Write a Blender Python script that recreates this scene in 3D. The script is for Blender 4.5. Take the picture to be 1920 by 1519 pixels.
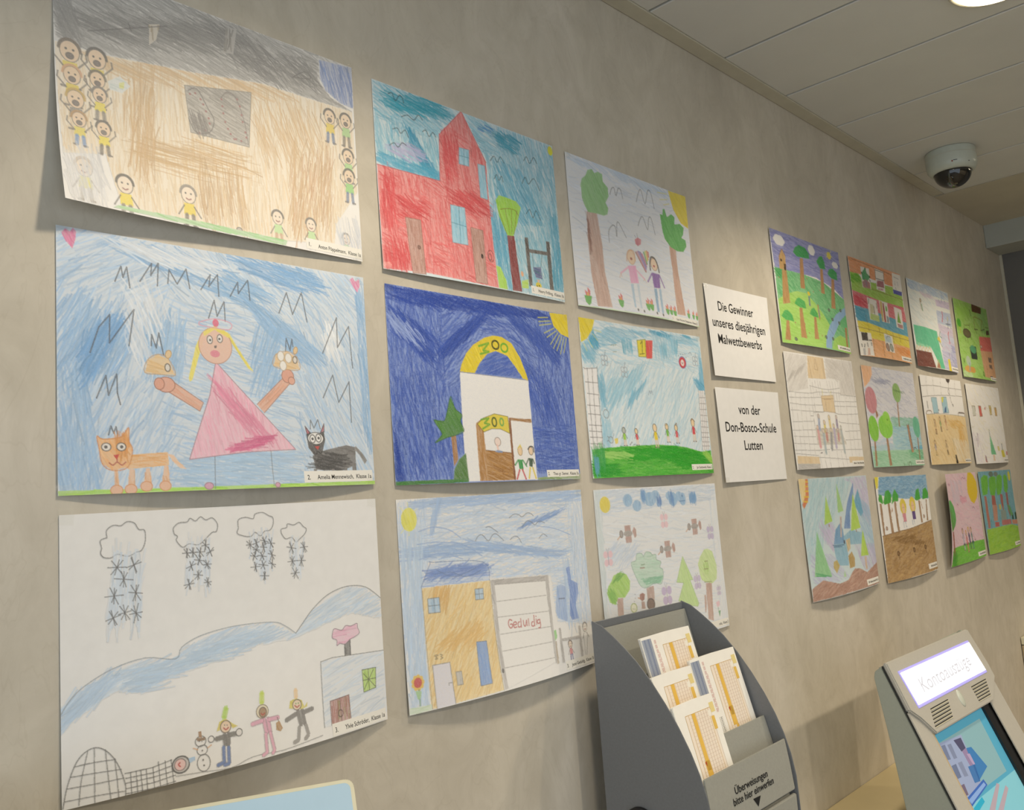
import bpy, bmesh, math, random
import numpy as np
from mathutils import Matrix, Vector

for o in list(bpy.data.objects):
    bpy.data.objects.remove(o)
SC = bpy.context.scene
COL = SC.collection

# ------------------------------------------------------------------ camera
CAM_LOC = (-0.36736, -1.00012, 1.42733)
CAM_R = ((0.68415572, -0.72571514, -0.07258435),      # image right
         (0.04209616, 0.13864761, -0.98944669),       # image down
         (0.72812009, 0.67388009, 0.12540638))        # forward
cd = bpy.data.cameras.new('camera')
cam = bpy.data.objects.new('camera', cd)
COL.objects.link(cam)
r, dn, fw = CAM_R
m = Matrix(((r[0], -dn[0], -fw[0], CAM_LOC[0]),
            (r[1], -dn[1], -fw[1], CAM_LOC[1]),
            (r[2], -dn[2], -fw[2], CAM_LOC[2]),
            (0, 0, 0, 1)))
cam.matrix_world = m
cd.sensor_fit = 'HORIZONTAL'
cd.sensor_width = 36.0
cd.lens = 1679.9 / 1920 * 36.0
cd.shift_x = 4.3 / 1920
cd.shift_y = -22.2 / 1920
cd.clip_start = 0.02
SC.camera = cam

# ------------------------------------------------------------------ world, lights, exposure
SC.view_settings.view_transform = 'Standard'
SC.view_settings.look = 'None'
SC.view_settings.exposure = 0.0
SC.view_settings.gamma = 1.0
SC.view_settings.use_curve_mapping = False
W = bpy.data.worlds.new('daylight')
SC.world = W
W.use_nodes = True
bg = W.node_tree.nodes['Background']
bg.inputs[0].default_value = (0.78, 0.89, 1.0, 1)     # overcast daylight through the open glass front behind the camera
bg.inputs[1].default_value = WORLD_STRENGTH = 1.12
LAMP_POWER = 8.9
LAMPS = [(0.37, -0.60), (1.678, -0.592), (3.01, -0.60),
         (0.37, -2.2), (1.69, -2.2), (3.01, -2.2)]  # far row: unseen lamps added to brighten the lower wall

# ------------------------------------------------------------------ helpers
def lin(h):
    h = h.lstrip('#')
    out = []
    for i in (0, 2, 4):
        c = int(h[i:i + 2], 16) / 255
        out.append(c / 12.92 if c <= .04045 else ((c + .055) / 1.055) ** 2.4)
    return np.array(out)

def nt(name):
    mt = bpy.data.materials.new(name)
    mt.use_nodes = True
    n = mt.node_tree.nodes
    return mt, n, mt.node_tree.links, n['Principled BSDF']

def mat(name, hexc, rough=.5, metal=0., noise=.06, scale=30., bump=0., spec=.5, emit=None, emit_s=0., coat=0.):
    mt, n, l, b = nt(name)
    c = lin(hexc)
    tc = n.new('ShaderNodeTexCoord')
    nz = n.new('ShaderNodeTexNoise')
    nz.inputs['Scale'].default_value = scale
    nz.inputs['Detail'].default_value = 4
    l.new(tc.outputs['Object'], nz.inputs['Vector'])
    rp = n.new('ShaderNodeValToRGB')
    rp.color_ramp.elements[0].position = .3
    rp.color_ramp.elements[1].position = .7
    rp.color_ramp.elements[0].color = (*(c * (1 - noise)), 1)
    rp.color_ramp.elements[1].color = (*np.minimum(c * (1 + noise), 1), 1)
    l.new(nz.outputs['Fac'], rp.inputs['Fac'])
    l.new(rp.outputs['Color'], b.inputs['Base Color'])
    b.inputs['Roughness'].default_value = rough
    b.inputs['Metallic'].default_value = metal
    b.inputs['Specular IOR Level'].default_value = spec
    b.inputs['Coat Weight'].default_value = coat
    if bump:
        bp = n.new('ShaderNodeBump')
        bp.inputs['Strength'].default_value = bump
        bp.inputs['Distance'].default_value = .002
        l.new(nz.outputs['Fac'], bp.inputs['Height'])
        l.new(bp.outputs['Normal'], b.inputs['Normal'])
    if emit:
        b.inputs['Emission Color'].default_value = (*lin(emit), 1)
        b.inputs['Emission Strength'].default_value = emit_s
    return mt

def plaster_mat():
    mt, n, l, b = nt('wiped_plaster')
    tc = n.new('ShaderNodeTexCoord')
    mp = n.new('ShaderNodeMapping')
    mp.inputs['Scale'].default_value = (1.0, 1.0, .62)
    mp.inputs['Rotation'].default_value = (0, .5, 0)
    l.new(tc.outputs['Object'], mp.inputs['Vector'])
    def noise(s, d, rgh, dist):
        z = n.new('ShaderNodeTexNoise')
        z.inputs['Scale'].default_value = s
        z.inputs['Detail'].default_value = d
        z.inputs['Roughness'].default_value = rgh
        z.inputs['Distortion'].default_value = dist
        l.new(mp.outputs['Vector'], z.inputs['Vector'])
        return z
    a = noise(3.2, 6, .62, .9)
    c = noise(11, 7, .66, 1.6)
    e = noise(900, 2, .5, 0)
    r1 = n.new('ShaderNodeValToRGB')
    els = r1.color_ramp.elements
    els[0].position = .28; els[0].color = (*lin('#c4bcad'), 1)
    els[1].position = .74; els[1].color = (*lin('#d9d1c3'), 1)
    k = els.new(.5); k.color = (*lin('#cfc7b7'), 1)
    l.new(a.outputs['Fac'], r1.inputs['Fac'])
    r2 = n.new('ShaderNodeValToRGB')
    r2.color_ramp.elements[0].position = .3; r2.color_ramp.elements[0].color = (.84, .83, .81, 1)
    r2.color_ramp.elements[1].position = .62; r2.color_ramp.elements[1].color = (1, 1, 1, 1)
    l.new(c.outputs['Fac'], r2.inputs['Fac'])
    mx = n.new('ShaderNodeMixRGB'); mx.blend_type = 'MULTIPLY'; mx.inputs[0].default_value = .8
    l.new(r1.outputs['Color'], mx.inputs[1]); l.new(r2.outputs['Color'], mx.inputs[2])
    # thin darker trowel scratches
    s = noise(7, 3, .5, 3.2)
    r3 = n.new('ShaderNodeValToRGB')
    q = r3.color_ramp.elements
    q[0].position = .485; q[0].color = (1, 1, 1, 1)
    q[1].position = .515; q[1].color = (1, 1, 1, 1)
    z = q.new(.5); z.color = (.9, .89, .87, 1)
    l.new(s.outputs['Fac'], r3.inputs['Fac'])
    m2 = n.new('ShaderNodeMixRGB'); m2.blend_type = 'MULTIPLY'; m2.inputs[0].default_value = .45
    l.new(mx.outputs['Color'], m2.inputs[1]); l.new(r3.outputs['Color'], m2.inputs[2])
    l.new(m2.outputs['Color'], b.inputs['Base Color'])
    b.inputs['Roughness'].default_value = .62
    b.inputs['Specular IOR Level'].default_value = .35
    bp = n.new('ShaderNodeBump'); bp.inputs['Strength'].default_value = .12; bp.inputs['Distance'].default_value = .004
    l.new(c.outputs['Fac'], bp.inputs['Height']); l.new(bp.outputs['Normal'], b.inputs['Normal'])
    return mt

def crayon_mat():
    mt, n, l, b = nt('coloured_pencil')
    at = n.new('ShaderNodeAttribute'); at.attribute_name = 'Col'
    tc = n.new('ShaderNodeTexCoord')
    nz = n.new('ShaderNodeTexNoise'); nz.inputs['Scale'].default_value = 620; nz.inputs['Detail'].default_value = 2
    l.new(tc.outputs['Object'], nz.inputs['Vector'])
    rp = n.new('ShaderNodeMapRange')
    rp.inputs['From Min'].default_value = .52; rp.inputs['From Max'].default_value = .75
    rp.inputs['To Max'].default_value = .12
    l.new(nz.outputs['Fac'], rp.inputs['Value'])
    mx = n.new('ShaderNodeMixRGB')
    mx.inputs[2].default_value = (.84, .84, .83, 1)
    l.new(rp.outputs['Result'], mx.inputs[0]); l.new(at.outputs['Color'], mx.inputs[1])
    l.new(mx.outputs['Color'], b.inputs['Base Color'])
    b.inputs['Roughness'].default_value = .62
    b.inputs['Specular IOR Level'].default_value = .3
    return mt

def print_mat():
    mt, n, l, b = nt('printed_ink')
    at = n.new('ShaderNodeAttribute'); at.attribute_name = 'Col'
    l.new(at.outputs['Color'], b.inputs['Base Color'])
    b.inputs['Roughness'].default_value = .5
    return mt

def tape_mat():
    mt = bpy.data.materials.new('clear_tape'); mt.use_nodes = True
    n, l = mt.node_tree.nodes, mt.node_tree.links
    n.clear()
    out = n.new('ShaderNodeOutputMaterial')
    mixs = n.new('ShaderNodeMixShader')
    tr = n.new('ShaderNodeBsdfTransparent'); tr.inputs[0].default_value = (1, 1, .99, 1)
    gl = n.new('ShaderNodeBsdfGlossy'); gl.inputs['Roughness'].default_value = .16
    nz = n.new('ShaderNodeTexNoise'); nz.inputs['Scale'].default_value = 90
    bp = n.new('ShaderNodeBump'); bp.inputs['Strength'].default_value = .35; bp.inputs['Distance'].default_value = .003
    l.new(nz.outputs['Fac'], bp.inputs['Height'])
    l.new(bp.outputs['Normal'], gl.inputs['Normal'])
    mixs.inputs[0].default_value = .07; l.new(tr.outputs[0], mixs.inputs[1]); l.new(gl.outputs[0], mixs.inputs[2])
    l.new(mixs.outputs[0], out.inputs[0])
    return mt

MT = {}
MT['plaster'] = plaster_mat()
MT['crayon'] = crayon_mat()
MT['ink'] = print_mat()
MT['tape'] = tape_mat()
MT['paper'] = mat('drawing_paper', '#f1efec', .65, noise=.02, scale=60, spec=.3)
MT['label'] = mat('label_paper', '#f4f1e9', .5, noise=.015, scale=60, spec=.4)
MT['ceil'] = mat('ceiling_laminate', '#d6d5cf', .55, noise=.03, scale=6, spec=.4)
MT['ceilplain'] = mat('ceiling_paint', '#c3bca9', .7, noise=.04, scale=8)
MT['gap'] = mat('joint_shadow_gap', '#4a4842', .8)
MT['trim'] = mat('trim_enamel', '#c6c1ae', .45, noise=.05, scale=20)
MT['bulk'] = mat('bulkhead_paint', '#adb0a8', .6, noise=.04, scale=8)
MT['dark'] = mat('dark_grey_panel', '#6c6a67', .5, noise=.05, scale=5)
MT['floor'] = mat('floor_stone', '#857e72', .45, noise=.12, scale=9)
MT['grey'] = mat('grey_powder_coat', '#73767a', .42, noise=.04, scale=260, bump=.08)
MT['greyin'] = mat('light_grey_powder_coat', '#9b9b93', .45, noise=.04, scale=260, bump=.06)
MT['term'] = mat('terminal_plastic', '#b7b4ab', .45, noise=.03, scale=250)
MT['termside'] = mat('terminal_side_shell', '#a6ab9f', .5, noise=.03, scale=250)
MT['termin'] = mat('terminal_inner_frame', '#b9a888', .5, noise=.03, scale=200)
MT['black'] = mat('black_plastic', '#131416', .3, noise=.1)
MT['darkline'] = mat('seam_rubber', '#2b2c2b', .6)
MT['chrome'] = mat('bright_steel', '#c9c9c5', .2, metal=1)
MT['cctv'] = mat('camera_housing', '#c2c7bb', .32, noise=.03, scale=60, coat=.2)
MT['dome'] = mat('smoked_dome', '#0b0b0d', .04, noise=.1, spec=.7, coat=.6)
MT['blue'] = mat('pale_blue_panel', '#b4cfe0', .35, noise=.05, scale=12)
MT['cream'] = mat('cream_rim', '#dcd6bb', .4, noise=.04, scale=30)
MT['lit'] = mat('backlit_sign', '#ffffff', .4, noise=0, emit='#fbf8ff', emit_s=2.6)
MT['litrim'] = mat('sign_glow_rim', '#b3aee0', .3, noise=.02, emit='#7d77d8', emit_s=.55)
MT['lamp'] = mat('lamp_glass', '#ffffff', .3, noise=0, emit='#fff0d0', emit_s=6)
MT['ledge'] = mat('ledge_wood', '#b8a982', .5, noise=.1, scale=4)

def link(o, parent=None):
    COL.objects.link(o)
    if parent is not None:
        o.parent = parent
    return o

def tag(o, label=None, cat=None, group=None, kind=None):
    for k, v in (('label', label), ('category', cat), ('group', group), ('kind', kind)):
        if v:
            o[k] = v
    return o

def empty(name, loc, rot=(0, 0, 0)):
    o = bpy.data.objects.new(name, None)
    o.empty_display_size = .05
    o.location = loc
    o.rotation_euler = rot
    return link(o)

def mesh_obj(name, bm, m, parent=None, smooth=False):
    me = bpy.data.meshes.new(name)
    bmesh.ops.recalc_face_normals(bm, faces=bm.faces)
    bm.to_mesh(me)
    bm.free()
    if smooth:
        for p in me.polygons:
            p.use_smooth = True
    me.materials.append(MT[m] if isinstance(m, str) else m)
    return link(bpy.data.objects.new(name, me), parent)

def box(x0, x1, y0, y1, z0, z1, bev=0., seg=2, bm=None):
    b = bmesh.new()
    bmesh.ops.create_cube(b, size=1)
    for v in b.verts:
        v.co = ((x0 + x1) / 2 + v.co.x * (x1 - x0), (y0 + y1) / 2 + v.co.y * (y1 - y0), (z0 + z1) / 2 + v.co.z * (z1 - z0))
    if bev:
        bmesh.ops.bevel(b, geom=b.edges[:], offset=bev, segments=seg, affect='EDGES', profile=.6)
    if bm is not None:
        me = bpy.data.meshes.new('t'); b.to_mesh(me); bm.from_mesh(me); bpy.data.meshes.remove(me); b.free()
        return bm
    return b

def prism(pts, f0, f1, axis='x', bev=0.):
    """extrude a closed outline; axis x: pts are (y,z), f0..f1 along x"""
    b = bmesh.new()
    mk = {'x': lambda f, a, c: (f, a, c), 'y': lambda f, a, c: (a, f, c), 'z': lambda f, a, c: (a, c, f)}[axis]
    A = [b.verts.new(mk(f0, *p)) for p in pts]
    B = [b.verts.new(mk(f1, *p)) for p in pts]
    b.faces.new(A); b.faces.new(B[::-1])
    for i in range(len(pts)):
        j = (i + 1) % len(pts)
        b.faces.new((A[j], A[i], B[i], B[j]))
    bmesh.ops.recalc_face_normals(b, faces=b.faces)
    if bev:
        bmesh.ops.bevel(b, geom=b.edges[:], offset=bev, segments=2, affect='EDGES')
    return b

def lathe(prof, n=48):
    """profile (r, z) list turned about z"""
    b = bmesh.new()
    rings = []
    for r_, z in prof:
        if r_ < 1e-6:
            rings.append([b.verts.new((0, 0, z))])
        else:
            rings.append([b.verts.new((r_ * math.cos(2 * math.pi * i / n), r_ * math.sin(2 * math.pi * i / n), z)) for i in range(n)])
    for A, B in zip(rings, rings[1:]):
        for i in range(n):
            j = (i + 1) % n
            if len(A) == 1 and len(B) == 1: continue
            if len(A) == 1: b.faces.new((A[0], B[i], B[j]))
            elif len(B) == 1: b.faces.new((A[i], A[j], B[0]))
            else: b.faces.new((A[i], A[j], B[j], B[i]))
    return b

# ------------------------------------------------------------------ the room
CEIL = 2.4535
wall = mesh_obj('wall_back', box(-3.2, 3.905, 0, .2, 0, 2.75), 'plaster')
tag(wall, 'grey beige wiped plaster wall hung with drawings', None, None, 'structure')
wr = mesh_obj('wall_right', box(3.905, 4.1, -3.4, .2, 0, 2.75), 'dark')
tag(wr, 'dark grey end wall beyond the last drawings', None, None, 'structure')
mesh_obj('edge_strip', box(3.897, 3.906, -.012, -.001, 0, 2.354), 'trim', wr)
wf = mesh_obj('wall_daylight_block', box(.9, 4.1, -3.6, -3.4, 0, 2.75), 'plaster')  # unseen wall, added to keep daylight off the right side
tag(wf, 'unseen plaster wall added behind the camera to hold back daylight', None, None, 'structure')
fl = mesh_obj('floor', box(-3.2, 4.1, -3.4, .2, -.1, 0), 'floor')
tag(fl, 'stone floor of the bank lobby', None, None, 'structure')
ce = mesh_obj('ceiling', box(-3.2, 4.1, -3.4, .2, CEIL + .012, CEIL + .12), 'gap')
tag(ce, 'ceiling of wide pale laminate panels', None, None, 'structure')
PITCH, X0 = .3190, 1.1970
k = -14
pan = None
while True:
    a, c = X0 + k * PITCH, X0 + (k + 1) * PITCH
    if a > 3.1: break
    if pan is None:
        pan = mesh_obj('ceiling_panel', box(.004, PITCH - .004, -3.4, -.0375, 0, .012, .0015, 1), 'ceil', ce)
        o = pan
    else:
        o = pan.copy(); link(o, ce)
    o.location = (a, 0, CEIL)
    k += 1
mesh_obj('end_panel', box(a + .001, 3.715, -3.4, -.0005, CEIL - .0005, CEIL + .0115), 'ceilplain', ce)
t1 = mesh_obj('trim_1', box(-3.2, 3.09, -.0375, -.0005, CEIL - .003, CEIL + .010, .001, 1), 'trim')
tag(t1, 'flat edge trim where ceiling panels meet the plaster wall', None, None, 'structure')
bk = mesh_obj('trim_2', box(3.715, 3.904, -3.4, -.0005, 2.355, CEIL + .011, .002, 1), 'bulk')
tag(bk, 'pale boxed bulkhead crossing the ceiling at the far end', None, None, 'structure')

# ceiling lamps: near row by the wall, far row unseen and added, spot inside the can
def downlight(x, y, label, k):
    e = empty('ceiling_lamp', (x, y, CEIL))
    tag(e, label, 'lamp', 'recessed ceiling lamps')
    mesh_obj('trim_ring', lathe([(.088, 0), (.094, -.001), (.096, -.004), (.093, -.007), (.088, -.006), (.086, 0)]), 'trim', e, True)
    mesh_obj('lamp_glass', lathe([(0, -.016), (.05, -.015), (.08, -.011), (.0875, -.004), (.0875, -.0005)]), 'lamp', e, True)
    ld = bpy.data.lights.new('lamp_beam', 'SPOT')
    ld.energy = LAMP_POWER * math.pi * k
    ld.color = (1, .86, .66)
    ld.spot_size = math.radians(134 if k == 1 else 142)
    ld.spot_blend = .58 if k == 1 else .5
    ld.shadow_soft_size = .045
    lo = bpy.data.objects.new('lamp_beam', ld); link(lo, e)
    lo.location = (0, 0, -.07)
for i, (x, y) in enumerate(LAMPS):
    near = ['leftmost', 'middle one', 'rightmost'][i % 3]
    row = 'in the row beside the drawing wall' if i < 3 else 'in the unseen row added to light the drawing wall from afar'
    downlight(x, y, 'round ceiling lamp %s, %s' % (row, near), 1 if i < 3 else 1.9)

# ------------------------------------------------------------------ drawing engine: pencil strokes laid into the fine face colours of a curved sheet;
# every drawn thing becomes the patch of the sheet it covers, as a part of its own
class Sheet:
    pass
D = None
WHITE = lin('#f1efec')
SH = [(0, 0), (420, 0), (420, 297), (0, 297)]
STEP = 1.3e-6

def P(s):
    """'x,y x,y' in millimetres on the sheet, origin top left, y down"""
    if isinstance(s, str):
        return [tuple(float(c) for c in t.split(',')) for t in s.split()]
    return s

def sheet(name, label, x, z, rot, w=420, h=297, bl=0, bm=.012, br=0, tl=0, tr=0, lm=0, seed=1, cat='drawing', group=None, base=.0012, pname='paper', res=(1.2, 1.2), fade=0.):
    global D
    flush()
    D = Sheet()
    D.w, D.h = w, h
    D.c = (bl, bm, br, tl, tr, lm, base)
    D.rng = np.random.default_rng(seed * 77 + 5)
    D.lev = .00015
    D.fade = fade
    D.nx, D.ny = max(8, round(w / res[0])), max(8, round(h / res[1]))
    D.px, D.py = w / D.nx / 2, h / D.ny / 2                 # paint at twice the mesh resolution
    D.can = np.empty((D.ny * 2, D.nx * 2, 3)); D.can[:] = WHITE
    D.ids = np.zeros((D.ny * 2, D.nx * 2), np.int16)
    D.parts = []
    t = D.rng.random((D.ny * 2, D.nx * 2))
    D.tooth = .8 + .4 * (t + np.roll(t, 1, 0) + np.roll(t, 1, 1)) / 3
    D.done = False
    D.root = empty(name, (x + math.sin(rot) * h / 1000, 0, z - math.cos(rot) * h / 1000), (0, -rot, 0))
    tag(D.root, label, cat, group)
    # the paper itself, a thin curved sheet
    nx, ny = 28, 20
    me = bpy.data.meshes.new(pname)
    U, V = np.meshgrid(np.linspace(0, w, nx + 1), np.linspace(0, h, ny + 1))
    front = loc(np.stack([U.ravel(), V.ravel()], 1), np.zeros(U.size))
    back = loc(np.stack([U.ravel(), V.ravel()], 1), np.full(U.size, -.0003))
    n = U.size
    rim_i = [i for i in range(nx)] + [j * (nx + 1) + nx for j in range(ny)] + [ny * (nx + 1) + nx - i for i in range(nx)] + [(ny - j) * (nx + 1) for j in range(ny)]
    k = len(rim_i)
    vs = np.concatenate([front, back, front[rim_i], back[rim_i]])      # the cut edge has vertices of its own, so faces shade cleanly
    f = []
    for j in range(ny):
        for i in range(nx):
            a = j * (nx + 1) + i
            q = (a, a + nx + 1, a + nx + 2, a + 1)
            f.append(q); f.append(tuple(n + c for c in q[::-1]))
    for a in range(k):
        c = (a + 1) % k
        f.append((2 * n + a, 2 * n + c, 2 * n + k + c, 2 * n + k + a))
    me.from_pydata(vs.tolist(), [], f)
    for p in me.polygons:
        p.use_smooth = max(p.vertices) < 2 * n
    me.materials.append(MT['paper'])
    link(bpy.data.objects.new(pname, me), D.root)

def off(u, v):
    bl, bm, br, tl, tr, lm, base = D.c
    u = np.clip(u, 0, 1); v = np.clip(v, 0, 1)
    b = bl * (1 - u) ** 3 + bm * 4 * u * (1 - u) + br * u ** 3
    t = tl * (1 - u) ** 3 + tr * u ** 3
    return base + b * v ** 2.6 + t * (1 - v) ** 3 + lm * 4 * v * (1 - v) * (1 - u) ** 2.5

def loc(xy, lev):
    u, v = xy[:, 0] / D.w, xy[:, 1] / D.h
    return np.stack([xy[:, 0] / 1000, -(off(u, v) + lev), (D.h - xy[:, 1]) / 1000], 1)

def flush():
    """turn the painted canvas into one patch mesh for each drawn part"""
    if D is None or D.done: return
    D.done = True
    nx, ny = D.nx, D.ny
    c = np.pad(D.can, ((1, 1), (1, 1), (0, 0)), 'edge')
    vc = (c[0::2, 0::2] + c[1::2, 0::2] + c[0::2, 1::2] + c[1::2, 1::2]) / 4
    vc = vc.reshape(-1, 3)
    i4 = D.ids.reshape(ny, 2, nx, 2)
    fid = i4.max(axis=(1, 3))
    U, V = np.meshgrid(np.linspace(.05, D.w - .05, nx + 1), np.linspace(.05, D.h - .05, ny + 1))
    P3 = loc(np.stack([U.ravel(), V.ravel()], 1), np.full(U.size, D.lev * .7))
    for k, name in enumerate(D.parts, 1):
        Ja, Ia = np.nonzero(fid == k)
        if len(Ja) == 0: continue
        for J, I in pieces(Ja, Ia, nx, ny):
            patch(name, J, I, nx, P3, vc)

def pieces(J, I, nx, ny, b=3):
    """split a part into its separate islands; tiny specks stay with the largest"""
    bj, bi = J // b, I // b
    occ = set(zip(bj.tolist(), bi.tolist()))
    lab = {}; n = 0
    for c in occ:
        if c in lab: continue
        lab[c] = n; st = [c]
        while st:
            y, x = st.pop()
            for dy in (-1, 0, 1):
                for dx in (-1, 0, 1):
                    q = (y + dy, x + dx)
                    if q in occ and q not in lab: lab[q] = n; st.append(q)
        n += 1
    L = np.array([lab[c] for c in zip(bj.tolist(), bi.tolist())])
    cnt = np.bincount(L, minlength=n); big = int(cnt.argmax())
    L[cnt[L] < max(14, .01 * len(L))] = big
    return [(J[L == v], I[L == v]) for v in np.unique(L)]

def patch(name, J, I, nx, P3, vc):
    a = J * (nx + 1) + I
    q = np.stack([a, a + nx + 1, a + nx + 2, a + 1], 1)
    used, inv = np.unique(q.ravel(), return_inverse=True)
    me = bpy.data.meshes.new(name)
    me.vertices.add(len(used)); me.vertices.foreach_set('co', P3[used].astype(np.float32).ravel())
    me.loops.add(q.size); me.loops.foreach_set('vertex_index', inv.astype(np.int32).ravel())
    me.polygons.add(len(q))
    me.polygons.foreach_set('loop_start', np.arange(0, q.size, 4, dtype=np.int32))
    me.polygons.foreach_set('loop_total', np.full(len(q), 4, dtype=np.int32))
    me.polygons.foreach_set('use_smooth', np.ones(len(q), bool))
    at = me.color_attributes.new('Col', 'FLOAT_COLOR', 'POINT')
    rgba = np.ones((len(used), 4), np.float32); rgba[:, :3] = np.clip(vc[used], 0, 1)
    at.data.foreach_set('color', rgba.ravel())
    me.materials.append(MT['crayon'])
    me.update()
    link(bpy.data.objects.new(name, me), D.root)

def part(name):
    D.parts.append({'drawn_snow_clouds': 'drawn_cloud', 'drawn_mice': 'drawn_mouse', 'drawn_grey_panels': 'drawn_panel', 'drawn_tan_boxes': 'drawn_box', 'drawn_stripes': 'drawn_stripe', 'drawn_candles': 'drawn_candle', 'drawn_trunks': 'drawn_trunk', 'drawn_people': 'drawn_person', 'drawn_children': 'drawn_child', 'drawn_walkers': 'drawn_person', 'drawn_snowflakes': 'drawn_snowflake'}.get(name, name))

def pname_now():
    return D.parts[-1]

def put(x, y, col, alpha):
    """blend samples into the canvas (later samples win)"""
    i = np.floor(x / D.px).astype(np.int64); j = np.floor(y / D.py).astype(np.int64)
    k = (i >= 0) & (j >= 0) & (i < D.nx * 2) & (j < D.ny * 2)
    i, j = i[k], j[k]
    f = j * (D.nx * 2) + i
    can = D.can.reshape(-1, 3)
    a = np.clip(alpha[k] * D.tooth.reshape(-1)[f], 0, 1)[:, None]
    can[f] = can[f] * (1 - a) + col[k] * a
    D.ids.reshape(-1)[f] = len(D.parts)

def ribbons(pts, hw, col, alpha, seg=None):
    """pts (n,m,2) hw (n,) col (n,3) alpha (n,)"""
    n, m_, _ = pts.shape
    A, B = pts[:, :-1], pts[:, 1:]
    d = B - A
    ln = np.linalg.norm(d, axis=2)
    keep = ln > 1e-6
    if seg is not None: keep &= seg
    idx = np.nonzero(keep)
    A, d, ln = A[idx], d[idx], ln[idx]
    if len(ln) == 0: return
    hw, col, alpha = hw[idx[0]], col[idx[0]], alpha[idx[0]]
    ds = .8 * min(D.px, D.py)
    K = int(np.ceil(ln.max() / ds)) + 1
    Jn = int(np.ceil(2 * hw.max() / ds)) + 1
    t = np.linspace(0, 1, K)[None, :, None]; o = np.linspace(-1, 1, Jn)[None, None, :]
    nr = np.stack([-d[:, 1], d[:, 0]], 1) / ln[:, None]
    x = A[:, 0, None, None] + d[:, 0, None, None] * t + (nr[:, 0] * hw)[:, None, None] * o
    y = A[:, 1, None, None] + d[:, 1, None, None] * t + (nr[:, 1] * hw)[:, None, None] * o
    sh = x.shape
    soft = 1 - .45 * np.abs(o) ** 3
    al = np.broadcast_to(alpha[:, None, None] * soft, sh).ravel()
    put(x.ravel(), y.ravel(), np.repeat(col, sh[1] * sh[2], axis=0), al)

def tint(c):
    return c * (1 - D.fade) + WHITE * D.fade

def inside(poly, xy):
    x, y = xy[..., 0], xy[..., 1]
    r_ = np.zeros(x.shape, bool)
    for (ax, ay), (bx_, by) in zip(poly, poly[1:] + poly[:1]):
        if ay == by: continue
        c = ((ay > y) != (by > y)) & (x < (bx_ - ax) * (y - ay) / (by - ay) + ax)
        r_ ^= c
    return r_

def area(p):
    return abs(sum(a[0] * b[1] - b[0] * a[1] for a, b in zip(p, p[1:] + p[:1]))) / 2

def colours(cols):
    if isinstance(cols, str): cols = cols.split()
    return np.array([lin(c) for c in cols])

def S(path, cols, n, L=30, ang=0, w=1.1, jit=10, bend=.25, tone=.14, clip=None):
    """n loose pencil strokes inside an outline"""
    poly = P(path); g = D.rng
    xs = [p[0] for p in poly]; ys = [p[1] for p in poly]
    lo = np.array([max(min(xs), 0), max(min(ys), 0)]); hi = np.array([min(max(xs), D.w), min(max(ys), D.h)])
    out = np.empty((0, 2)); tries = 0
    n = int(max(n, 1))
    while len(out) < n and tries < 60:
        c = g.uniform(lo, hi, (n * 2, 2)); out = np.concatenate([out, c[inside(poly, c)]]); tries += 1
    c = out[:n]; n = len(c)
    if n == 0: return
    if callable(ang): a = np.array([ang(x, y) for x, y in c])
    elif isinstance(ang, (tuple, list)): a = g.choice(np.array(ang, float), n)
    else: a = np.full(n, float(ang))
    if clip is None: clip = area(poly) > .06 * D.w * D.h      # small patches are scribbled loosely past their outline
    a = np.radians(a + g.normal(0, jit * .65, n))
    ln = L * g.uniform(.45, 1.25, n)
    M = 9
    t = np.linspace(-.5, .5, M)[None]
    d = np.stack([np.cos(a), np.sin(a)], 1); e = np.stack([-d[:, 1], d[:, 0]], 1)
    k = g.normal(0, bend * .55, n)
    pts = c[:, None] + d[:, None] * (t * ln[:, None])[..., None] + e[:, None] * (k[:, None] * ln[:, None] * (t * t - .08))[..., None]
    ok = inside(poly, pts) if clip else np.ones(pts.shape[:2], bool); ok[:, M // 2] = True
    seg = ok[:, 1:] & ok[:, :-1]
    h = M // 2
    for j in range(h - 2, -1, -1): seg[:, j] &= seg[:, j + 1]
    for j in range(h + 1, M - 1): seg[:, j] &= seg[:, j - 1]
    cc = colours(cols)
    cc = cc * .75 + cc.mean(0) * .25
    col = tint(cc[g.integers(0, len(cc), n)] * (1 + g.normal(0, tone * .6, (n, 1))))
    hw = w * g.uniform(.45, .85, n); al = g.uniform(.34, .78, n)
    for q in np.array_split(np.arange(n), 4):           # a few passes, so crossing strokes build up
        if len(q): ribbons(pts[q], hw[q], col[q], al[q], seg[q])

def F(path, col, mixw=1., s=1.5, tone=.05, ang=0):
    """solid colouring"""
    poly = P(path); g = D.rng
    c0 = lin(col) if isinstance(col, str) else col
    c0 = tint(c0 * mixw + WHITE * (1 - mixw))
    xs = [p[0] for p in poly]; ys = [p[1] for p in poly]
    i0, i1 = max(0, int(min(xs) / D.px)), min(D.nx * 2, int(max(xs) / D.px) + 1)
    j0, j1 = max(0, int(min(ys) / D.py)), min(D.ny * 2, int(max(ys) / D.py) + 1)
    if i1 <= i0 or j1 <= j0: return
    X, Y = np.meshgrid((np.arange(i0, i1) + .5) * D.px, (np.arange(j0, j1) + .5) * D.py)
    k = inside(poly, np.stack([X, Y], 2))
    if not k.any(): return
    put(X[k], Y[k], np.broadcast_to(c0, (int(k.sum()), 3)) * (1 + g.normal(0, tone * .5, (int(k.sum()), 1))), np.full(int(k.sum()), .97))

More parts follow.
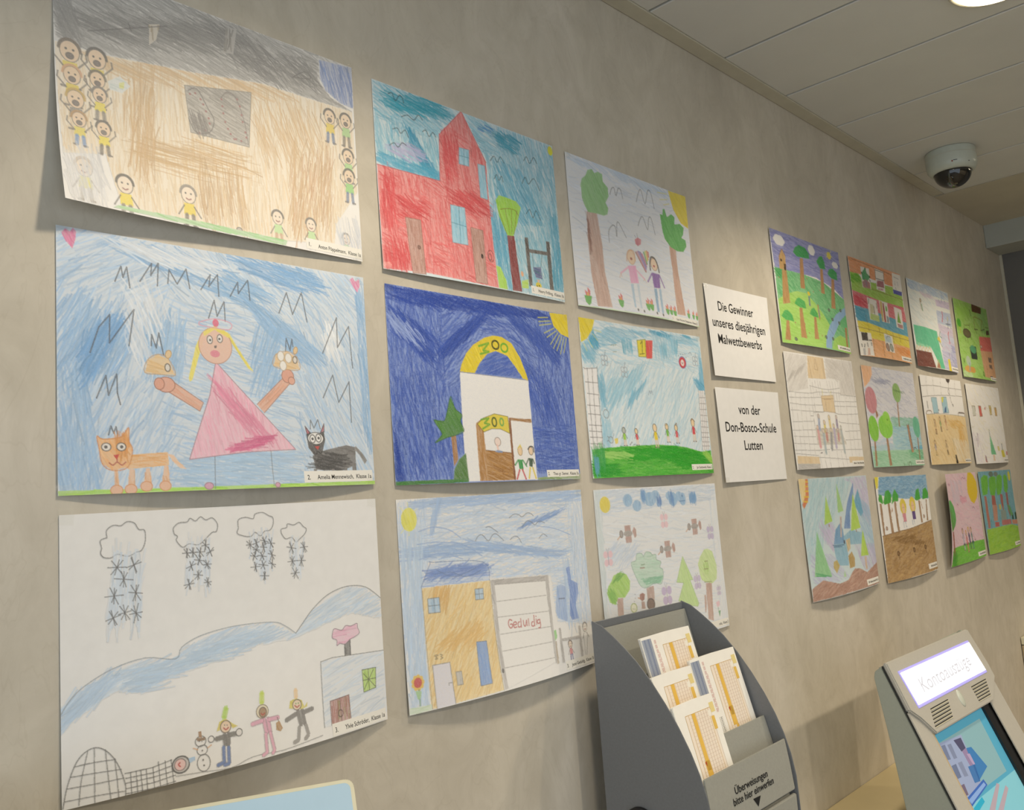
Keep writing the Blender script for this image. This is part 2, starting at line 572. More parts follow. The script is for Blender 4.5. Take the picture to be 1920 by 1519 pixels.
def C(path, cols, ang=0, den=1., base=.55, w=1.2, L=26, jit=9, tone=.13, bend=.2, s=1.5):
    """a coloured-in area: pale wash of pigment plus strokes"""
    p = P(path)
    first = cols.split()[0] if isinstance(cols, str) else cols[0]
    if base: F(p, first, base, s)
    S(p, cols, area(p) / (L * w) * den * .8, L, ang, w, jit, bend, tone, True)

def smooth_line(p, closed):
    if len(p) < 3: 
        return p
    q = [p[-1]] + p + [p[0], p[1]] if closed else [p[0]] + p + [p[-1]]
    out = []
    for i in range(1, len(q) - 2):
        p0, p1, p2, p3 = map(np.array, (q[i - 1], q[i], q[i + 1], q[i + 2]))
        for t in (0, .25, .5, .75):
            out.append(.5 * ((2 * p1) + (-p0 + p2) * t + (2 * p0 - 5 * p1 + 4 * p2 - p3) * t * t + (-p0 + 3 * p1 - 3 * p2 + p3) * t ** 3))
    if not closed: out.append(np.array(p[-1]))
    else: out.append(out[0])
    return [tuple(o) for o in out]

def Ln(path, col='#3a3836', w=1., closed=False, sm=True):
    p = P(path)
    if sm: p = smooth_line(p, closed)
    elif closed: p = p + [p[0]]
    pts = np.array(p, float)[None]
    w = max(w, .9 * min(D.px, D.py) * 2)
    c = tint(lin(col))
    ribbons(pts, np.array([w * .5]), c[None], np.array([.86]))
    dots = pts[0]; ribbons(np.stack([dots - [w * .3, 0], dots + [w * .3, 0]], 1), np.full(len(dots), w * .35), np.repeat(c[None], len(dots), 0), np.full(len(dots), .8))

def Lns(paths, col='#3a3836', w=1., closed=False, sm=True):
    one = {'drawn_birds': 'drawn_bird'}.get(pname_now())
    for s in paths.split('|'):
        if one: part(one)
        Ln(s.strip(), col, w, closed, sm)

def ell(c, rx, ry, n=20, rot=0):
    (x, y), = P(c) if isinstance(c, str) else [c]
    ca, sa = math.cos(math.radians(rot)), math.sin(math.radians(rot))
    return [(x + rx * math.cos(a) * ca - ry * math.sin(a) * sa, y + rx * math.cos(a) * sa + ry * math.sin(a) * ca)
            for a in (2 * math.pi * i / n for i in range(n))]

def El(c, rx, ry, col=None, line=None, w=.9, rot=0, s=1.):
    e = ell(c, rx, ry, 20, rot)
    if col: F(e, col, s=s)
    if line: Ln(e, line, w, True)

def Dots(path, col, r_=1.):
    for p in P(path): F(ell(p, r_, r_, 8), col, s=max(.5, r_ * .5))

def Kid(c, hr, shirt=None, pants=None, hair=None, skin='#ecc9a8', line='#4a4440', arms=1, face=1, tall=1., long=0, shout=0):
    """a small drawn child: head centre, head radius in mm"""
    part('drawn_child')
    (x, y), = P(c) if isinstance(c, str) else [c]
    F(ell((x, y), hr * .85, hr), skin, s=.8)
    Ln(ell((x, y), hr * .85, hr), line, .8, True)
    if hair:
        k = [(x + hr * .95 * math.cos(a), y - hr * .1 + hr * 1.05 * math.sin(a)) for a in np.linspace(math.pi * (.85 if long else 1), math.pi * (2.15 if long else 2), 9)]
        Ln(k, hair, hr * .27)
    if face:
        Dots([(x - hr * .32, y - hr * .2), (x + hr * .32, y - hr * .2)], '#3a3836', max(.45, hr * .12))
        if shout: F(ell((x, y + hr * .42), hr * .34, hr * .3, 10), '#6d625c'); Ln(ell((x, y + hr * .42), hr * .34, hr * .3, 10), '#4c4440', .8, True)
        else: Ln([(x - hr * .3, y + hr * .4), (x, y + hr * .55), (x + hr * .3, y + hr * .4)], '#8c3a34', max(.5, hr * .14))
    b0, b1 = y + hr, y + hr * 2.9 * tall
    if shirt:
        F([(x - hr * .62, b0), (x + hr * .62, b0), (x + hr * .72, b1), (x - hr * .72, b1)], shirt, s=.9)
    l1 = b1 + hr * 1.7 * tall
    for s_ in (-1, 1):
        if pants: Ln([(x + s_ * hr * .38, b1), (x + s_ * hr * .48, l1)], pants, hr * .5, sm=False)
        Ln([(x + s_ * hr * .4, l1), (x + s_ * hr * .85, l1)], line, hr * .24, sm=False)
        if arms == 1: Ln([(x + s_ * hr * .6, b0 + hr * .3), (x + s_ * hr * 1.35, b0 + hr * 1.5)], line, max(.7, hr * .16), sm=False)
        if arms == 2: Ln([(x + s_ * hr * .6, b0 + hr * .5), (x + s_ * hr * 1.5, b0 - hr * .5), (x + s_ * hr * 1.4, b0 - hr * 1.1)], line, max(.7, hr * .16), sm=False)

def text_mesh(body, size, align='LEFT', sx=1.):
    cu = bpy.data.curves.new('t', 'FONT'); cu.body = body; cu.size = size; cu.align_x = align; cu.resolution_u = 3; cu.offset = size * .011
    ob = bpy.data.objects.new('t', cu); COL.objects.link(ob)
    dg = bpy.context.evaluated_depsgraph_get(); dg.update()
    me = bpy.data.meshes.new_from_object(ob.evaluated_get(dg))
    vs = np.array([(v.co.x * sx, v.co.y) for v in me.vertices]).reshape(-1, 2)
    fs = [tuple(p.vertices) for p in me.polygons]
    bpy.data.objects.remove(ob); bpy.data.curves.remove(cu); bpy.data.meshes.remove(me)
    return vs, fs

def ink_obj(name, vs, fs, col, parent):
    me = bpy.data.meshes.new(name)
    me.from_pydata([tuple(v) for v in vs], [], fs)
    at = me.color_attributes.new('Col', 'FLOAT_COLOR', 'CORNER')
    c = np.ones((len(me.loops), 4), np.float32); c[:, :3] = lin(col)
    at.data.foreach_set('color', c.ravel())
    me.materials.append(MT['ink'])
    return link(bpy.data.objects.new(name, me), parent)

def quads_obj(name, quads, parent, m='ink'):
    """quads: list of (four 3D points, hex colour)"""
    me = bpy.data.meshes.new(name)
    vs = [tuple(p) for q, c in quads for p in q]
    me.from_pydata(vs, [], [tuple(range(i * 4, i * 4 + 4)) for i in range(len(quads))])
    at = me.color_attributes.new('Col', 'FLOAT_COLOR', 'CORNER')
    cc = np.ones((len(quads), 4, 4), np.float32)
    for i, (q, c) in enumerate(quads): cc[i, :, :3] = lin(c)
    at.data.foreach_set('color', cc.ravel())
    me.materials.append(MT[m] if isinstance(m, str) else m)
    return link(bpy.data.objects.new(name, me), parent)

def sheet_text(items, parent, col='#23211f', name='lettering'):
    """items: (body, x, y baseline, size mm, align, squeeze or wanted width mm)"""
    V, Fc, n = [], [], 0
    for body, x, y, size, al, sx in items:
        vs, fs = text_mesh(body, size * (1.14 if size < 12 else 1), al, 1.)
        wd = vs[:, 0].max() - vs[:, 0].min()
        vs[:, 0] *= (sx / wd if sx > 2 else sx)
        q = np.stack([x + vs[:, 0], y - vs[:, 1]], 1)
        V.append(loc(q, np.full(len(q), D.lev))); Fc += [tuple(i + n for i in f) for f in fs]; n += len(q)
    D.lev += STEP * 2
    return ink_obj(name, np.concatenate(V), Fc, col, parent)

def slip(x0, x1, y0, y1, items, illegible=False):
    """printed name slip glued on the sheet"""
    D.lev += 1.5e-4
    nx = 12
    g = [(x0 + (x1 - x0) * i / nx, y) for y in (y0, y1) for i in range(nx + 1)]
    a = np.array(g)
    fr = loc(a, np.full(len(a), D.lev)); bk_ = loc(a, np.full(len(a), D.lev - 5e-5))
    me = bpy.data.meshes.new('name_slip'); n = len(a)
    f = []
    for i in range(nx):
        q = (i, i + nx + 1, i + nx + 2, i + 1)
        f += [q, tuple(n + c for c in q[::-1]), (i, i + 1, n + i + 1, n + i), (i + nx + 1, n + i + nx + 1, n + i + nx + 2, i + nx + 2)]
    f += [(0, n, n + nx + 1, nx + 1), (nx, 2 * nx + 1, n + 2 * nx + 1, n + nx)]
    me.from_pydata(np.concatenate([fr, bk_]).tolist(), [], f)
    me.materials.append(MT['label'])
    o = link(bpy.data.objects.new('name_slip', me), D.root)
    D.lev += 2e-5
    if illegible:
        x = x0 + (x1 - x0) * illegible[0]
        g = D.rng; Q = []
        def bar(p, q, w):
            p, q = np.array(p), np.array(q); d = (q - p) / (np.linalg.norm(q - p) + 1e-6); nn = np.array([-d[1], d[0]]) * w / 2
            v = loc(np.array([p - nn, q - nn, q + nn, p + nn]), np.full(4, D.lev)); Q.append((v, '#4a453d'))
        while x < x0 + (x1 - x0) * illegible[1]:
            hh = (y1 - y0) * g.uniform(.2, .42); b = y1 - (y1 - y0) * .3
            bar((x, b), (x, b - hh), 1.); bar((x, b - hh), (x + 1.5, b - hh * g.uniform(.3, 1)), .8); bar((x + 1.6, b - hh * .8), (x + 1.7, b), 1.)
            x += g.choice([2.8, 3.2, 3.6, 6], p=[.4, .3, .2, .1])
        quads_obj('lettering', Q, o)
    else:
        sheet_text(items, o)

def tapes(spec):
    """clear tape pieces over the sheet's corners: tl tr bl br"""
    for s in spec.split():
        cx = {'l': 6, 'r': D.w - 6}[s[1]]; cy = {'t': 2, 'b': D.h - 2}[s[0]]
        a = math.radians(D.rng.uniform(-8, 8)); hw, hh = 9, 9
        nx = 5
        pts = []
        for j in range(nx + 1):
            for i in range(nx + 1):
                X, Y = (i / nx * 2 - 1) * hw, (j / nx * 2 - 1) * hh
                pts.append((cx + X * math.cos(a) - Y * math.sin(a), cy + X * math.sin(a) + Y * math.cos(a)))
        q = np.array(pts)
        u, v = q[:, 0] / D.w, q[:, 1] / D.h
        outside = (u < 0) | (u > 1) | (v < 0) | (v > 1)
        y = np.where(outside, .0016 + np.minimum(off(u, v), .02) * .55, off(u, v) + D.lev + 6e-4)
        vs = np.stack([q[:, 0] / 1000, -y, (D.h - q[:, 1]) / 1000], 1)
        f = [(j * (nx + 1) + i, (j + 1) * (nx + 1) + i, (j + 1) * (nx + 1) + i + 1, j * (nx + 1) + i + 1) for j in range(nx) for i in range(nx)]
        me = bpy.data.meshes.new('tape'); me.from_pydata(vs.tolist(), [], f)
        for p in me.polygons: p.use_smooth = True
        me.materials.append(MT['tape'])
        link(bpy.data.objects.new('tape', me), D.root)

# ------------------------------------------------------------------ the form dispenser
def plane_text(name, items, frame, col, parent, m=None, bold=.011):
    """items (body, s, t, size, width, align) on a plane; frame(s, t) gives the 3D point"""
    V, Fc, n = [], [], 0
    for body, s_, t_, size, wd, al in items:
        vs, fs = text_mesh(body, size, al, 1.)
        w0 = vs[:, 0].max() - vs[:, 0].min()
        vs[:, 0] *= wd / w0
        V += [tuple(frame(s_ + a, t_ - b)) for a, b in vs]; Fc += [tuple(i + n for i in f) for f in fs]; n += len(vs)
    o = ink_obj(name, V, Fc, col, parent)
    if m: o.data.materials[0] = MT[m]
    return o

DX0, DX1 = .803, 1.073
dz = empty('form_dispenser', ((DX0 + DX1) / 2, -.157, 0))
tag(dz, 'grey metal form dispenser with curved sides, holding payment slips in front of the wall', 'dispenser')
def dpart(name, bm, m, parent=None, smooth=False):
    for v in bm.verts: v.co -= Vector(dz.location)
    return mesh_obj(name, bm, m, parent or dz, smooth)
PROF = [(-.060, 1.233), (-.080, 1.2255), (-.102, 1.2095), (-.122, 1.193), (-.142, 1.1745), (-.166, 1.147), (-.190, 1.1135), (-.210, 1.081), (-.227, 1.0475), (-.239, 1.017), (-.248, .985), (-.2535, .95), (-.2545, .90)]
side = [(-.060, .03)] + PROF + [(-.2545, .03)]
dpart('side_panel', prism(side, DX0, DX0 + .003, 'x', .0007), 'grey')
dpart('side_panel', prism(side, DX1 - .003, DX1, 'x', .0007), 'grey')
dpart('back_panel', box(DX0 + .003, DX1 - .003, -.0635, -.0605, .03, 1.231, .0006, 1), 'grey')
dpart('inner_back', prism([(-.0665, 1.219), (-.0690, 1.219), (-.1010, 1.08), (-.1010, .9), (-.0985, .9), (-.0985, 1.08)], DX0 + .004, DX1 - .004, 'x', .0004), 'greyin')
for y, z in ((-.119, 1.143), (-.207, 1.043)):
    zb = .915; yb = y - (z - zb) * .262
    dpart('divider', prism([(y, z), (y + .0022, z), (yb + .0022, zb), (yb, zb)], DX0 + .004, DX1 - .004, 'x', .0004), 'greyin')
fp = dpart('front_panel', prism([(-.2405, 1.010), (-.2430, 1.010), (-.2485, .970), (-.2525, .931), (-.2480, .928), (-.2440, .970)], DX0 + .0045, DX1 - .0085, 'x', .0010), 'greyin')
dpart('lower_door', prism([(-.2470, .924), (-.2540, .924), (-.2540, .06), (-.2470, .06)], DX0 + .0045, DX1 - .0085, 'x', .0015), 'greyin')
dpart('plinth', box(DX0 + .01, DX1 - .01, -.24, -.07, 0, .035), 'black')
lk = dpart('lock', (lambda b: ([setattr(v, 'co', Vector((DX0 - v.co.z, -.128 + v.co.x, .925 + v.co.y))) for v in b.verts], b)[1])(lathe([(.030, 0), (.030, .006), (.026, .009), (.012, .009), (.011, .006), (0, .006)], 32)), 'black', None, True)
dpart('keyhole', box(DX0 - .0085, DX0 - .006, -.1295, -.1265, .918, .932), 'chrome', lk)
def fpt(s_, t_):      # on the printed front panel: s along x, t downwards from z=.97
    z = .970 - t_
    y = -.2487 - (t_ * .103 if t_ > 0 else t_ * .138) - .0004
    return Vector((s_, y, z)) - Vector(dz.location)
plane_text('lettering', [('Überweisungen', .9335, -.0005, .0150, .103, 'CENTER'), ('bitte hier einwerfen', .9358, .0138, .0150, .127, 'CENTER')], fpt, '#17181a', fp)
quads_obj('arrow_mark', [([fpt(.929, .0185), fpt(.9522, .0195), fpt(.9406, .0325), fpt(.9405, .0325)], '#17181a')], fp)

TH = math.radians(14.7)
def pad(label, x0, x1, ytop, ztop, stub, length=.135, thick=.0055):
    e = empty('payment_slip_pad', ((x0 + x1) / 2, ytop - length * math.sin(TH), ztop - length * math.cos(TH)))
    tag(e, label, 'form pad', 'pads of payment slips in the dispenser')
    org = Vector((x0, ytop, ztop)) - Vector(e.location)
    dn_ = Vector((0, -math.sin(TH), -math.cos(TH))); nr = Vector((0, -math.cos(TH), math.sin(TH)))
    w = x1 - x0
    def pt(s_, t_, d=0.): return org + Vector((s_, 0, 0)) + dn_ * t_ + nr * d
    n = 7
    for i in range(n):                                   # a few loose sheets fan out of the pad
        dx = (random.Random(i).random() - .5) * .0012; dtp = (i % 3) * .0009
        b = bmesh.new(); t0, t1 = -thick * (i + 1) / n, -thick * i / n - .00005
        c = [(dx, dtp), (w * .52 + dx, dtp - .0012), (w + dx, dtp), (w + dx, length), (dx, length)]
        A = [b.verts.new(pt(s_, t_, t0)) for s_, t_ in c]; B = [b.verts.new(pt(s_, t_, t1)) for s_, t_ in c]
        b.faces.new(A[::-1]); b.faces.new(B)
        for k in range(5): b.faces.new((A[k], A[(k + 1) % 5], B[(k + 1) % 5], B[k]))
        sh = mesh_obj('slip', b, 'label', e)
    Q = []
    def R(a, b, t0, t1, c, d=.00015): Q.append(([pt(a, t0, d), pt(b, t0, d), pt(b, t1, d), pt(a, t1, d)], c))
    f0 = .030 if stub else 0.
    fw_ = .112
    def X(u): return f0 + u * fw_
    L = length
    if stub:
        for k in range(5): R(.0015 + k * .0052, .0015 + k * .0052 + .0050, .004, L, ['#a3abbb', '#8a94aa', '#9ba4b5', '#8690a8', '#9fa6b4'][k])
        for k in range(4):
            t = .008 + (k == 3) * .02
            while t < L * .62:
                R(X(.035 + k * .018), X(.035 + k * .018) + .0009, t, t + .006, '#dba9a3'); t += .0075
    g0, g1 = .22, .86
    R(X(g0), X(g1), .0185, L, '#f3e6d6', .0001)
    R(X(.385), X(.47), .0185, .102, '#e9bd55', .0002)
    R(X(.36), X(.48), .088, .118, '#e9bd55', .0002); R(X(.43), X(.50), .118, L, '#e9bd55', .0002)
    for u in (.22, .30, .375, .48, .545, .61, .675, .74, .80, .86): R(X(u), X(u) + .0007, .0185, L, '#cfa955' if u in (.22, .30, .375, .80) else '#c9b3a0', .00025)
    R(X(.22), X(.86), .0182, .0189, '#cfa955', .00025)
    t = .024
    while t < L:
        for a, b in ((.30, .375), (.48, .80)): R(X(a), X(b), t, t + .0004, '#dcc4ae', .00022)
        t += .0052
    R(X(.86), X(.97), .012, .027, '#e9d692', .0002); R(X(.83), X(.91), .032, .052, '#e6bf5e', .0003)
    R(X(.78), X(.86), .022, .031, '#f5efe2', .0003)
    Q.append(([pt(X(.36), .090, .0004), pt(X(.40), .088, .0004), pt(X(.39), .096, .0004), pt(X(.39), .096, .0004)], '#b5472c'))
    if stub:
        for k, (a, wd) in enumerate(((.05, .0007), (.085, .0016), (.12, .0006))):
            t = .098
            while t < L: R(X(a), X(a) + wd, t, t + .0016, '#6a6258', .0003); t += .0024
    quads_obj('form_print', Q, e)
pad('payment slip pad with blue-grey stub standing highest at the back', .837, .980, -.130, 1.203, True, .125)
pad('payment slip pad without stub in the middle of the left column', .8075, .918, -.166, 1.1495, False, .112)
pad('payment slip pad with grey stub standing alone in the right column', .9215, 1.0640, -.163, 1.1560, True)
pad('lowest payment slip pad, just behind the lettered front panel', .8065, .9185, -.200, 1.1085, False, .140)

# ------------------------------------------------------------------ the statement printer terminal
P0 = Vector((1.496, -.249, 1.057)); SD = Vector((0, -.38163, -.924315)); NI = Vector((0, .924315, -.38163))
te = empty('statement_terminal', (1.756, -.30, 0))
tag(te, 'beige bank statement terminal with lit white sign above a blue screen', 'terminal')
def tp(s_, t_, d=0.): return P0 + Vector((s_, 0, 0)) + SD * t_ + NI * d - Vector(te.location)
def slab(name, poly, d0, d1, m, bev=0., parent=None, taper=0.):
    b = bmesh.new()
    A = [b.verts.new(tp(s_, t_, d0)) for s_, t_ in poly]; B = [b.verts.new(tp(s_, t_, d1)) for s_, t_ in poly]
    b.faces.new(A); b.faces.new(B[::-1])
    for i in range(len(poly)):
        j = (i + 1) % len(poly); b.faces.new((A[j], A[i], B[i], B[j]))
    bmesh.ops.recalc_face_normals(b, faces=b.faces)
    if bev: bmesh.ops.bevel(b, geom=b.edges[:], offset=bev, segments=2, affect='EDGES')
    return mesh_obj(name, b, m, parent or te)
def tbox(name, bm, m):
    for v in bm.verts: v.co -= Vector(te.location)
    return mesh_obj(name, bm, m, te)
TL_ = .56
side = [(-.2355, 1.046), (-.229, 1.040), (-.226, 1.027), (-.240, .930), (-.257, .79), (-.275, .62), (-.300, .52), (-.449, .52), (-.341, .79)]
tbox('body', prism(side, 1.514, 2.000, 'x', .002), 'termside')
side2 = [(-.2440, 1.0505), (-.229, 1.040), (-.226, 1.027), (-.240, .930), (-.257, .79), (-.275, .62), (-.300, .52), (-.4615, .52), (-.3515, .79)]
for xa, xb in ((1.4985, 1.515), (1.999, 2.0145)): tbox('side_shell', prism(side2, xa, xb, 'x', .0015), 'termside')
slab('seam', [(.0005, .004), (.006, .004), (.006, TL_), (.0005, TL_)], .003, .0062, 'darkline')
slab('seam', [(.512, .012), (.516, .012), (.521, TL_), (.516, TL_)], .003, .0062, 'darkline')
slab('front_shell', [(.018, .004), (.500, .012), (.500, .16), (.018, .16)], .003, .020, 'term')
slab('bezel', [(0, .10), (.060, .10), (.066, TL_), (0, TL_)], 0, .0032, 'term', .0012)
slab('bezel', [(.432, .125), (.522, .125), (.526, TL_), (.440, TL_)], 0, .0032, 'term', .0012)
slab('inner_frame', [(.050, .12), (.066, .12), (.072, TL_ - .01), (.056, TL_ - .01)], .0005, .012, 'termin')
hood = slab('hood', [(0, 0), (.512, .008), (.524, .095), (.522, .128), (.436, .168), (.066, .158), (.030, .120), (0, .098)], -.007, .003, 'term', .0025)
slab('sign_rim', [(.030, .024), (.474, .031), (.486, .111), (.040, .102)], -.0082, -.005, 'litrim', .0006, hood)
slab('sign_panel', [(.037, .029), (.472, .0365), (.481, .1050), (.045, .0960)], -.0092, -.007, 'lit', 0, hood)
MT['signtext'] = mat('glare_washed_sign_print', '#9a9aa6', .5, noise=0, emit='#ffffff', emit_s=.42)  # pale colour and glow put in to imitate overexposed letters
def sgn(s_, t_): return tp(s_, t_, -.0098)
plane_text('sign_lettering', [('Kontoauszüge', .255, .0805, .040, .32, 'CENTER')], sgn, '#9a9aa6', hood, 'signtext')
for x0, x1, ta in ((.090, .195, .113), (.350, .455, .119)):
    for k in range(6):
        t = ta + k * .0062; sh_ = -.004 * k
        a, b_ = (x0 + sh_ * (x0 < .2), x1 + sh_)
        slab('speaker_slot', [(a, t), (b_, t + .002), (b_, t + .0040), (a, t + .0020)], -.0076, -.0065, 'darkline', 0, hood)
        slab('speaker_rib', [(a, t + .0026), (b_, t + .0046), (b_, t + .0056), (a, t + .0036)], -.0084, -.0065, 'cream', 0, hood)
b = bmesh.new(); bmesh.ops.create_uvsphere(b, u_segments=24, v_segments=14, radius=1)
for v in b.verts:
    q = v.co.copy(); v.co = tp(.264 + q.x * .013, .1275 + q.y * .0185, -.007 + q.z * .004)
mesh_obj('sensor_window', b, 'cctv', hood, True)
slab('screen_strip', [(.392, .150), (.434, .150), (.442, TL_ - .01), (.392, TL_ - .01)], .006, .012, 'black')
# the screen: lit picture
me_s, n_, l_, b_s = nt('lit_screen')
at = n_.new('ShaderNodeAttribute'); at.attribute_name = 'Col'
l_.new(at.outputs['Color'], b_s.inputs['Base Color']); l_.new(at.outputs['Color'], b_s.inputs['Emission Color'])
b_s.inputs['Emission Strength'].default_value = .3; b_s.inputs['Roughness'].default_value = .25
MT['screen'] = me_s
slab('screen_back', [(.066, .150), (.392, .150), (.392, TL_ - .01), (.066, TL_ - .01)], .012, .016, 'black')
def sq(pts, c, d): return ([tp(s_, t_, .0118 - d) for s_, t_ in pts], c)
SCR = [sq([(.066, .150), (.392, .150), (.392, TL_ - .01), (.066, TL_ - .01)], '#4f9cba', 0),
       sq([(.082, .178), (.352, .186), (.345, .300), (.066, .290)], '#7fa6ae', .0001),
       sq([(.082, .178), (.215, .190), (.190, .290), (.066, .285)], '#8f9cbc', .0002),
       sq([(.095, .185), (.115, .187), (.108, .215), (.090, .212)], '#6a7592', .0003), sq([(.125, .190), (.145, .192), (.140, .220), (.122, .218)], '#76809c', .0003),
       sq([(.095, .225), (.120, .227), (.114, .252), (.092, .250)], '#64708e', .0003), sq([(.130, .228), (.152, .230), (.148, .258), (.128, .255)], '#7a84a0', .0003), sq([(.085, .262), (.110, .264), (.105, .284), (.082, .282)], '#6a5f74', .0003),
       sq([(.165, .190), (.205, .194), (.203, .215), (.175, .216)], '#4a4a66', .0003), sq([(.178, .216), (.203, .215), (.212, .250), (.180, .252)], '#8a7a9c', .0003),
       sq([(.205, .216), (.232, .220), (.260, .268), (.185, .278)], '#3a74ac', .0004), sq([(.168, .245), (.206, .250), (.190, .280), (.160, .276)], '#406fa6', .0004), sq([(.192, .225), (.208, .228), (.207, .250), (.196, .248)], '#a493b4', .0005),
       sq([(.066, .300), (.392, .309), (.392, TL_ - .01), (.066, TL_ - .01)], '#7cbccb', .0001),
       sq([(.084, .287), (.208, .281), (.213, .294), (.091, .304)], '#3a62ae', .0006), sq([(.092, .291), (.202, .2855), (.205, .292), (.097, .300)], '#7f9fd2', .0007),
       sq([(.095, .308), (.158, .303), (.160, .313), (.100, .319)], '#2ba0c0', .0006),
       sq([(.160, .330), (.262, .303), (.272, .309), (.175, .342)], '#a89aa6', .0006), sq([(.165, .350), (.300, .318), (.306, .326), (.180, .362)], '#a89aa6', .0006)]
quads_obj('screen_picture', SCR, te, 'screen')
tbox('column', box(1.60, 1.91, -.40, -.30, .02, .53, .004), 'termside')
tbox('foot', box(1.53, 1.98, -.48, -.24, 0, .03, .004), 'darkline')

# ------------------------------------------------------------------ other fittings
ld_ = empty('wall_ledge', (1.7, -.1, .64)); tag(ld_, 'tan ledge along the wall between dispenser and statement terminal', 'ledge')
mesh_obj('ledge_board', box(-.56, .56, -.10, .0995, 0, .04, .004), 'ledge', ld_)
for x in (-.45, .45): mesh_obj('bracket', prism([(.0995, 0), (.0995, -.16), (.08, -.16), (-.05, 0)], x - .012, x + .012, 'x', .001), 'ledge', ld_)

mb = empty('bank_machine', (3.62, -.18, 0)); tag(mb, 'beige machine housing cut off by the right picture edge', 'machine')
mesh_obj('housing', box(-.205, .205, -.17, .178, .06, .776, .004), 'termin', mb)
mesh_obj('joint', box(-.202, .202, -.167, .175, .774, .780), 'darkline', mb)
mesh_obj('top_cover', box(-.205, .205, -.17, .178, .778, .806, .004), 'cream', mb)
mesh_obj('plinth', box(-.19, .19, -.15, .17, 0, .065), 'black', mb)

cc_ = Vector((.179, -.25, 1.1776)); U_ = Vector((.89376, -.44855, 0)); V_ = Vector((-.23102, -.46032, -.85717)); N_ = U_.cross(V_).normalized()
if N_.y > 0: N_ = -N_
ip = empty('info_panel', cc_ - U_ * .21 + V_ * .14 - Vector((0, 0, (cc_ - U_ * .21 + V_ * .14).z))); tag(ip, 'tilted pale blue panel with cream rim at the bottom left', 'info panel')
def rounded(x0, x1, y0, y1, r_, n=6):
    out = []
    for cx, cy, a0 in ((x1 - r_, y0 + r_, -90), (x1 - r_, y1 - r_, 0), (x0 + r_, y1 - r_, 90), (x0 + r_, y0 + r_, 180)):
        for k in range(n + 1):
            a = math.radians(a0 + 90 * k / n); out.append((cx + r_ * math.cos(a), cy + r_ * math.sin(a)))
    return out
def ipslab(name, pts, d0, d1, m, bev=0.):
    b = bmesh.new(); f = lambda s_, t_, d: cc_ - U_ * (.42 - s_) + V_ * t_ + N_ * d - Vector(ip.location)
    A = [b.verts.new(f(s_, t_, d0)) for s_, t_ in pts]; B = [b.verts.new(f(s_, t_, d1)) for s_, t_ in pts]
    b.faces.new(A); b.faces.new(B[::-1])
    for i in range(len(pts)):
        j = (i + 1) % len(pts); b.faces.new((A[j], A[i], B[i], B[j]))
    bmesh.ops.recalc_face_normals(b, faces=b.faces)
    if bev: bmesh.ops.bevel(b, geom=b.edges[:], offset=bev, segments=2, affect='EDGES')
    return mesh_obj(name, b, m, ip)
ipslab('rim', rounded(0, .42, 0, .28, .008), -.016, 0, 'cream', .0015)
ipslab('blue_face', rounded(.004, .416, .004, .276, .006), -.001, .0012, 'blue')
q = cc_ - U_ * .21 + V_ * .14
mesh_obj('pole', box(-.02, .02, -.02, .02, .02, q.z - .022, .003), 'grey', ip)
mesh_obj('foot', box(-.14, .14, -.14, .14, 0, .022, .004), 'grey', ip)

ct = empty('dome_camera', (2.665, -.193, CEIL - .0005)); tag(ct, 'white dome security camera on the ceiling with dark glass', 'security camera')
mesh_obj('housing', lathe([(0, 0), (.073, 0), (.0745, -.003), (.0745, -.046), (.0725, -.058), (.066, -.068), (.058, -.0715), (.0555, -.0715), (.0555, -.060)], 64), 'cctv', ct, True)
mesh_obj('joint_ring', lathe([(.0747, -.0215), (.0751, -.022), (.0747, -.0225)], 64), 'trim', ct)
mesh_obj('dome', lathe([(.0552, -.066)] + [(.0552 * math.cos(a), -.071 - .0475 * math.sin(a)) for a in np.linspace(0, math.pi / 2 - .02, 14)] + [(0, -.1185)], 64), 'dome', ct, True)
b = lathe([(0, .010), (.010, .009), (.012, .0), (.010, -.004), (0, -.004)], 20)
for v in b.verts: v.co = Vector((v.co.x - .018, v.co.y - .02, v.co.z - .098))
mesh_obj('camera_eye', b, 'chrome', ct, True)
for nm, a0, a1, z0, z1, m_ in (('logo_mark', 196, 199, -.056, -.051, 'redmark'), ('logo_line', 200, 209, -.0525, -.0505, 'darkline'), ('logo_line', 200, 211, -.0560, -.0548, 'trim'), ('screw_mark', 236, 240, -.0585, -.0565, 'darkline')):
    if m_ == 'redmark' and 'redmark' not in MT: MT['redmark'] = mat('red_print', '#8c3a20', .5)
    b = bmesh.new(); vs = []
    for k in range(5):
        a = math.radians(a0 + (a1 - a0) * k / 4)
        rr = lambda z: (.0750 if z > -.046 else .0750 - (-.046 - z) * .17) 
        vs.append((b.verts.new((rr(z0) * math.cos(a), rr(z0) * math.sin(a), z0)), b.verts.new((rr(z1) * math.cos(a), rr(z1) * math.sin(a), z1))))
    for p_, q_ in zip(vs, vs[1:]): b.faces.new((p_[0], q_[0], q_[1], p_[1]))
    mesh_obj(nm, b, m_, ct)

# ------------------------------------------------------------------ the drawings (coordinates are millimetres on each A3 sheet)
GRP = 'childrens drawings on the plaster wall'

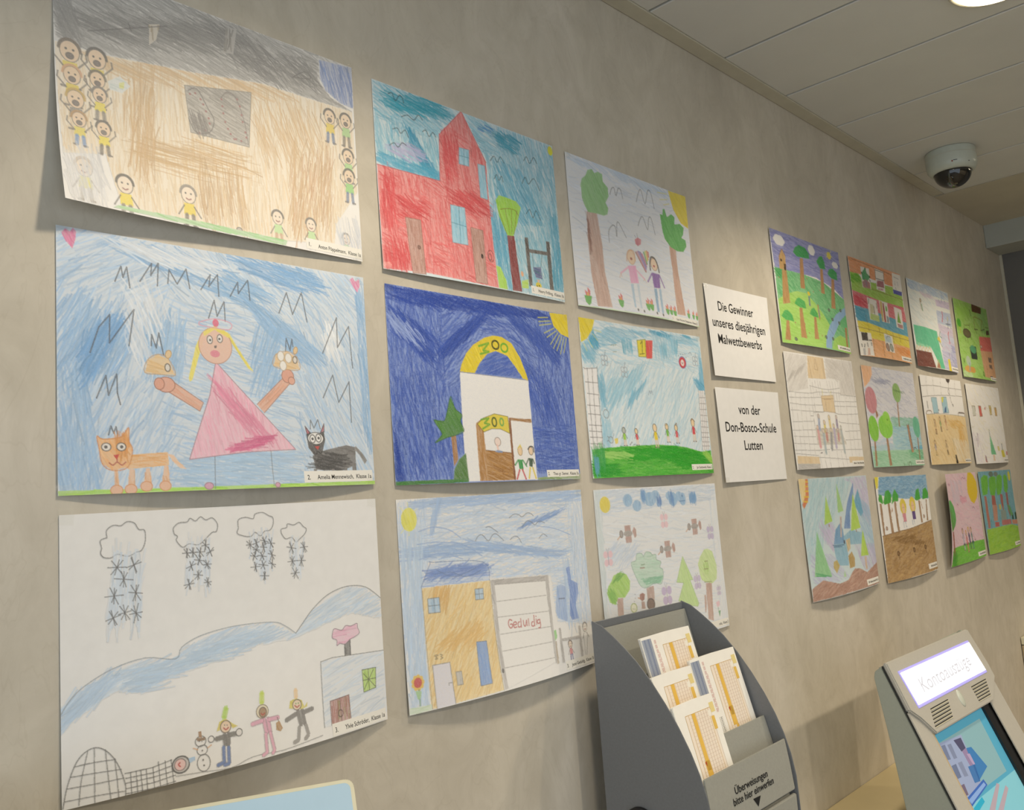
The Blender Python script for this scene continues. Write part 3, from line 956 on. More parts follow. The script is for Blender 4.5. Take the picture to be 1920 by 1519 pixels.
sheet('child_drawing', 'pencil drawing of a tan hall with yellow-shirted children cheering, top left sheet', -0.0009, 2.0886, 0.0001, res=(0.74, 0.74), bl=.030, bm=.008, br=.002, seed=1, fade=0.22, group=GRP)
part('drawn_hall')
G1 = '0.6,105 47.4,104.1 160.7,89.5 268.7,72.4 416.9,70 418.9,192.3 375.7,250.3 371.2,279.1 288.8,289.5 173.5,290.3 64.8,289.5 51.6,229.2 3.2,241'
F(G1, '#efe0c6', .8)
S(G1, '#e2cba4 #d8bb8c #e6d2b0', 1500, 42, 90, 1., 9, .15)
S('112.7,198.7 215.7,177.2 214.4,215.2 111.8,238.6', '#c39a5c #cba768', 90, 80, 2, 1., 4)
S('168.3,230.3 231.8,218.3 229.6,275.2 167,273.5', '#b98e52 #c9a468', 90, 60, 88, 1., 4)
S('302.5,167.7 375.7,144.6 369.6,254 300.7,266.7', '#bd9258 #cba56a #c58f55', 150, 60, 100, 1., 7)
S('73.3,150.3 114.7,113.2 111.9,236.4 90.4,241.3', '#c69d63 #cfac74', 120, 60, 95, 1., 6)
S('259,114.9 366.3,97.5 334.3,149.8 259.3,173.5', '#d3b07c #c9a46a', 120, 60, 70, .9, 10)
S('53.5,104.2 268.6,74.9 338.1,74.3 254.9,86.6 53.2,126', '#d8b581', 120, 60, 12, 1.2, 5)
part('drawn_roof')
G2 = '0,0 420,0 362.2,6.5 361.9,41 380.4,59.2 416.9,70 338.3,71.7 268.7,72.4 160.7,89.5 47.4,104.1 0.6,104'
F(G2, '#c3c0bb', .55)
S(G2, '#8b8986 #a3a19d #7c7a77 #b5b3ae', 1700, 50, 17, 1.1, 12, .2)
S('29.9,66.8 153.1,26.4 216.6,10.7 205.6,38.9 89.4,74.3 33.8,78.4', '#6b6a68 #7d7b78', 220, 60, 8, 1.1, 8)
S('196.3,20.4 232,7.7 278.9,23.9 358.3,23.7 357.2,45.1 282.5,65.7 230.2,55 210.4,44.6', '#636160 #787674', 260, 40, 30, 1.1, 20)
S('1,54.1 18.4,47.4 27.9,74.1 8.2,98.2', '#7a7876 #8d8b88', 120, 45, 65, 1.1, 12)
C('111.8,43.7 125.3,38.8 120.3,61.3 111.2,71.3', '#a08a5a #7d6a40', 90, 1, .5)
C('216.6,10.7 232,6.4 225.5,44.4 210.3,47', '#6e675c #5b564e', 100, 1, .6)
Lns('85.6,50.9 89.7,60.7 87.6,57|316.6,47.4 337.3,33 345.7,40.8 316.6,47.4|37.7,79.2 134.3,37.9', '#4f4d4c', 1.1)
part('drawn_blue_corner')
C('362.2,6.5 420.2,0.2 418.8,64.6 395.5,62.7 371.8,51.2 362.2,35.7', '#4f77bd #6389c8 #3f66ad', 75, 1.4, .5)
part('drawn_gate')
C('155.4,109.7 203.6,99.7 249.5,90.7 242.6,169.2 160.7,170.9', '#a29d94 #8d8880 #7d7871', 20, 1.2, .75)
Lns('155.4,109.7 249.5,90.7 242.6,169.2 160.7,170.9 155.4,109.7', '#77726a', 1., sm=False)
Ln('159.9,115.3 171.8,109.4 185.5,131.1 193.5,145.3 186.9,163.5 167.7,168.6 158.9,152.6', '#5d5754', 1.3)
Ln('205.6,111 213.4,101.5 225.9,105 237.5,135.6 241.4,165.9', '#6f625f', 1.)
Dots('162.1,119.3 169.3,116 176.2,122.1 179.6,128.1 182.9,136.5 186.3,145 187.3,151.7 180.9,162.8 172.4,168.5 205.6,113.4 206.5,122.7 207.4,132 209.5,143.3 212.9,151.8 216.4,158 223.7,163.2 228.3,106.7 231.8,115.4 233.9,126.9 234.9,136.3 238.2,149.8 239.2,156.8 221.2,163.9 231.3,163.7', '#9c5a58', 1.6)
S('161.4,145 184.9,150 182,164.8 165.5,164.6', '#6a6460', 40, 25, 70)
part('drawn_crowd')
for c, hr, sh, pa, ha in (('16.7,112.2', 14, '#e8d34a', None, '#6a5a48'), ('47.3,111.7', 13, '#e3cf4c', None, '#4c463f'), ('18.4,141.3', 12, '#e2cc3e', None, '#d6a57a'), ('47,137.7', 11, None, None, '#6a5f4a'),
                          ('21,170', 12, '#8a857d', None, '#c5a24a'), ('48.7,156.5', 10, '#e8d640', '#77726a', '#77706a'), ('23.6,194.4', 10, '#e3d24c', '#5f8fc4', '#b58a50'), ('51.1,198.6', 10, '#ecd92e', '#5d574f', '#4a443e')):
    Kid(c, hr * .92, sh, pa, ha, '#eccfae', '#6d655e', 2, 1, .75, shout=1)
for c, sh in (('375.7,89.6', '#e2c93c'), ('403.9,88.4', '#a8d08a'), ('404.8,142.7', '#a8d58a'), ('404.5,173.1', '#8fcf74')):
    Kid(c, 10.5, sh, '#4f6f9c' if sh != '#a8d08a' else '#6d665c', '#4b443d', '#ecd2b2', '#6d655e', 2, 1, .8, shout=1)
for c, hr, sh, pa, ha, ln_ in (('24.9,253.3', 11, '#e6df6c', '#b5b0a8', '#cdbfae', '#a39c94'), ('71.3,262.7', 11, '#edd92a', '#7d766c', '#3b3630', '#57504a'), ('151.4,256.5', 11, '#e9d22c', '#6a6258', '#8a8178', '#57504a'),
                           ('278.8,259.9', 9.5, '#bfe2a4', '#c9a07c', '#57504a', '#6a635c'), ('332.2,259.7', 9, '#bfe2a4', '#9c8c7c', '#6a635c', '#6a635c'), ('392.1,269.1', 8, '#c5e6b0', None, '#8c857c', '#8c857c')):
    Kid(c, hr, sh, pa, ha, '#f0e0cc', ln_, 1, 1, .8)
part('drawn_small_house')
C('59.1,135 73.8,123.9 86.2,133.2 75.5,145.3 61,145.3', '#c9d6d2', 10, .6, .4)
C('72.6,133 78.9,130 77.7,139.1 72.4,139.6', '#dde06a', 10, 1, .8)
El('219.2,288.3', 4, 3.4, '#bcb5ac', '#3c3734', .9)
part('drawn_shading')
S('6.9,244.2 47.6,234.4 48.9,282.2 15.9,291.1 4.7,281.3', '#c9cbd0 #d9dadc', 90, 40, 80, 1)
S('375.7,251.6 418.8,244.9 418.1,281.5 375.6,278.3', '#c3cad6', 50, 30, 80, 1)
part('drawn_grass')
C('60.7,290.3 173.5,288 291.5,289 288.5,296.1 173.3,295.3 54.7,294.6', '#7ec66e #9fd78c', 8, 1.2, .6, L=40)
slip(322, 419, 279, 294, [('1.', 325, 290, 7.2, 'LEFT', .85), ('Anton Pöppelmann,  Klasse 1a', 342, 290.5, 6.9, 'LEFT', 75.0)])
tapes('tr br')


sheet('child_drawing', 'crayon drawing of a crowned girl in a pink triangle dress between two cats', 0.0000, 1.7700, -0.0025, res=(0.74, 0.69), bl=.001, bm=.012, br=.003, seed=2, fade=0.08, group=GRP)
part('drawn_sky')
F(SH, '#c3d6ea', .62)
S(SH, '#a9c8e6 #bcd3ea #95bce2 #d8e2ec', 3000, 42, lambda x, y: (-62 if x < 130 else (62 if x > 300 else 12)) + (30 if y < 70 else 0) * (1 if x < 300 else -.6), 1.3, 14, .25)
for a, n, an, c in (('-0.3,72.6 47.1,92.6 85.6,106.2 71.8,158.2 25.8,176 2.2,156.5', 300, -62, '#86b3de #9cc1e4'), ('69.6,9.3 162.5,7.8 266.8,42.2 238.1,70.9 137.5,37.8 73.7,22.2', 260, 16, '#7fb0dd #90bbe1'), ('213.8,-0.5 339,6.1 343.9,32.2 281.3,35.2 229.2,17.1', 220, 12, '#6ea6da #86b4de'),
                    ('2.2,171 31.9,171.4 44.8,299 1.5,295.5', 260, 84, '#92b9df #a8c8e6'), ('85.8,97.2 150.4,99.6 139.1,169.9 93.8,150.1', 220, 100, '#8fb9e0 #a6c7e6'), ('227.9,54.7 279.5,76.4 345.6,119.5 306.1,130.2 251,89.5', 240, 40, '#83b1dd #9bc0e3'),
                    ('405.1,24.3 421.9,22.1 422,235.7 405.6,235.9', 160, 84, '#7fafdc #9bc0e3'), ('151.2,255.9 286.2,251.6 301.3,296.2 131.6,291.2', 260, 4, '#a9c9e6'), ('237.2,95.8 275.8,97.1 272.5,177.6 234.7,164.7', 160, 110, '#94bbe0'), ('26.3,122.9 72.6,98.6 52.8,144.3 29.9,175.8', 160, -65, '#74a8da')):
    S(a, c, n, 40, an, 1.2, 9)
S('48.1,6.2 187.5,11.1 181.8,31.4 87,22.3', '#e9edf2 #dbe4ee', 120, 45, 18, 1.4)
S('86.4,61.1 122.7,63.2 93.8,150.1 74.4,129.5', '#e6ebf1', 80, 45, 70, 1.4)
S('354.4,68.4 372.3,88 370.5,120.2 345.4,122.1', '#eef1f4', 60, 30, 75, 1.4)
part('drawn_grass')
C('0,291.8 131.6,293 420.3,292.2 419.9,297.5 179,297.6 0.4,297.5', '#a9dc3e #bfe860 #8fcf30', 2, 1.6, .8, L=40)
part('drawn_birds')
Lns('63.7,55.2 70.9,36.2 72.9,49.4 77.5,36.3 80.9,60.7|92.8,51.1 107.3,27.2 105.8,42.4 115.4,25.9 113.7,54|126.6,49.2 128.6,32.1 138.4,48.3 150.2,27.7 154.5,52|168.7,51.3 181.9,30.2 179.4,45.8 191.6,28.8 192.5,56.7|208.1,54.7 219.3,34.7 219.6,49.6 233.6,30.2 235.9,56.2|277.9,68.4 290.6,39.1 298.7,67.9 314,36.1 321,75.9|34.9,140.3 44.9,110.3 57.2,94.8 56.2,127.7 85.1,85.6 78.3,129.1|40.9,191.1 51.5,164.9 54,187.4 63.6,162.7 63.9,184.8 66.9,197.6|343.6,117 369.7,64.6 368.7,107 389.7,74.9 392.8,134.2|340.1,178.5 358.1,146.2 365.4,184 385.2,153.9 385.1,211|104.3,126.9 105.2,113.3 110.3,129.1 113.9,110.6 118.9,137|284.7,122.9 287.1,101.1 292.1,117.3 295.7,101.6 296.7,111.8|177.7,86.1 186,62.4 189.2,82.5 199.3,62.7 200,87.8|52.8,232.2 55.7,221.9 58.5,230 61.3,222.5 62.6,232.5', '#4a4a50', 1.4, sm=False)
part('drawn_hearts')
part('drawn_heart')
C('6,7.2 10,2.1 14.6,5.2 18.1,0.1 21.5,3.9 20.6,13.3 17.3,24.3 10.9,17.1', '#e27aa8 #d95f96', 70, 1.6, .8)
part('drawn_heart')
C('395.5,6.7 400.4,2.7 405.4,8.1 412.3,3.2 413,13.5 408.4,23.8 402.1,17.7', '#e07ab0 #d04f92', 60, 1.6, .7)
part('drawn_girl')
C('184.9,140.2 290.6,248.6 218.4,251.9 144.5,260.3 175,182', '#eeb2c6 #e89bb4 #f2c3d2', 78, 1.5, .75)
S('183,162.8 205.3,180.6 253.8,229.7 226.9,232.4 187.3,186.1', '#dd7f9f #e48fab', 120, 36, 50, 1.2)
S('200.6,244.4 253.8,229.7 245.1,243.1 205.5,250.3', '#d2588a #dc6f98', 60, 36, -8, 1.3)
Ln('184.9,140.2 290.6,248.6 218.4,251.9 144.5,260.3 175,182 184.9,140.2', '#a97f8b', 1., sm=False)
Lns('176.5,257.1 174.2,295.9|253.5,251 253.9,294.8', '#7d8794', 1., sm=False)
El('166.5,292.2', 5.5, 4, '#d9a3bc', '#a97f8b'); El('259.4,293.7', 3.5, 3, '#d9a3bc', '#a97f8b')
C('122.9,164 166.1,191.6 161,202.2 120.3,178.8', '#e3ad92 #d99b80', 32, 1.4, .85)
C('238.5,191.3 285,149.4 290.2,160.5 248.1,201.9', '#e3ad92 #d99b80', -42, 1.4, .85)
Lns('122.9,164 166.1,191.6 161,202.2 120.3,178.8|238.5,191.3 285,149.4 290.2,160.5 248.1,201.9', '#a8705c', .9, sm=False)
El('120.4,172', 11, 9, '#e3ad98', '#a8705c'); El('112.5,171.3', 6, 7, '#e0a48e', '#a8705c'); El('286.3,151.9', 9, 9, '#e0a48e', '#a8705c'); El('291.8,157.9', 5, 5, '#e3ad98', '#a8705c')
C('159.5,122.2 167.2,107.4 177.4,96.9 172.2,106.9 153.5,164.5 149.9,167 148.8,162.5', '#ecdf5a #e3d348', 75, 1.6, .9)
C('195.1,97.5 205.2,103.8 220.1,126.8 236.6,149.5 228.7,145.6 209.9,117.9', '#ecdf5a #e3d348', 60, 1.6, .9)
El('185.5,120', 22, 22.5, '#e9c2ae', '#c08a70')
C('169.8,103.6 185,94.9 206.5,103.7 203.7,108.8 184.9,99.7 170.9,109.4', '#ead95a', 10, 1.6, .9)
Ln('165.2,92.2 185.3,86 207,89.1 205.4,97.7 185,97.3 166.3,95.7 165.2,92.2', '#dfa0b4', 1.2)
El('186.9,91.1', 4.2, 5, '#e0708c')
El('178.2,113', 3.6, 5, '#e9e4e0', '#5a5450'); El('191.7,110.4', 3.6, 5, '#e9e4e0', '#5a5450')
Dots('178.7,113.4 191.1,110.9', '#4c4a4c', 1.6)
C('183.8,120.1 187.3,119.3 186.7,122.7 183.7,123', '#6d6260', 0, 1, 1)
El('184.5,130.1', 6.5, 4.5, '#e0899a')
part('drawn_mice')
for q, e in (('95.8,158.9 99.4,144.1 112,136.4 124.6,141.2 132.3,160 113.8,160', '123.2,151.5'), ('265.7,139.4 270.5,124 287.7,118.9 301.9,125.4 305.5,141.8 285.2,143.1', '298.8,129.5')):
    part('drawn_mouse'); C(q, '#e6c48e #dbb47a', 10, 1.4, .85); Ln(q, '#c39a5c', .9, True); El(e, 3.2, 4.6, '#ded8d0', '#4c4640', 1.)
El('124.7,135.4', 3.5, 5, '#e6c898', '#c39a5c', .8, 20); El('300.3,116.6', 3, 5, '#e6c898', '#c39a5c', .8, 20)
for q in ('277.5,126', '288.8,127.7', '280.3,138.4'): El(q, 5, 6.5, '#f0eeea', '#bfae98')
part('drawn_orange_cat')
C('72.5,254.4 118.8,251.3 119.6,266.7 72.3,270.4', '#eeb978 #e5a45c', 4, 1.5, .8)
for q in ('57.5,270.2 61.7,270.2 63.1,295.5 57.6,295.4', '74.4,270.4 80.4,270.5 79.3,296.1 70.8,295.8', '92.8,269.6 97.1,269.7 98.9,293.5 88,293.2', '113.9,266.7 118.4,266.7 119.7,293.1 108.9,292.7'): C(q, '#ebb98c #e0a56e', 88, 1.3, .75)
for q in ('59.7,293.3', '75.1,292.8', '92.4,290.1', '113.9,290.3'): El(q, 6.5, 5.5, '#ecbfa2', '#dd9a66')
C('118.7,253.5 125.5,254.6 131.1,262.4 140.2,271.5 132.1,270.2 124.2,262.4', '#eec095', 30, 1.3, .7)
C('40.5,233.4 46.6,236.5 66.4,234.1 75.1,223.3 74.9,238.3 78.6,249.1 72.3,268.3 55.5,271.2 45.3,263.7 42.4,247', '#f0b778 #e8a660 #f3c894', 60, 1.6, .85)
S('58,236.3 74.9,234 72.5,255.5 59.9,251.2', '#e0984a', 40, 20, 85)
Ln('40.5,233.4 46.6,236.5 66.4,234.1 75.1,223.3 74.9,238.3 78.6,249.1 72.3,268.3 55.5,271.2 45.3,263.7 42.4,247', '#d98f4e', 1.1, True)
El('50,245.3', 5, 4.4, '#ece6de', '#5a5450'); El('66.3,245.2', 5, 4.4, '#ece6de', '#5a5450'); Dots('49.6,245.3 66.7,245.2', '#57504c', 2)
C('57.3,254.4 64,253.3 61,259.7', '#cf3a34', 0, 1, 1); Ln('52.5,262.8 56.6,265.5 61.2,262.2 66,265.6 70.7,262.3', '#b8584a', 1.2); Ln('61.2,259.2 61.2,262.2', '#b8584a', 1.2)
part('drawn_black_cat')
C('316.2,256.6 338.9,249.1 373.2,242.6 388.9,245.2 387.4,270 361.9,277.4 319.7,275.5', '#6d6a69 #575452 #7f7c7a', 8, 1.5, .9)
S('320.5,259.2 363.3,251.7 361.9,277.4 319.8,274.2', '#2b2a2b #3a393a', 70, 34, 8, 1.4)
for q in ('316.2,274.2 321.2,274.2 320.7,284.2 315.8,284.1', '345.2,274.6 350.3,274.7 349.8,284.9 344.6,284.8', '366.8,272.4 372.1,272.4 370.8,285.3 366.1,285.2', '381.2,267.4 388.2,267.4 387.2,285.7 380.2,285.5'): C(q, '#5a5755 #6d6a69', 88, 1.4, .85)
C('389,243.3 401.3,254.4 407.9,263.7 403.6,268.9 394.7,255.7 387.1,249.1', '#777472 #5c5957', 50, 1.4, .8)
C('308.7,229.1 312,222.7 316.2,226.4 332.6,226.2 337.2,223.6 338.1,236.4 332.8,251.6 320.6,257.9 310.8,246.6', '#4f4c4b #3c3a3a', 70, 1.6, .95)
C('307.8,217.8 314.7,226.5 310.2,228.5', '#b8576c', 0, 1, .9); C('338.3,213.8 337.2,223.6 331.7,226.2', '#b8576c', 0, 1, .9)
Ln('307.8,217.8 314.7,226.5 310.2,229 307.8,217.8', '#2f2d2e', 1.2, sm=False); Ln('338.3,213.8 337.7,224.9 331.7,226.2 338.3,213.8', '#2f2d2e', 1.2, sm=False)
Ln('315.9,221.4 317,209.2 321.8,220 328.9,208.4 331.9,221.1', '#4a4a4c', 1.2, sm=False)
El('323.2,233.9', 12.5, 8, '#f2f0ee', '#2f2d2e'); El('318.2,234.5', 4.2, 5.4, '#f2f0ee', '#2b2a2b', 1.1); El('327.7,233.4', 4.2, 5.4, '#f2f0ee', '#2b2a2b', 1.1); Dots('318.2,234.5 328,233.4', '#2b2a2b', 2)
C('320.6,244.6 328.7,244 325.4,249.1', '#c8443c', 0, 1, 1); Ln('318.5,252.1 322.2,254.6 325.6,251.1 329.1,254.2 332.2,251.1', '#1f1e1f', 1.3)
slip(300, 416, 277, 292, [('2.', 305, 288, 7.6, 'LEFT', .85), ('Amelia Mennewisch,  Klasse 1a', 321, 288, 7.2, 'LEFT', 93.0)])
tapes('tl tr bl br')


sheet('child_drawing', 'white snow scene drawing with igloo, snowman and three children, bottom left sheet', 0.0006, 1.4529, -0.0019, res=(0.71, 0.64), bl=.002, bm=.020, br=.002, seed=3, fade=0.1, group=GRP)
part('drawn_snow_clouds')
Lns('49.5,27 49.2,19.1 56.7,14 64.7,15.1 71.8,11 80.1,13.1 84.7,20.3 91.4,21.9 92,33.5 87.7,43.5 81.7,45.3 72.1,49.1 60.6,45.8 53.6,49.1 45.7,48 42.4,43.2 43.6,37.7 42.2,29.8 49.5,27|126.3,28.9 125.2,21.7 131.7,16.2 142,15.6 146,11.5 152.5,15 159.2,10.5 165.7,14.5 173.9,12.6 180.4,20.3 178.7,28.8 173.3,29.7 165,36.4 155.5,42.9 143.8,40.9 136,44.3 128.6,36.2 130,31.5 126.3,28.9|207.9,27 208.2,17 218.3,14.5 228.3,16.8 231.4,11.2 241.7,9.7 250.4,14.2 256.3,17.1 255.9,26.1 251.2,32.3 243.7,33.1 237.6,38.5 230.5,33.5 224.6,38.1 214.6,36.9 206.2,33.1 207.9,27|267.5,37.2 267.8,32.1 275.5,30.7 277.2,26.1 286.4,28 294.4,25.1 300.4,30.7 305,34.5 301.6,40.9 293.4,46.9 288.6,50 282.6,43.5 273.3,44.7 267.5,37.2', '#6a6766', 1.)
S('55.8,51.1 88.6,56.2 84.6,119.7 47.6,114.8', '#d3e0ee', 130, 40, 96, 1.3, 8); S('141.2,41.9 170.2,41.6 168.7,87.6 137.3,86.7', '#d6e1ee', 70, 30, 92, 1.2); S('222.9,43.1 255.1,45.4 244.6,85.4 227.4,76.2', '#d3dfee', 60, 30, 92, 1.2); S('279.2,52.4 301,54.1 293.2,87.6 280.9,83.8', '#d6e1ee', 40, 24, 92, 1.2)
part('drawn_snowflakes')
def flake(c, r_):
    part('drawn_snowflake')
    (x, y), = P(c)
    for k in range(3):
        a = math.radians(k * 60 + D.rng.uniform(-20, 20)); q = r_ * D.rng.uniform(.8, 1.25)
        Ln([(x - q * math.cos(a), y - q * math.sin(a)), (x + q * math.cos(a), y + q * math.sin(a))], '#5a5858', 1., sm=False)
    a = math.radians(D.rng.uniform(60, 110)); Ln([(x - r_ * math.cos(a), y - r_ * math.sin(a)), (x + r_ * math.cos(a), y + r_ * math.sin(a))], '#5a5858', 1.)
for c in ('59.8,60', '78.5,59', '66.9,73.5', '56.1,90.3', '79.9,89.6', '54.5,113.5', '67.2,109.5', '79.6,111.6'): flake(c, 8.5)
for c in ('140.9,51.4', '148.2,51.3', '157.1,51.5', '164.2,44.1', '169.9,52.1', '155.8,61', '145.7,66.6', '165.4,66.7', '153.9,77.7', '142.4,87.2', '165.5,87.3'): flake(c, 5.6)
for c in ('222.8,48.1', '231.5,46.7', '242.7,45', '252,48.5', '231.2,55.1', '241.5,52.6', '228,62.4', '239,63.3', '252.6,62.7', '229.2,75.6', '240,74.3', '252.5,74.2', '241,87.6'): flake(c, 5.6)
for c in ('281.4,56.5', '300.2,57.2', '282,73.5', '295.3,73.9', '285.3,88.7'): flake(c, 6.8)
part('drawn_mountains')
S('-0.8,204.7 24.2,178.7 88.3,161 122.3,167.7 130.2,156.2 196.7,142.1 248.1,144.6 280.5,162.7 306.8,136.3 363.8,114.1 394.8,118.3 420.7,136.6 421.7,164.8 365.4,149.1 299.2,164 268,169.8 195.8,168.7 117,179.5 87.3,199.2 52.7,190.5 2.2,216.8', '#c9dbec #dbe6f1 #bcd2e8', 620, 46, -20, 1.2, 14)
S('64.7,168.3 122.2,171.2 196.4,151.8 253.5,157.5 223.9,168.2 121.8,185 87.4,196.9', '#b5cee6 #c3d7ea', 200, 46, -6, 1.2, 12)
S('-1.7,197.1 46.4,171.8 46,189.2 0,218.5', '#bcd3ea', 110, 40, -40, 1.2)
Ln('-0.8,204.7 8.9,190.8 24.2,178.7 53.3,166.4 88.3,161 122.3,167.7 130.2,156.2 153.6,146.8 196.7,142.1 248.1,144.6 265.8,151.6 280.5,162.7', '#8b95a0', .9)
Ln('280.5,162.7 293.5,150.2 308.3,136.5 333.4,121 363.8,114.1 394.8,118.3 420.7,136.6', '#6f7175', 1.)
Ln('113.8,290.6 143.8,293.4 177.7,296.9 199.6,292.7 216.4,291.8 247.9,294.1 306,290.7', '#8d8b8a', .9)
part('drawn_igloo')
Ln('0.8,295.4 5.3,274.1 14.2,253.2 25.1,244.1 36,243.8 46.9,252.4 55.5,267.4 60.8,286.1 60.5,296.9', '#5f5d5c', 1.1)
Lns('13,257.2 31.3,257.3 52.3,259.1|8.6,266.6 31.1,267.9 57.7,270.2|4.9,277.1 30.9,278.5 59.8,279.4|2.6,289 30.7,290.2 60.6,292.6|25,245.2 18.1,273.2 15.5,295.6|31.6,243.5 31,272.2 30.5,296.5|42.5,247.1 44.2,273.3 45.9,297.4|51.3,257.7 53,279.8 53.7,297.3', '#6b6968', 1., )
Lns('61,275.3 76,275.7 90.1,275.8 110.7,272.9|61.6,280.2 90,281.3 111.7,278.8|61.5,285.2 89.8,285.7 112.8,284.7|61.4,290.6 89.7,291.2 113.4,289.3|61.7,295.5 89.6,296.8 113.2,295.4|66.7,275.6 66.7,296.8|72.5,275.5 72.7,297.5|77.2,276 77.8,297|83,275.8 82.9,297.3|90.1,275.8 90.3,296.9|96.2,271.7 96.7,297.5|103.4,272.3 103.9,297.5|109.9,272.7 111.2,297.8', '#4f4d4c', 1., sm=False)
El('120.3,280.1', 9.5, 8.5, '#c9c5c2', '#454342', 1.6); El('119.6,280', 6.4, 6, '#efc9c4', '#7a6a68'); Ln('119.6,277.9 117.6,279.5 119.5,282', '#c2362c', 1.4)
C('129.2,275.6 136.7,275.1 137.1,279.1 130.3,280.9', '#9fc4e6 #8ab5e0', 0, 1.4, .8)
part('drawn_snowman')
El('146.2,284.2', 7.5, 8.8, None, '#5f5d5c'); El('145.8,270.7', 6, 5.2, None, '#5f5d5c'); El('144.8,261.2', 6.2, 5.4, None, '#5f5d5c')
C('139.8,256.7 150.6,257.9 150,261.2 141,260.4', '#8b6a44', 0, 1, .9); C('143.1,250.4 146.4,250.7 146.5,257.4 142.9,256.6', '#a0713c', 90, 1, .9)
Lns('135.7,266.6 140.7,269.1|152.3,269.9 157,267.5', '#dba26a', 1.2); Dots('145.7,281.1 146.1,287 145.8,271.2', '#7b7672', 1.2); Dots('143.3,260.9 146.3,261.6', '#3c3a3a', .7)
part('drawn_children')
Ln('175,242.4 178.6,231.9', '#b5d84a', 7, sm=False); Ln('224.8,236.2 226.1,224.1', '#c9dc4e', 7, sm=False); Ln('272.6,239.2 273.1,229.7', '#f0cfa0', 6, sm=False)
def kid3(h, coat, leg, hair, pts, feet):
    for q in pts: Ln(q, '#5a5756', 1.2 + 4.6, sm=False); Ln(q, coat, 4.8, sm=False)
    for q in feet: Ln(q, '#6a6664', 5., sm=False); Ln(q, leg, 3.8, sm=False)
part('drawn_child')
kid3('176.1,251.6', '#85817c', '#6a86bd', '#ddcf50', ('173.6,260.6 173.8,271.2', '178.4,260.4 177.2,272', '162.9,262.9 172.2,262.6', '180.3,262 192.5,262.3'), ('171.1,273 170,289.2 162,290.8', '177.2,274.4 175.8,291.8 169.9,292.2'))
C('164.5,255 168.8,245.3 176.9,243.5 186,251.3 191.4,254.4 184.5,255.8 180.7,250.2 172.7,247.4 168.5,254.7', '#dccb4c #cdbb3c', 30, 1.4, .9); El('176,252.1', 6.5, 6.5, '#ecd0b4', '#6a5a50'); Ln('173.3,252.9 175.9,255.4 179.2,253.7', '#b53c34', 1.4)
Dots('174.8,250.2 178,250.8', '#4c4846', .7); El('157.2,261.7', 3.5, 3.4, '#f0ece8', '#5a5756'); El('191.9,261.7', 4, 4, '#e9e4e0', '#5a5756')
part('drawn_child')
kid3('224.9,246', '#eeb4ca', '#efb6cb', '#d8cba8', ('224.9,253.4 227.2,269.8', '230.6,254.6 232,270.8', '209.3,256.7 223.4,255.5', '232,256.1 245.1,256.3'), ('225.7,270.7 224.9,291.3 219.1,293.6', '232,270.8 235,291.2 232,294.1'))
El('224.4,245.2', 8, 7.5, '#e8dcc0', '#8a7a68'); El('224.9,246.3', 5, 5.5, '#a98a6a', '#6a5a50'); Ln('222.6,247.3 224.8,249.2 227.2,247.7', '#b53c34', 1.3)
Ln('243.6,256 244.9,261.2', '#6a5a4c', 1); C('241.1,261.7 245.8,260.2 249.5,269.7 245.9,272.6 240.2,269.7', '#b58a52 #a3773f', 70, 1.4, .9)
part('drawn_child')
kid3('273.2,247.4', '#8f8b87', '#a7a39f', '#ddd060', ('272.9,254.5 275.8,271.5', '279,254.4 281.3,271.9', '255.2,262.1 270.3,257.7', '281,258.1 295,256.3'), ('272.7,273.4 269.6,287.8 263,289.3', '282.5,272.9 285,284.9 279.6,288.8'))
C('261.1,249.6 263.5,241.2 272.6,239.7 280.1,243.2 283.4,251.5 288.6,246.9 287.4,252.3 279.6,253.8', '#ddd060 #cbbd48', 20, 1.4, .9); El('272.9,247.4', 6.2, 6, '#ecd8c0', '#6a5a50'); Ln('269.6,247.7 272.8,250.4 276.2,248.5', '#b53c34', 1.4); Dots('271.5,245.8 275.1,246', '#6aa04c', .9)
part('drawn_blue_house')
C('314.2,203.4 352.5,203.3 421.5,206.1 419.5,286.7 348.4,284.2 310.2,282.6', '#dbe5f0 #cddbea', -16, .9, .5, L=46)
Ln('310.2,282.6 314.2,203.4 332.7,201.2 421.5,206.1', '#77797c', 1., sm=False)
C('323.1,253.6 354.1,251.7 353.9,282.7 322.3,282.6', '#b0706a #8f9a5a #a05a54', 92, 1.6, .7); Ln('321.7,282.5 323.1,253.6 354.1,251.7 353.9,282.7', '#6f4a44', 1.1, sm=False); Ln('338.8,252.7 338.6,282.9', '#6f4a44', 1.); El('337.8,271.2', 3.8, 4.2, None, '#5c4640', 1.1)
C('379.7,225.1 403.9,226 401.7,251.7 379.9,253.6', '#b9d86a #a5cc52', 80, 1.6, .8); Lns('379.7,225.1 403.9,226 401.7,251.7 379.9,253.6 379.7,225.1|390.4,225.9 390,253|380,238.7 402.4,239.4|380.8,250.5 399.5,228|381.8,230.4 401.1,250.2', '#4f5a3c', 1., sm=False)
C('354.1,185.3 363.7,182.7 362.7,202.8 353.2,202.6', '#6a6866 #555352', 88, 1.5, .8); Ln('353.2,202.6 354.1,185.3 363.7,182.7 362.7,202.8', '#3f3d3c', 1., sm=False)
q = '335.8,171.9 339.4,165.8 350.9,169.3 357.9,164.4 366.3,166.1 376.7,164.2 377.4,169.8 379.8,176.9 370.6,181.1 363.7,182.7 355,187.6 346.7,185.6 341.7,187.5 342,180.8 335.6,177.2'
C(q, '#efbcd2 #eaa9c4', 0, 1., .7); Ln(q, '#8f7080', .9, True)
slip(322, 417, 281, 296, [('3.', 326, 292, 7.4, 'LEFT', .85), ('Ylvie Schröder,  Klasse 1a', 343, 292, 7.2, 'LEFT', 72.0)])
tapes('tl tr')


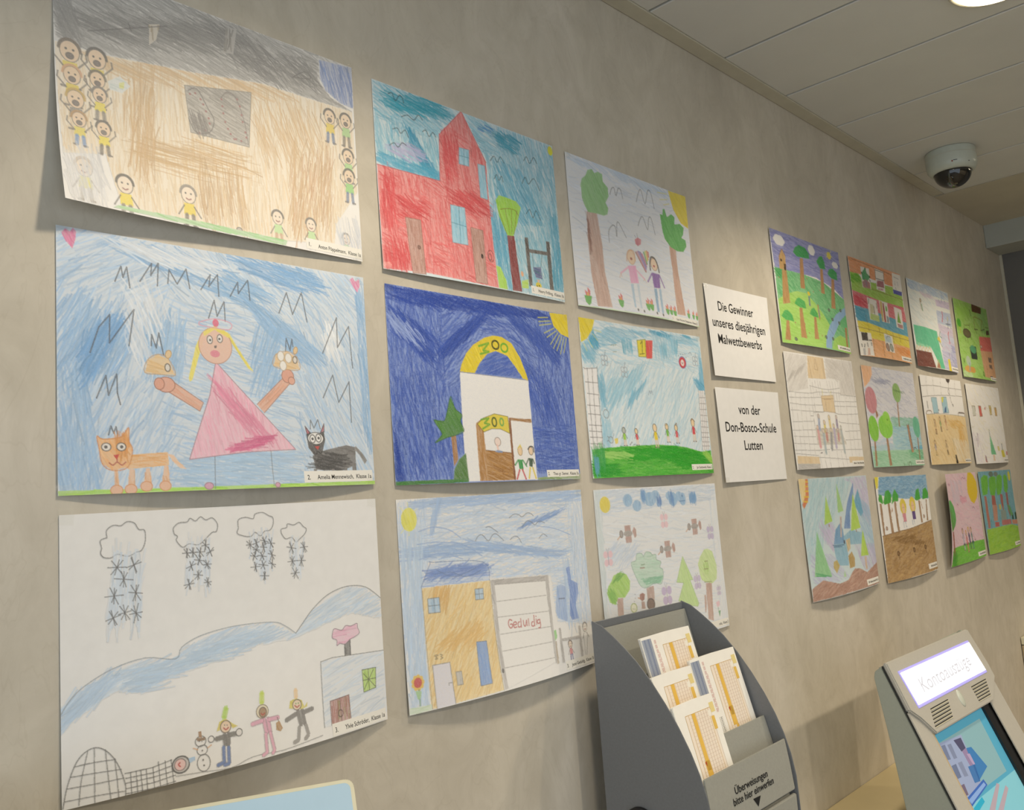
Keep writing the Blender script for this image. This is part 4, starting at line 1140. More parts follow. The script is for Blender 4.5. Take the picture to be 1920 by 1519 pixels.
sheet('child_drawing', 'drawing of a red church-like house with pointed tower under turquoise sky', 0.4559, 2.0834, -0.0009, res=(1.23, 0.95), bl=.004, bm=.009, br=.001, seed=4, group=GRP)
part('drawn_sky')
K4 = '0,-0 420,-0 420.3,294.6 237.7,297.3 238.6,75.4 190.4,-1.5 133.7,52.9 128.1,132.7 1.2,133.2'
F(SH, '#bcdbe8', .55)
S(K4, '#7fbcd2 #97cadb #a9d3e2 #6cb0ca', 2700, 40, lambda x, y: 72 if x > 270 else (20 if y < 60 else 80), 1.3, 16, .25)
S('32.7,13.1 137.1,-2 159.9,16 110.2,27.2 33.6,41.1', '#2f9fb8 #3fa9c0', 160, 40, 8, 1.5, 10)
S('63.9,63.7 76.8,65.4 128.5,128.6 107.8,130.8 71.3,92.9', '#2f93b8 #3a9dc2', 110, 34, 60, 1.5, 8)
S('268,17.1 320.6,11.8 317.5,38.8 277.2,40.3', '#4aa6bf #3f9bb8', 90, 34, 15, 1.4)
S('3.1,115.2 129.5,117.8 127.4,132.8 1.8,133', '#4fa5c6 #66b3cf', 130, 40, 12, 1.4)
S('226,14.3 257.2,8.6 252.4,17 225.3,21.5', '#4f8fc9', 20, 20, 10)
S('28.8,103.7 81.8,85 93.5,102.9 43.6,115.2', '#b8b6da #c3c0de', 60, 34, 12, 1.4)
S('251.6,61 330.5,67.5 382.2,161.2 318.2,173.5 254.3,144.2', '#5aa6c6 #79b9d2', 260, 40, 55, 1.3)
S('237.1,161.6 277.4,181.3 276.7,291.8 240.7,270', '#4f9fc2 #6bb0cd', 160, 40, 88, 1.3); S('399.3,128.4 422,151.7 421.7,277 389.2,275.8', '#5aa9c6', 130, 40, 86, 1.3)
part('drawn_house')
H4 = '1,135.2 128,133.5 133.6,53.4 187.5,-1.5 238.6,75.4 238.3,150.3 238.6,295.9 80.4,292.2 0.1,296.3'
F(H4, '#eb9a98', .95)
S(H4, '#dd6668 #e37c7c #d95a5e #eda9a6', 1900, 36, lambda x, y: 84 if (int(x / 34) + int(y / 40)) % 3 else 20, 1.2, 15, .3)
S('32.3,178.4 97,177.3 84.6,205.5 36.1,210.1', '#cf4a50 #d65a5e', 90, 30, 20, 1.4); S('140.9,144.3 235.6,139.8 225,169.5 152.3,170.9', '#cf4a50 #d65a5e', 110, 34, 22, 1.4); S('7.6,257.4 51.2,257.1 41.9,293.3 5,291.9', '#d6565a', 80, 34, 80, 1.3)
S('138.7,54.2 178,52 169.2,105.8 142.4,128.1', '#d85a5e', 110, 34, 80, 1.3); S('13.3,142.7 34.7,147.7 28.3,229 1.2,222', '#d6565a', 90, 34, 86, 1.3)
Lns('1,135.2 128,133.5|133.6,53.4 187.5,-1.5 238.6,75.4|128,133.5 133.6,53.4', '#c8595c', 1.3, sm=False)
for q in ('176.7,64.6 199.4,63.5 196.5,92.4 174,93.3', '218.2,83.1 234.8,82.4 235.4,142.1 218.6,141.3', '146.6,169 178.2,168.3 177.6,231.7 143.7,232.5'):
    C(q, '#9ccde2 #7fbdd6', 84, 1.4, .8); Ln(q, '#7aa6b8', .9, True, False)
Lns('187.6,64.6 185.6,92.6|175.4,78.5 198,77.6|165.3,168.3 161.3,232|144.5,198.9 177.9,200.4', '#4c86a0', .9, sm=False)
part('drawn_doors')
for q in ('49.4,208.7 79.5,207.8 80.2,294.8 54.3,296.3', '188,199.7 216.3,199.8 212.8,292.9 186.6,292.8'):
    part('drawn_door'); C(q, '#c39c90 #a87c70 #b98e82', 88, 1.6, .85); Ln(q, '#9c6f66', .9, True, False)
El('207.8,245.7', 3, 4, '#3b302c'); El('71.4,253', 2.6, 2.8, '#9a7a70', '#6f544c'); El('228.6,242.2', 7, 10, None, '#8a5650', 1.); El('226.5,243.9', 3.4, 5.6, None, '#8a5650', 1.)
part('drawn_tree')
C('275.6,196.9 293.6,195 298.1,294.3 274.3,295.4', '#8e4040 #7a3032 #a05a58', 86, 1.8, .9, w=1.4)
C('254.9,138.5 263.7,128.2 283.3,128.2 307,130.2 318.1,139.3 304.1,173.3 291.5,195.9 275.6,196.9 259.7,165.3', '#a4d84c #8cc83a #b5e066', 75, 1.5, .9)
Lns('260.6,156.8 275.8,195.5|276.9,150.6 283,194.1|292.9,148.8 287.8,193.2|307,147.3 293.9,192.1|264.9,153.1 281,148.4 301,147.1 310.2,155.2', '#8f7a3c', 1.)
part('drawn_swing')
for q in ('320.8,192.8 330.3,191.6 329,281.6 319.7,281.5', '379.6,189.3 389.5,189 388.5,281.1 377.9,280.3', '329.9,212.4 382.7,209.1 381.8,215.9 329.1,219.1'):
    C(q, '#6d655f #544d48', 60, 1.6, .9)
Lns('337.4,218.2 336.6,252.3|364.7,216.4 355.2,249.4', '#5a605f', .9); C('335.1,244.7 357.5,241.1 359,263.1 340.3,263', '#5f6a9c #4f5a8c #6a9c8c', 10, 1.6, .8)
El('346,276.9', 8, 6.5, '#e6d24c'); Dots('341.7,278.1 347.7,276.6', '#2b2a28', 1.6); C('342,265.6 351.6,265.6 346.6,272', '#e8b89a', 0, 1, .8)
part('drawn_grass')
C('239.1,256.7 249.6,257.7 258.9,278 260.8,295.4 239.8,295.7', '#a9d84c #bce06c', 80, 1.4, .85); C('300.4,274.6 319.1,269 317.1,286.1 298.9,287.3', '#b9dc5e', 10, 1.3, .8); El('303.9,261.6', 3.6, 5, '#ebb690')
part('drawn_birds')
Lns('30.9,14.9 39.1,11.7 44.7,22.5 53.6,10.7 59.8,14.1 61.5,21.4|55.7,45.2 67.5,39.3 75.5,42.3 82,43.1 91.2,32.6 99,38.9|36.1,70.7 45.9,66.5 51.8,73.4 61.1,65.7 66.8,75.9|97.3,58.6 105.2,53.9 111.1,62.9 119.8,53.9 126.1,60.2|27.6,98.9 37.5,92.5 44.4,97.7 53.8,88.3 61.7,90.7|249.5,69.9 259.6,59 267.1,68.4 275.5,56.4 284.3,65.7|336.9,48.5 345.5,39.1 352.5,50 364.4,35.9 372.1,45.8|255.9,100.6 263.1,91.4 267.5,100.8 274.8,91.5 277.6,101.3|327.6,92.8 337.4,78.9 344.4,90.4 360.7,76.5 374,96.1|331.4,148 342,138.1 348.7,151.8 359.8,136.5 369.7,152.5', '#4b585e', 1.1)
El('413.3,11.1', 7, 9, '#e6e23c')
slip(324, 419, 279, 293, [('1.', 327, 289, 7.2, 'LEFT', .85), ('Henry Frilling,  Klasse 1b', 343, 289, 7, 'LEFT', 74.0)])
tapes('tr bl br')


sheet('child_drawing', 'dark blue crayon drawing of a yellow zoo gate arch', 0.4586, 1.7659, -0.0051, res=(1.26, 0.90), bl=.002, bm=.010, br=.002, seed=5, group=GRP)
part('drawn_night_sky')
F(SH, '#7e97d4', .95)
K5 = '0.1,0 420.1,0 420.5,287.8 295.8,286.5 300.5,191.5 293.3,107.4 269.2,68.2 222.7,57 175,81.5 145.1,120.5 135.9,252.1 111.1,263 107.2,294.1 0.3,291.4'
S(K5, '#3a57b0 #4763ba #5672c2 #2f4ca4 #8ea4da', 4200, 34, lambda x, y: 84 if (x < 110 or x > 330 or y > 150) else (-40 if x < 190 else (35 if x > 260 else 5)), 1.2, 18, .3)
S('-0.1,3.3 214.4,1.9 355.6,4.4 369.8,13 212.7,21.2 12,25.4', '#26429c #3350a8 #2c48a2', 520, 40, 12, 1.4, 10)
S('8.9,32.3 102,74.7 75.9,112.3 14.4,74.6', '#2f4ca4 #3f5cb4', 260, 40, 45, 1.3, 14)
S('104.3,83.4 199.4,22.8 211.8,30.9 117.9,100.1', '#2b489f #3a57b0', 200, 40, -42, 1.3, 8)
S('247.8,5 387.8,57.2 379.7,93.5 279.2,38', '#3350a8 #4460b6', 240, 40, 42, 1.3, 12)
S('5,138.9 81.1,120.7 70.4,188.5 106.1,252.2 41.5,283.8 4,283.4', '#3350a8 #4763ba #8ba1d8', 420, 40, 82, 1.2, 14)
S('301,203.5 417.5,200.2 407.4,282.7 299.8,281.8', '#3552aa #4763ba #7d95d0', 330, 44, 4, 1.2, 14)
S('274.3,87.1 360.3,130 390.1,201 316.7,191', '#3451a8 #4a66bc', 220, 40, 70, 1.2)
S('5.2,222.1 14,291.6 0.8,291.4', '#2b479e', 60, 40, 80)
S('8.2,43.1 70.1,73.3 49.4,86.3 9.6,64.4', '#93a8dc #a8b9e4', 60, 34, 45, 1.1)
part('drawn_sun')
C('371.1,1.3 420.1,0 420.9,42.5 399.7,38.1 379.9,24.7', '#ead42c #e0c81e', 50, 1.4, .95)
Lns('339.6,13.9 366.2,10.9|340.7,20.9 371.3,16.7|341.8,27.5 374.6,21.5|353.5,40.2 381.5,28.4|360.2,47.1 386.7,33|368.4,59 390.2,36.5|375.2,66 395.6,39.8|384.5,69 401.3,41.8|393.5,74.6 407.1,42.5|403.7,71.2 413.5,44.5', '#c9cc6a', 1.8)
part('drawn_arch')
F('141.9,122.5 145.9,111.4 158.3,92.2 175.4,76.8 202.4,62.6 222.7,57.3 242.8,57.4 266,66.1 284.7,88.7 297.7,116.8 301.2,127.5 288,125.2 272.4,106.6 253.4,88.8 227,82.7 206.5,89.2 187.2,105.9 174.6,123', '#e6cf34', 1., tone=.05)
C('174.6,123 187.2,105.9 206.5,89.2 227,82.7 253.4,88.8 272.4,106.6 288,124.8', '#5a78c4 #4763ba #3a57b0', -20, 1.6, .9)
S('141.9,122.5 158.3,92.2 202.4,62.6 242.8,57.4 284.7,88.7 301.2,127.5 288,125.2 272.4,106.6 253.4,88.8 227,82.7 206.5,89.2 187.2,105.9 174.6,123', '#dcc424 #eedc52', 160, 20, 60, 1.2, clip=True)
F('141.8,123.4 301.2,127.5 300.5,191.5 297.6,295.9 138.3,295.2 135.9,252.1', '#f1efec')
Ln('141.8,123.4 301.2,127.5', '#8f8a84', .8, sm=False)
Ln('188.1,78 211.5,70.7 197.2,84.2 210.8,85.3 190.8,90.5', '#5fae3e', 3.4, sm=False)
for c, k in (('227.2,72.5', '#2f3a24'), ('247.9,75.7', '#5fae3e')): Ln(ell(c, 8, 7), k, 3., True)
C('167,203.9 182.5,195.5 182.3,215.8 182.7,247.3 178.4,295.2 162.2,295', '#b9894e #a5763e', 88, 1.5, .85)
C('182.1,246.9 244.3,251.4 242.7,295.1 178.4,295.2', '#b98a4c #a5763a #8f6028', 20, 1.8, .9); Ln('182.1,246.9 244.3,251.4 242.7,295.1', '#7a4c22', 1.2, sm=False)
C('243.3,193 248.4,192.8 244,295.1 239.3,295', '#8f5a30 #7a4824', 88, 1.5, .9); C('248.3,193.3 299.2,194 299.3,200 247.9,197.5', '#a5763e', 4, 1.4, .8)
F('170,204.9 184.1,195.4 210.6,187.6 241.8,191.2 242.4,219.1 221.5,212.2 201.9,212 182.8,217.6', '#e2cf4a'); Ln('170,204.9 184.1,195.4 210.6,187.6 241.8,191.2 242.4,219.1 221.5,212.2 201.9,212 182.8,217.6 170,204.9', '#6a5c2c', .9, sm=False)
Ln('179.1,197.9 197,195 186,203.3 197.6,205.2 181,212.5', '#5fa83e', 3., sm=False); Ln(ell('208.7,201', 5, 7), '#3f5a34', 2.6, True); Ln(ell('225.9,200.5', 4, 6), '#6fae5e', 2.6, True)
part('drawn_people')
El('211.6,233', 7, 7, '#f0dcd2', '#8f807a', .8); Ln('209.8,238.5 211,247.1', '#eec8ba', 4); C('202.3,249.4 208.5,246 220.7,248.2 219.7,251.1', '#7a90b8', 0, 1, .8)
part('drawn_child')
El('262.3,247.9', 5.5, 7.5, '#ecd0a8', '#a88a5c', .8); C('255,245.6 264.5,236.2 269.4,245.5 264,240.8', '#e2cc3c', 90, 1.2, .9)
C('255.1,261.8 265.3,262.5 265.3,278.8 255.2,277.3', '#3f9c54 #2f8c44', 80, 1.4, .95); Lns('255,263 246.4,271|266.2,263 274.5,273.5', '#3f9c54', 3, sm=False); Lns('256.1,278.7 246.8,294|262.6,278.7 268.9,294.3', '#c93840', 3.4, sm=False)
part('drawn_child')
El('289.3,247.7', 5.5, 7, '#ecd0b0', '#6a5a50', .8); Ln('282.6,245.3 288.3,240.6 296.3,241.7 296.8,250', '#2f2a28', 2)
C('281.8,259.4 292.2,260.6 289.3,274.7 281.4,273.5', '#3f5a44 #344c3a', 80, 1.4, .95); Lns('281.7,260.6 273.8,270|292,261.8 294.8,268.9', '#3f5a44', 2.6, sm=False); Lns('282.9,275.8 276.9,293.3|289.2,275.9 294.3,293.5', '#e2cc2e', 3.6, sm=False)
part('drawn_palm')
C('111.8,224 121.6,223.8 121.7,260.8 111.9,271.6', '#b08458 #9c7044', 88, 1.5, .9)
q = '117.4,163.5 125,182 138.4,191.4 133.9,201.5 139.4,216.8 120.1,223.9 102.1,227.5 78.4,235.4 93.8,222.2 79.5,201.1 101.2,201.5'
C(q, '#5a8c44 #4a7c38 #6a9c54', 60, 1.7, .95); Ln(q, '#3f6a30', 1.1, True)
C('107.2,294.1 111.6,275.9 123.1,260.8 139,251 138.4,294.6', '#5a8440 #4a7434', 60, 1.6, .9)
part('drawn_grass')
C('0.3,291.4 138.7,291.3 138.3,296.1 -0,297.1', '#3f7a34 #4f8c44', 2, 1.6, .9)
C('298.7,292.4 420.5,287.8 420.1,297 298.3,295.9', '#7d9c54', 2, 1, .6)
slip(325, 417, 280, 292, [('2.', 328, 289, 6.8, 'LEFT', .85), ('Theo gr. Siemer,  Klasse 1b', 342, 289, 6.4, 'LEFT', 73.0)])
tapes('tl tr br')


sheet('child_drawing', 'drawing of an ochre house beside a white garage door under blue scribbled sky', 0.4573, 1.4489, -0.0014, res=(1.23, 0.85), bl=.004, bm=.018, br=.002, seed=6, fade=0.15, group=GRP)
part('drawn_sky')
K6 = '-0,-0 420,-0 422,233.9 322.5,214.6 319.1,138.3 174.9,128.6 57.5,93.2 37.9,125.7 37.1,297.7 0.1,295.5'
S(K6, '#c2d6ee #aecaea #d3e0f0 #b9d0ec', 2300, 46, lambda x, y: 92 if (x < 55 or x > 375) else -4, 1.2, 15, .3)
S('39.4,1.2 417.7,0.4 417.6,18.8 207.5,16 41.5,14.1', '#94b6e2 #a6c3e8', 260, 60, -4, 1.2, 5); S('10,70.7 124.8,68.1 164.7,85.9 122.9,89.6 26.9,88.1', '#86abdc #98b9e2', 140, 60, 3, 1.1, 6); S('152.1,70.1 356.8,101.8 347.2,111.8 164.7,85.9', '#8fb2df', 130, 60, 8, 1.1, 6)
S('257.1,49.6 356.5,33.9 355.6,40.7 260.4,55', '#6f9ad6', 50, 40, -18, 1.3, 5); S('61.8,37.5 83.9,0.7 87.4,5.6 70.9,42.8', '#9dbce4', 50, 40, -75, 1, 5); S('3.2,40.7 45.6,43.5 36.1,290.9 3.8,284.4', '#b3cdea #c3d8ee', 330, 50, 94, 1.1, 8)
S('354.9,117.8 379.1,130.9 384.2,228.5 351.1,218.6', '#b0caea', 90, 40, 88, 1.1)
Lns('39.1,47.7 67.7,43.1 99.6,49.4 121.9,63|34.6,65.9 75.5,65.5 124.4,72.9 164,93.2|36.1,87.8 80.6,82.4 122.5,94.4|295.9,55.9 340.3,62.8 381.5,76.5', '#88aadb', 1.2)
part('drawn_sun')
C(ell('22,29.3', 15, 17), '#e8e43c #d9d62a', 70, 1.5, .9); Lns('6.7,11.3 12.3,17.3|20.7,5 21.6,13.1|36.8,15.1 31.8,20.6|5.7,47.7 12,42.4|20.4,52.2 20.8,46', '#e9e68a', 1)
part('drawn_birds')
Lns('152.2,69.6 159.9,62.1 168.7,62 180.3,71.8 190.1,63.5 199.3,62.4 214.8,73.6|176.9,50.9 185.9,50.2 203.2,60.1|231.4,39 243.3,33.8 254.7,35.2 262.1,39 274.4,33.6 284.2,34.9 289.7,38.9|260.4,55 273,46.6 282.8,48 292.1,53.9 302.8,48.4 316.7,51.9|229.7,73.4 239.7,69.1 249,71 255.7,80.5|299.7,76 310.5,70.2 320.2,74.8', '#6a7484', 1.1)
part('drawn_house')
F('37.7,128.4 176.4,131.7 174.9,295 36.4,295.8', '#f0d9a2', .9)
S('37.7,128.4 176.4,131.7 174.9,295 36.4,295.8', '#e5c070 #eccf8c #dfb45e #f0dcaa', 1100, 40, lambda x, y: -55, 1.3, 18)
S('54.5,132.1 92.8,131.7 84.1,158.7 59.3,151', '#dba84c', 60, 30, -70, 1.2); S('67.8,202.5 140.9,194.4 138.5,220.1 73,216.9', '#e0b25a', 90, 40, -30, 1.2)
Lns('37.7,128.4 38.3,202.5 38.2,295.7|176.4,131.7 174.7,223.3 174.9,295', '#8f8878', .9)
C('56.7,95.4 164.9,103.1 175.3,131.5 36.8,127.4', '#a9c4ea #8fb0e2', 0, 1., .5)
S('53.5,104.4 162.8,106.5 164.8,122.6 62.1,114.5', '#5f86ce #7196d6 #4f78c4', 150, 44, -6, 1.3, 14); Lns('36.8,127.4 56.7,95.4 63.7,93.8 164.9,102.6 175.3,131.5|62.3,112.2 94.6,110.8 127,121.2 158.5,114.7|69.1,105.9 103.8,118.8 148.5,110.1', '#5c7cae', 1.)
for q in ('47.3,144.5 69.2,144.9 69.1,166 47.3,165', '142.2,141.5 159.5,142 158.7,157.9 141.5,157.3'):
    C(q, '#a9c9e2 #8fb6d6', 84, 1.2, .8); Ln(q, '#6a6a6c', 1, True, False)
Lns('58.8,144.8 58.4,165.6|47.1,154.8 69.3,155.7|150.5,141.7 150.1,157.6|141.9,149.2 159.1,150', '#5c6a78', .9, sm=False)
C('133.6,218.2 154,219.7 153.5,281.1 130.3,280.8', '#7aa0d8 #5f8ace #8fb2e0', 86, 1.4, .9); Ln('133.6,218.2 154,219.7 153.5,281.1 130.3,280.8', '#5a6a88', .9, True, False)
F('45.7,237.3 77.6,238.2 79.2,296.2 46.3,296.9', '#dfdde6'); Ln('46.3,296.9 45.7,237.3 77.6,238.2 79.2,296.2', '#7d7a78', 1., sm=False); Ln('76.9,266.4 71.5,266.1 71.3,269.2', '#6a6866', 1., sm=False)
C('86.6,253.4 97.2,254.1 97.3,272.4 87,272.1', '#b9b6b0', 85, 1.4, .8); Ln('86.6,253.4 97.2,254.1 97.3,272.4 87,272.1', '#7d7a74', .9, True, False)
Lns('53.6,224 51,225.2 54.8,227.6 51.6,229.8 56.2,229.6 53.3,226.9 57.2,224.8 53.6,224|61.3,224.6 65.3,225.9 62,227.7 65.6,229.8 61.1,231.3', '#8f7a50', 1.1)
part('drawn_garage')
F('179.9,131.5 314.2,137.8 310.9,215.6 311.3,274.8 176.6,295.3', '#f1efec')
C('178.2,131.4 185.5,137.1 183.5,224.6 184.5,294.4 176.6,295.3 175.8,223.4', '#bdb9b6 #a8a4a1', 88, 1.2, .8); C('178.2,131.4 314.2,137.8 311.9,146.8 184.6,139.4', '#b5b0ad #a09c99', -4, 1.3, .8); C('304.7,139.5 314.2,137.8 310.9,244 311,277.3 303.6,278.6 305.3,204.5', '#bdb9b6 #a8a4a1', 86, 1.2, .8)
Lns('185.3,139.5 305.9,146.1|185.7,165.3 303.3,169.5|184.8,188.9 303.5,195.2|185.2,214.7 303.6,219.8|184.9,239.8 302.8,244|184.6,264.5 303.1,268.9', '#a19d9a', 1., sm=False)
Lns('214.5,197.8 208.8,196 205.6,202.2 208.6,208.3 213.5,207.5 213.9,203.4 209.5,203|216.3,205 223.8,204.8 222.3,200.9 217,202.6 217.8,208.9 223.7,209|231.5,202.1 227.6,203.6 227.4,209.5 233.5,208.6 234.7,197.6 234,211.2|240.3,201.3 240.3,208.3 243.9,210.3 247.9,201.9 247.7,210.6|252.6,200.5 252.2,211.3|263.5,206.5 259.6,207.2 259,212.2 264.9,211.8 266.5,196.8 265.9,213.2|270.9,203 270.7,212.1|279.2,205.6 274.5,205.5 273.3,209.9 278.7,210.6 279.7,204.9 279.6,216.4 274,217.6|271,198.7 271.7,199.8', '#b8403c', 1.7)
El('179.3,267.7', 2.5, 3.5, '#5a5756')
part('drawn_flower')
for k in range(9):
    a = k * 2 * math.pi / 9; (x, y), = P('17.7,256.2'); El((x + 8 * math.cos(a), y + 8 * math.sin(a)), 3.4, 3.4, '#e8c03c')
El('17.7,256.2', 7, 7, '#c9302c'); Ln('18.5,265.6 18.4,287.3', '#6a9c5c', 2); C('12.4,266.6 22.7,268.5 20.6,276.9 16,279.3', '#9cc98a', 80, 1.3, .9); C('0.6,288.1 37.8,289 37.2,296.6 0,296.6', '#c5dcb8', 0, .8, .6)
part('drawn_blue_shape')
C('332.4,158.2 343.9,156.3 356.1,160.8 351.1,218.6 327.1,210 322.2,199', '#9ab8e4 #84a8dc', 88, 1.3, .8); C('361.9,130.6 370.7,128.7 372.1,151.8 388.6,159 388.8,175.2 377.5,195.4 383.4,217.6 364,217.7 358.7,209 365.3,172.5', '#7a9edc #5c86cf #4f7ac8', 84, 1.6, .85); Ln('334.9,179.1 349.5,180', '#5a6a8c', 2)
part('drawn_climbing_frame')
for q in ('324.5,225.3 330.2,225.6 329,280.9 322.1,280.5', '378.9,229.1 384.9,229.9 383.9,281.6 376.6,281.8', '328.2,242.7 378.6,245 378,250.2 327.7,247.1'):
    C(q, '#b5b0ac #a09b97', 60, 1.4, .85)
Kid('350,255.7', 6, '#d98a8c', '#5a5f9c', '#7a6a60', '#f0dcc8', '#6a5f5a', 1, 1, .9)
Kid('397.5,234.3', 7, None, None, '#8a8480', '#efe9e2', '#8a8480', 1, 1, 1.6); Lns('391.6,245.6 390.8,278.8|403.7,247.4 395.1,279.5', '#a8a4a0', 1.2)
part('drawn_sapling')
C('310.8,227.2 316.9,226.8 317.4,239.8 310.9,244', '#8fd07a', 80, 1.4, .85); C('310.9,244 314.8,244.6 312.7,280.2 307.5,279.8', '#b0a088', 88, 1.3, .8)
slip(331, 418, 280, 294, [('3.', 333, 290, 7, 'LEFT', .85), ('Jesse Geduldig,  Klasse 1b', 347, 290, 6.4, 'LEFT', 69.0)])
tapes('tr')


sheet('child_drawing', 'pale drawing of two friends holding hands between two trees with rainbow heart', 0.9115, 2.0813, -0.0003, res=(1.85, 1.15), bl=.003, bm=.014, br=.002, tl=.001, seed=7, fade=0.1, group=GRP)
part('drawn_sky')
F(SH, '#dfe4ee', .6); S(SH, '#dbe2ee #e3e7f0 #d3dcec', 700, 46, 4, 1.6, 12)
S('8.6,3.9 419.9,0.1 422,35.3 293.5,18.2 14.6,14.4', '#c0d2e8', 200, 46, 16, 1.2)
part('drawn_tree')
C('52.1,106.5 84.5,103.9 90.8,159.4 88.3,221.3 95.7,291.7 52.5,293.2 46.7,227.4 47.9,166.7', '#cfac9c #b98e7c #c49c8a', 84, 1.5, .85, L=40)
S('54.2,107.3 56.3,141 55.5,189.7 51,166.2', '#8c5a4a', 30, 34, 84)
q = '41.4,80.8 41.1,54.2 46.5,42.1 59.1,33.2 66.5,20.6 80.7,15.6 87.7,21.9 100.2,16.6 113.8,18.5 113.8,33.5 128.6,42.8 129.1,60.2 115.9,76.6 123.9,86.3 118.8,99.8 106.1,104.7 86.3,104.8 57,106.8 48.8,96.2'
C(q, '#8fc77e #7cba6a #a4d394', 60, 1.4, .9)
part('drawn_tree')
C('332.2,127.8 357.1,127.7 356,182.4 363.1,278.2 326.8,279.5 333.9,185.6', '#cfa58e #bd8d74', 84, 1.5, .9, L=34)
q = '309.2,61.9 319.6,61.3 322.4,48.6 328.9,46 335.7,63.6 343.5,59.4 353.9,53.3 366.8,57.7 362.7,74.9 385.5,69.3 400.2,76.3 394.2,92.6 385.5,101 402.4,103.6 403.8,117.3 388.1,132.3 363.2,134.9 337.6,129.6 318.5,115.3 312.8,100.2'
C(q, '#52b544 #3fa636 #78c868', 60, 1.6, .95)
part('drawn_sun')
C('350,0.4 419.9,0.1 419.5,74.2 390.7,67 365.3,41.5', '#ecd61c #e2ca14', 50, 1.3, .95); Lns('308,13.8 343.7,10.4|315.1,28.5 344.2,22.6|327.7,38.1 350.1,30.9', '#e6e08a', 1.8)
part('drawn_birds')
Lns('134.2,55.4 140.8,42.7 149.6,38.3 154.5,53.7 164.4,36.4 172.4,38.5 177.1,55.9|224.7,52.2 235.7,30.3 245.7,22.5 256.3,50.2 270.7,19 281.8,20.7 289.7,53.7|115.7,157.7 117.2,135 130.1,120.7 140.3,120.8 142.4,141.1 147.3,114.5 154.9,110.6 174.5,137.5|222.1,103.8 231.7,88.5 242.9,81.2 255.7,106.4 263.9,81.2 273.4,78.1 282.5,112.2', '#6d6d72', 1.3)
part('drawn_ladybird')
C('204.5,136.2 214.9,130 226.8,132.4 223.9,143.3 212.2,148.6 204.1,145.3', '#d9808c #cf6a7a', 80, 1.4, .9); Lns('209.5,131.5 204.5,127.2|214.9,130 213.9,121.6', '#8a8a8c', 1.); Ln('215.7,130.4 213.2,147.9', '#b85a6a', 1)
part('drawn_heart')
for a, b, c in (('201.4,163.7', '228.7,200.9', '#b06a5c'), ('206.9,161.6', '229.6,198.2', '#c98aa0'), ('212.3,160.2', '231,194.1', '#8a7fc0'), ('217.4,161.2', '233.4,189.8', '#9c6aa8'), ('223.1,164.1', '235.1,184.4', '#c9788c')): Ln(P(a) + P(b), c, 4.6, sm=False)
for a, b, c in (('230.4,159.1', '237.1,182.8', '#6aa85c'), ('235.6,156.1', '239.9,175.8', '#d8d048'), ('241.2,154.7', '243,172.7', '#e0a040'), ('246.3,156', '246.5,166.9', '#d0605c')): Ln(P(a) + P(b), c, 4.6, sm=False)
part('drawn_friend')
C('167.8,197.1 195.2,192.5 196.3,230 168.2,233.1', '#ecaed0 #e69cc4', 86, 1.4, .9); Lns('168.7,199.5 139.3,216.4|195.8,203.1 219.7,217.8', '#ecb4cc', 4, sm=False); Lns('139.3,216.4 133.9,226|139.3,216.4 141.6,223.6|219.7,217.8 225.3,224.8|219.7,217.8 214.7,222.3', '#dcae98', 1.2)
C('167.9,235.1 176.5,234 172.5,282.8 167.4,283.4', '#a9c6de', 86, 1.4, .8); C('188.4,231.1 196.1,231.3 193,282.9 187.8,283.5', '#c5d4e2', 86, 1.4, .8)
El('182.4,177', 13, 15, '#efd2b4', '#d5a988'); Ln('166.2,187.2 170.6,171.3 182.4,162.2 194.8,164.8 195.3,182.7', '#dfb48c', 3); El('182,180.4', 4, 3, '#b05c50')
part('drawn_friend')
C('249.8,199.2 278.3,199 273.7,230 249.5,231.9', '#8a5cae #7a4a9e', 84, 1.6, .95); Lns('249.4,201.8 230.1,221.5|277.9,201.7 290.3,226.5', '#8a5cae', 4, sm=False)
C('249.3,233.3 259.7,232.7 254.5,283.7 245.4,284.2', '#8fb4d2 #7aa4c8', 86, 1.5, .85); C('267.5,232.2 275.9,231.1 270.2,284.5 263.3,285.3', '#9dbcd6', 86, 1.5, .85)
El('262.9,180.2', 12, 13, '#f0d4b6', '#b58a6c'); Ln('246,194.5 248.6,177.1 256.1,165.4 269.3,167.3 276.5,180.8 278.5,195', '#4a4038', 4); El('262,183.7', 3.6, 2.6, '#c0504a')
for c in ('177.4,287.3', '197.4,288.1', '244.1,286.9', '266.5,288.1'): El(c, 2.5, 3, '#4a4644')
part('drawn_tulips')
for c, s_ in (('29.2,273.1', 1.5), ('125.6,270.8', 1.3), ('215.9,268.7', 1.2), ('229.2,267.8', 1.2), ('287.4,270.7', 1.1), ('302.1,271.6', 1.), ('317.2,271.2', 1.1), ('376.7,269.9', 1.), ('399,270.1', .9), ('415,270.5', .9)):
    part('drawn_tulip'); (x, y), = P(c)
    F([(x - 7 * s_, y + 2), (x + 7 * s_, y + 2), (x + 4 * s_, y + 11 * s_), (x, y + 14 * s_), (x - 5 * s_, y + 10 * s_)], '#5fae44', s=1)
    F([(x - 4 * s_, y + 2), (x - 5 * s_, y - 6 * s_), (x, y - 3 * s_), (x + 1, y - 10 * s_), (x + 5 * s_, y - 5 * s_), (x + 4 * s_, y + 2)], '#d9686c', s=1); El((x, y - 1), 1.6 * s_, 2.6 * s_, '#e8b45c')
part('drawn_grass')
C('0.2,295.3 165.8,294.9 420.4,294.1 420,297 165.2,298.8 -0.1,297.7', '#bfe0ae', 10, 1.2, .7, L=40)
slip(300, 414, 284, 296, [('1.', 302, 292.5, 6.4, 'LEFT', .85), ('Lisa-Victoria Stepanow, Klasse 2', 318, 293, 6., 'LEFT', 94.0)])
tapes('tl br')


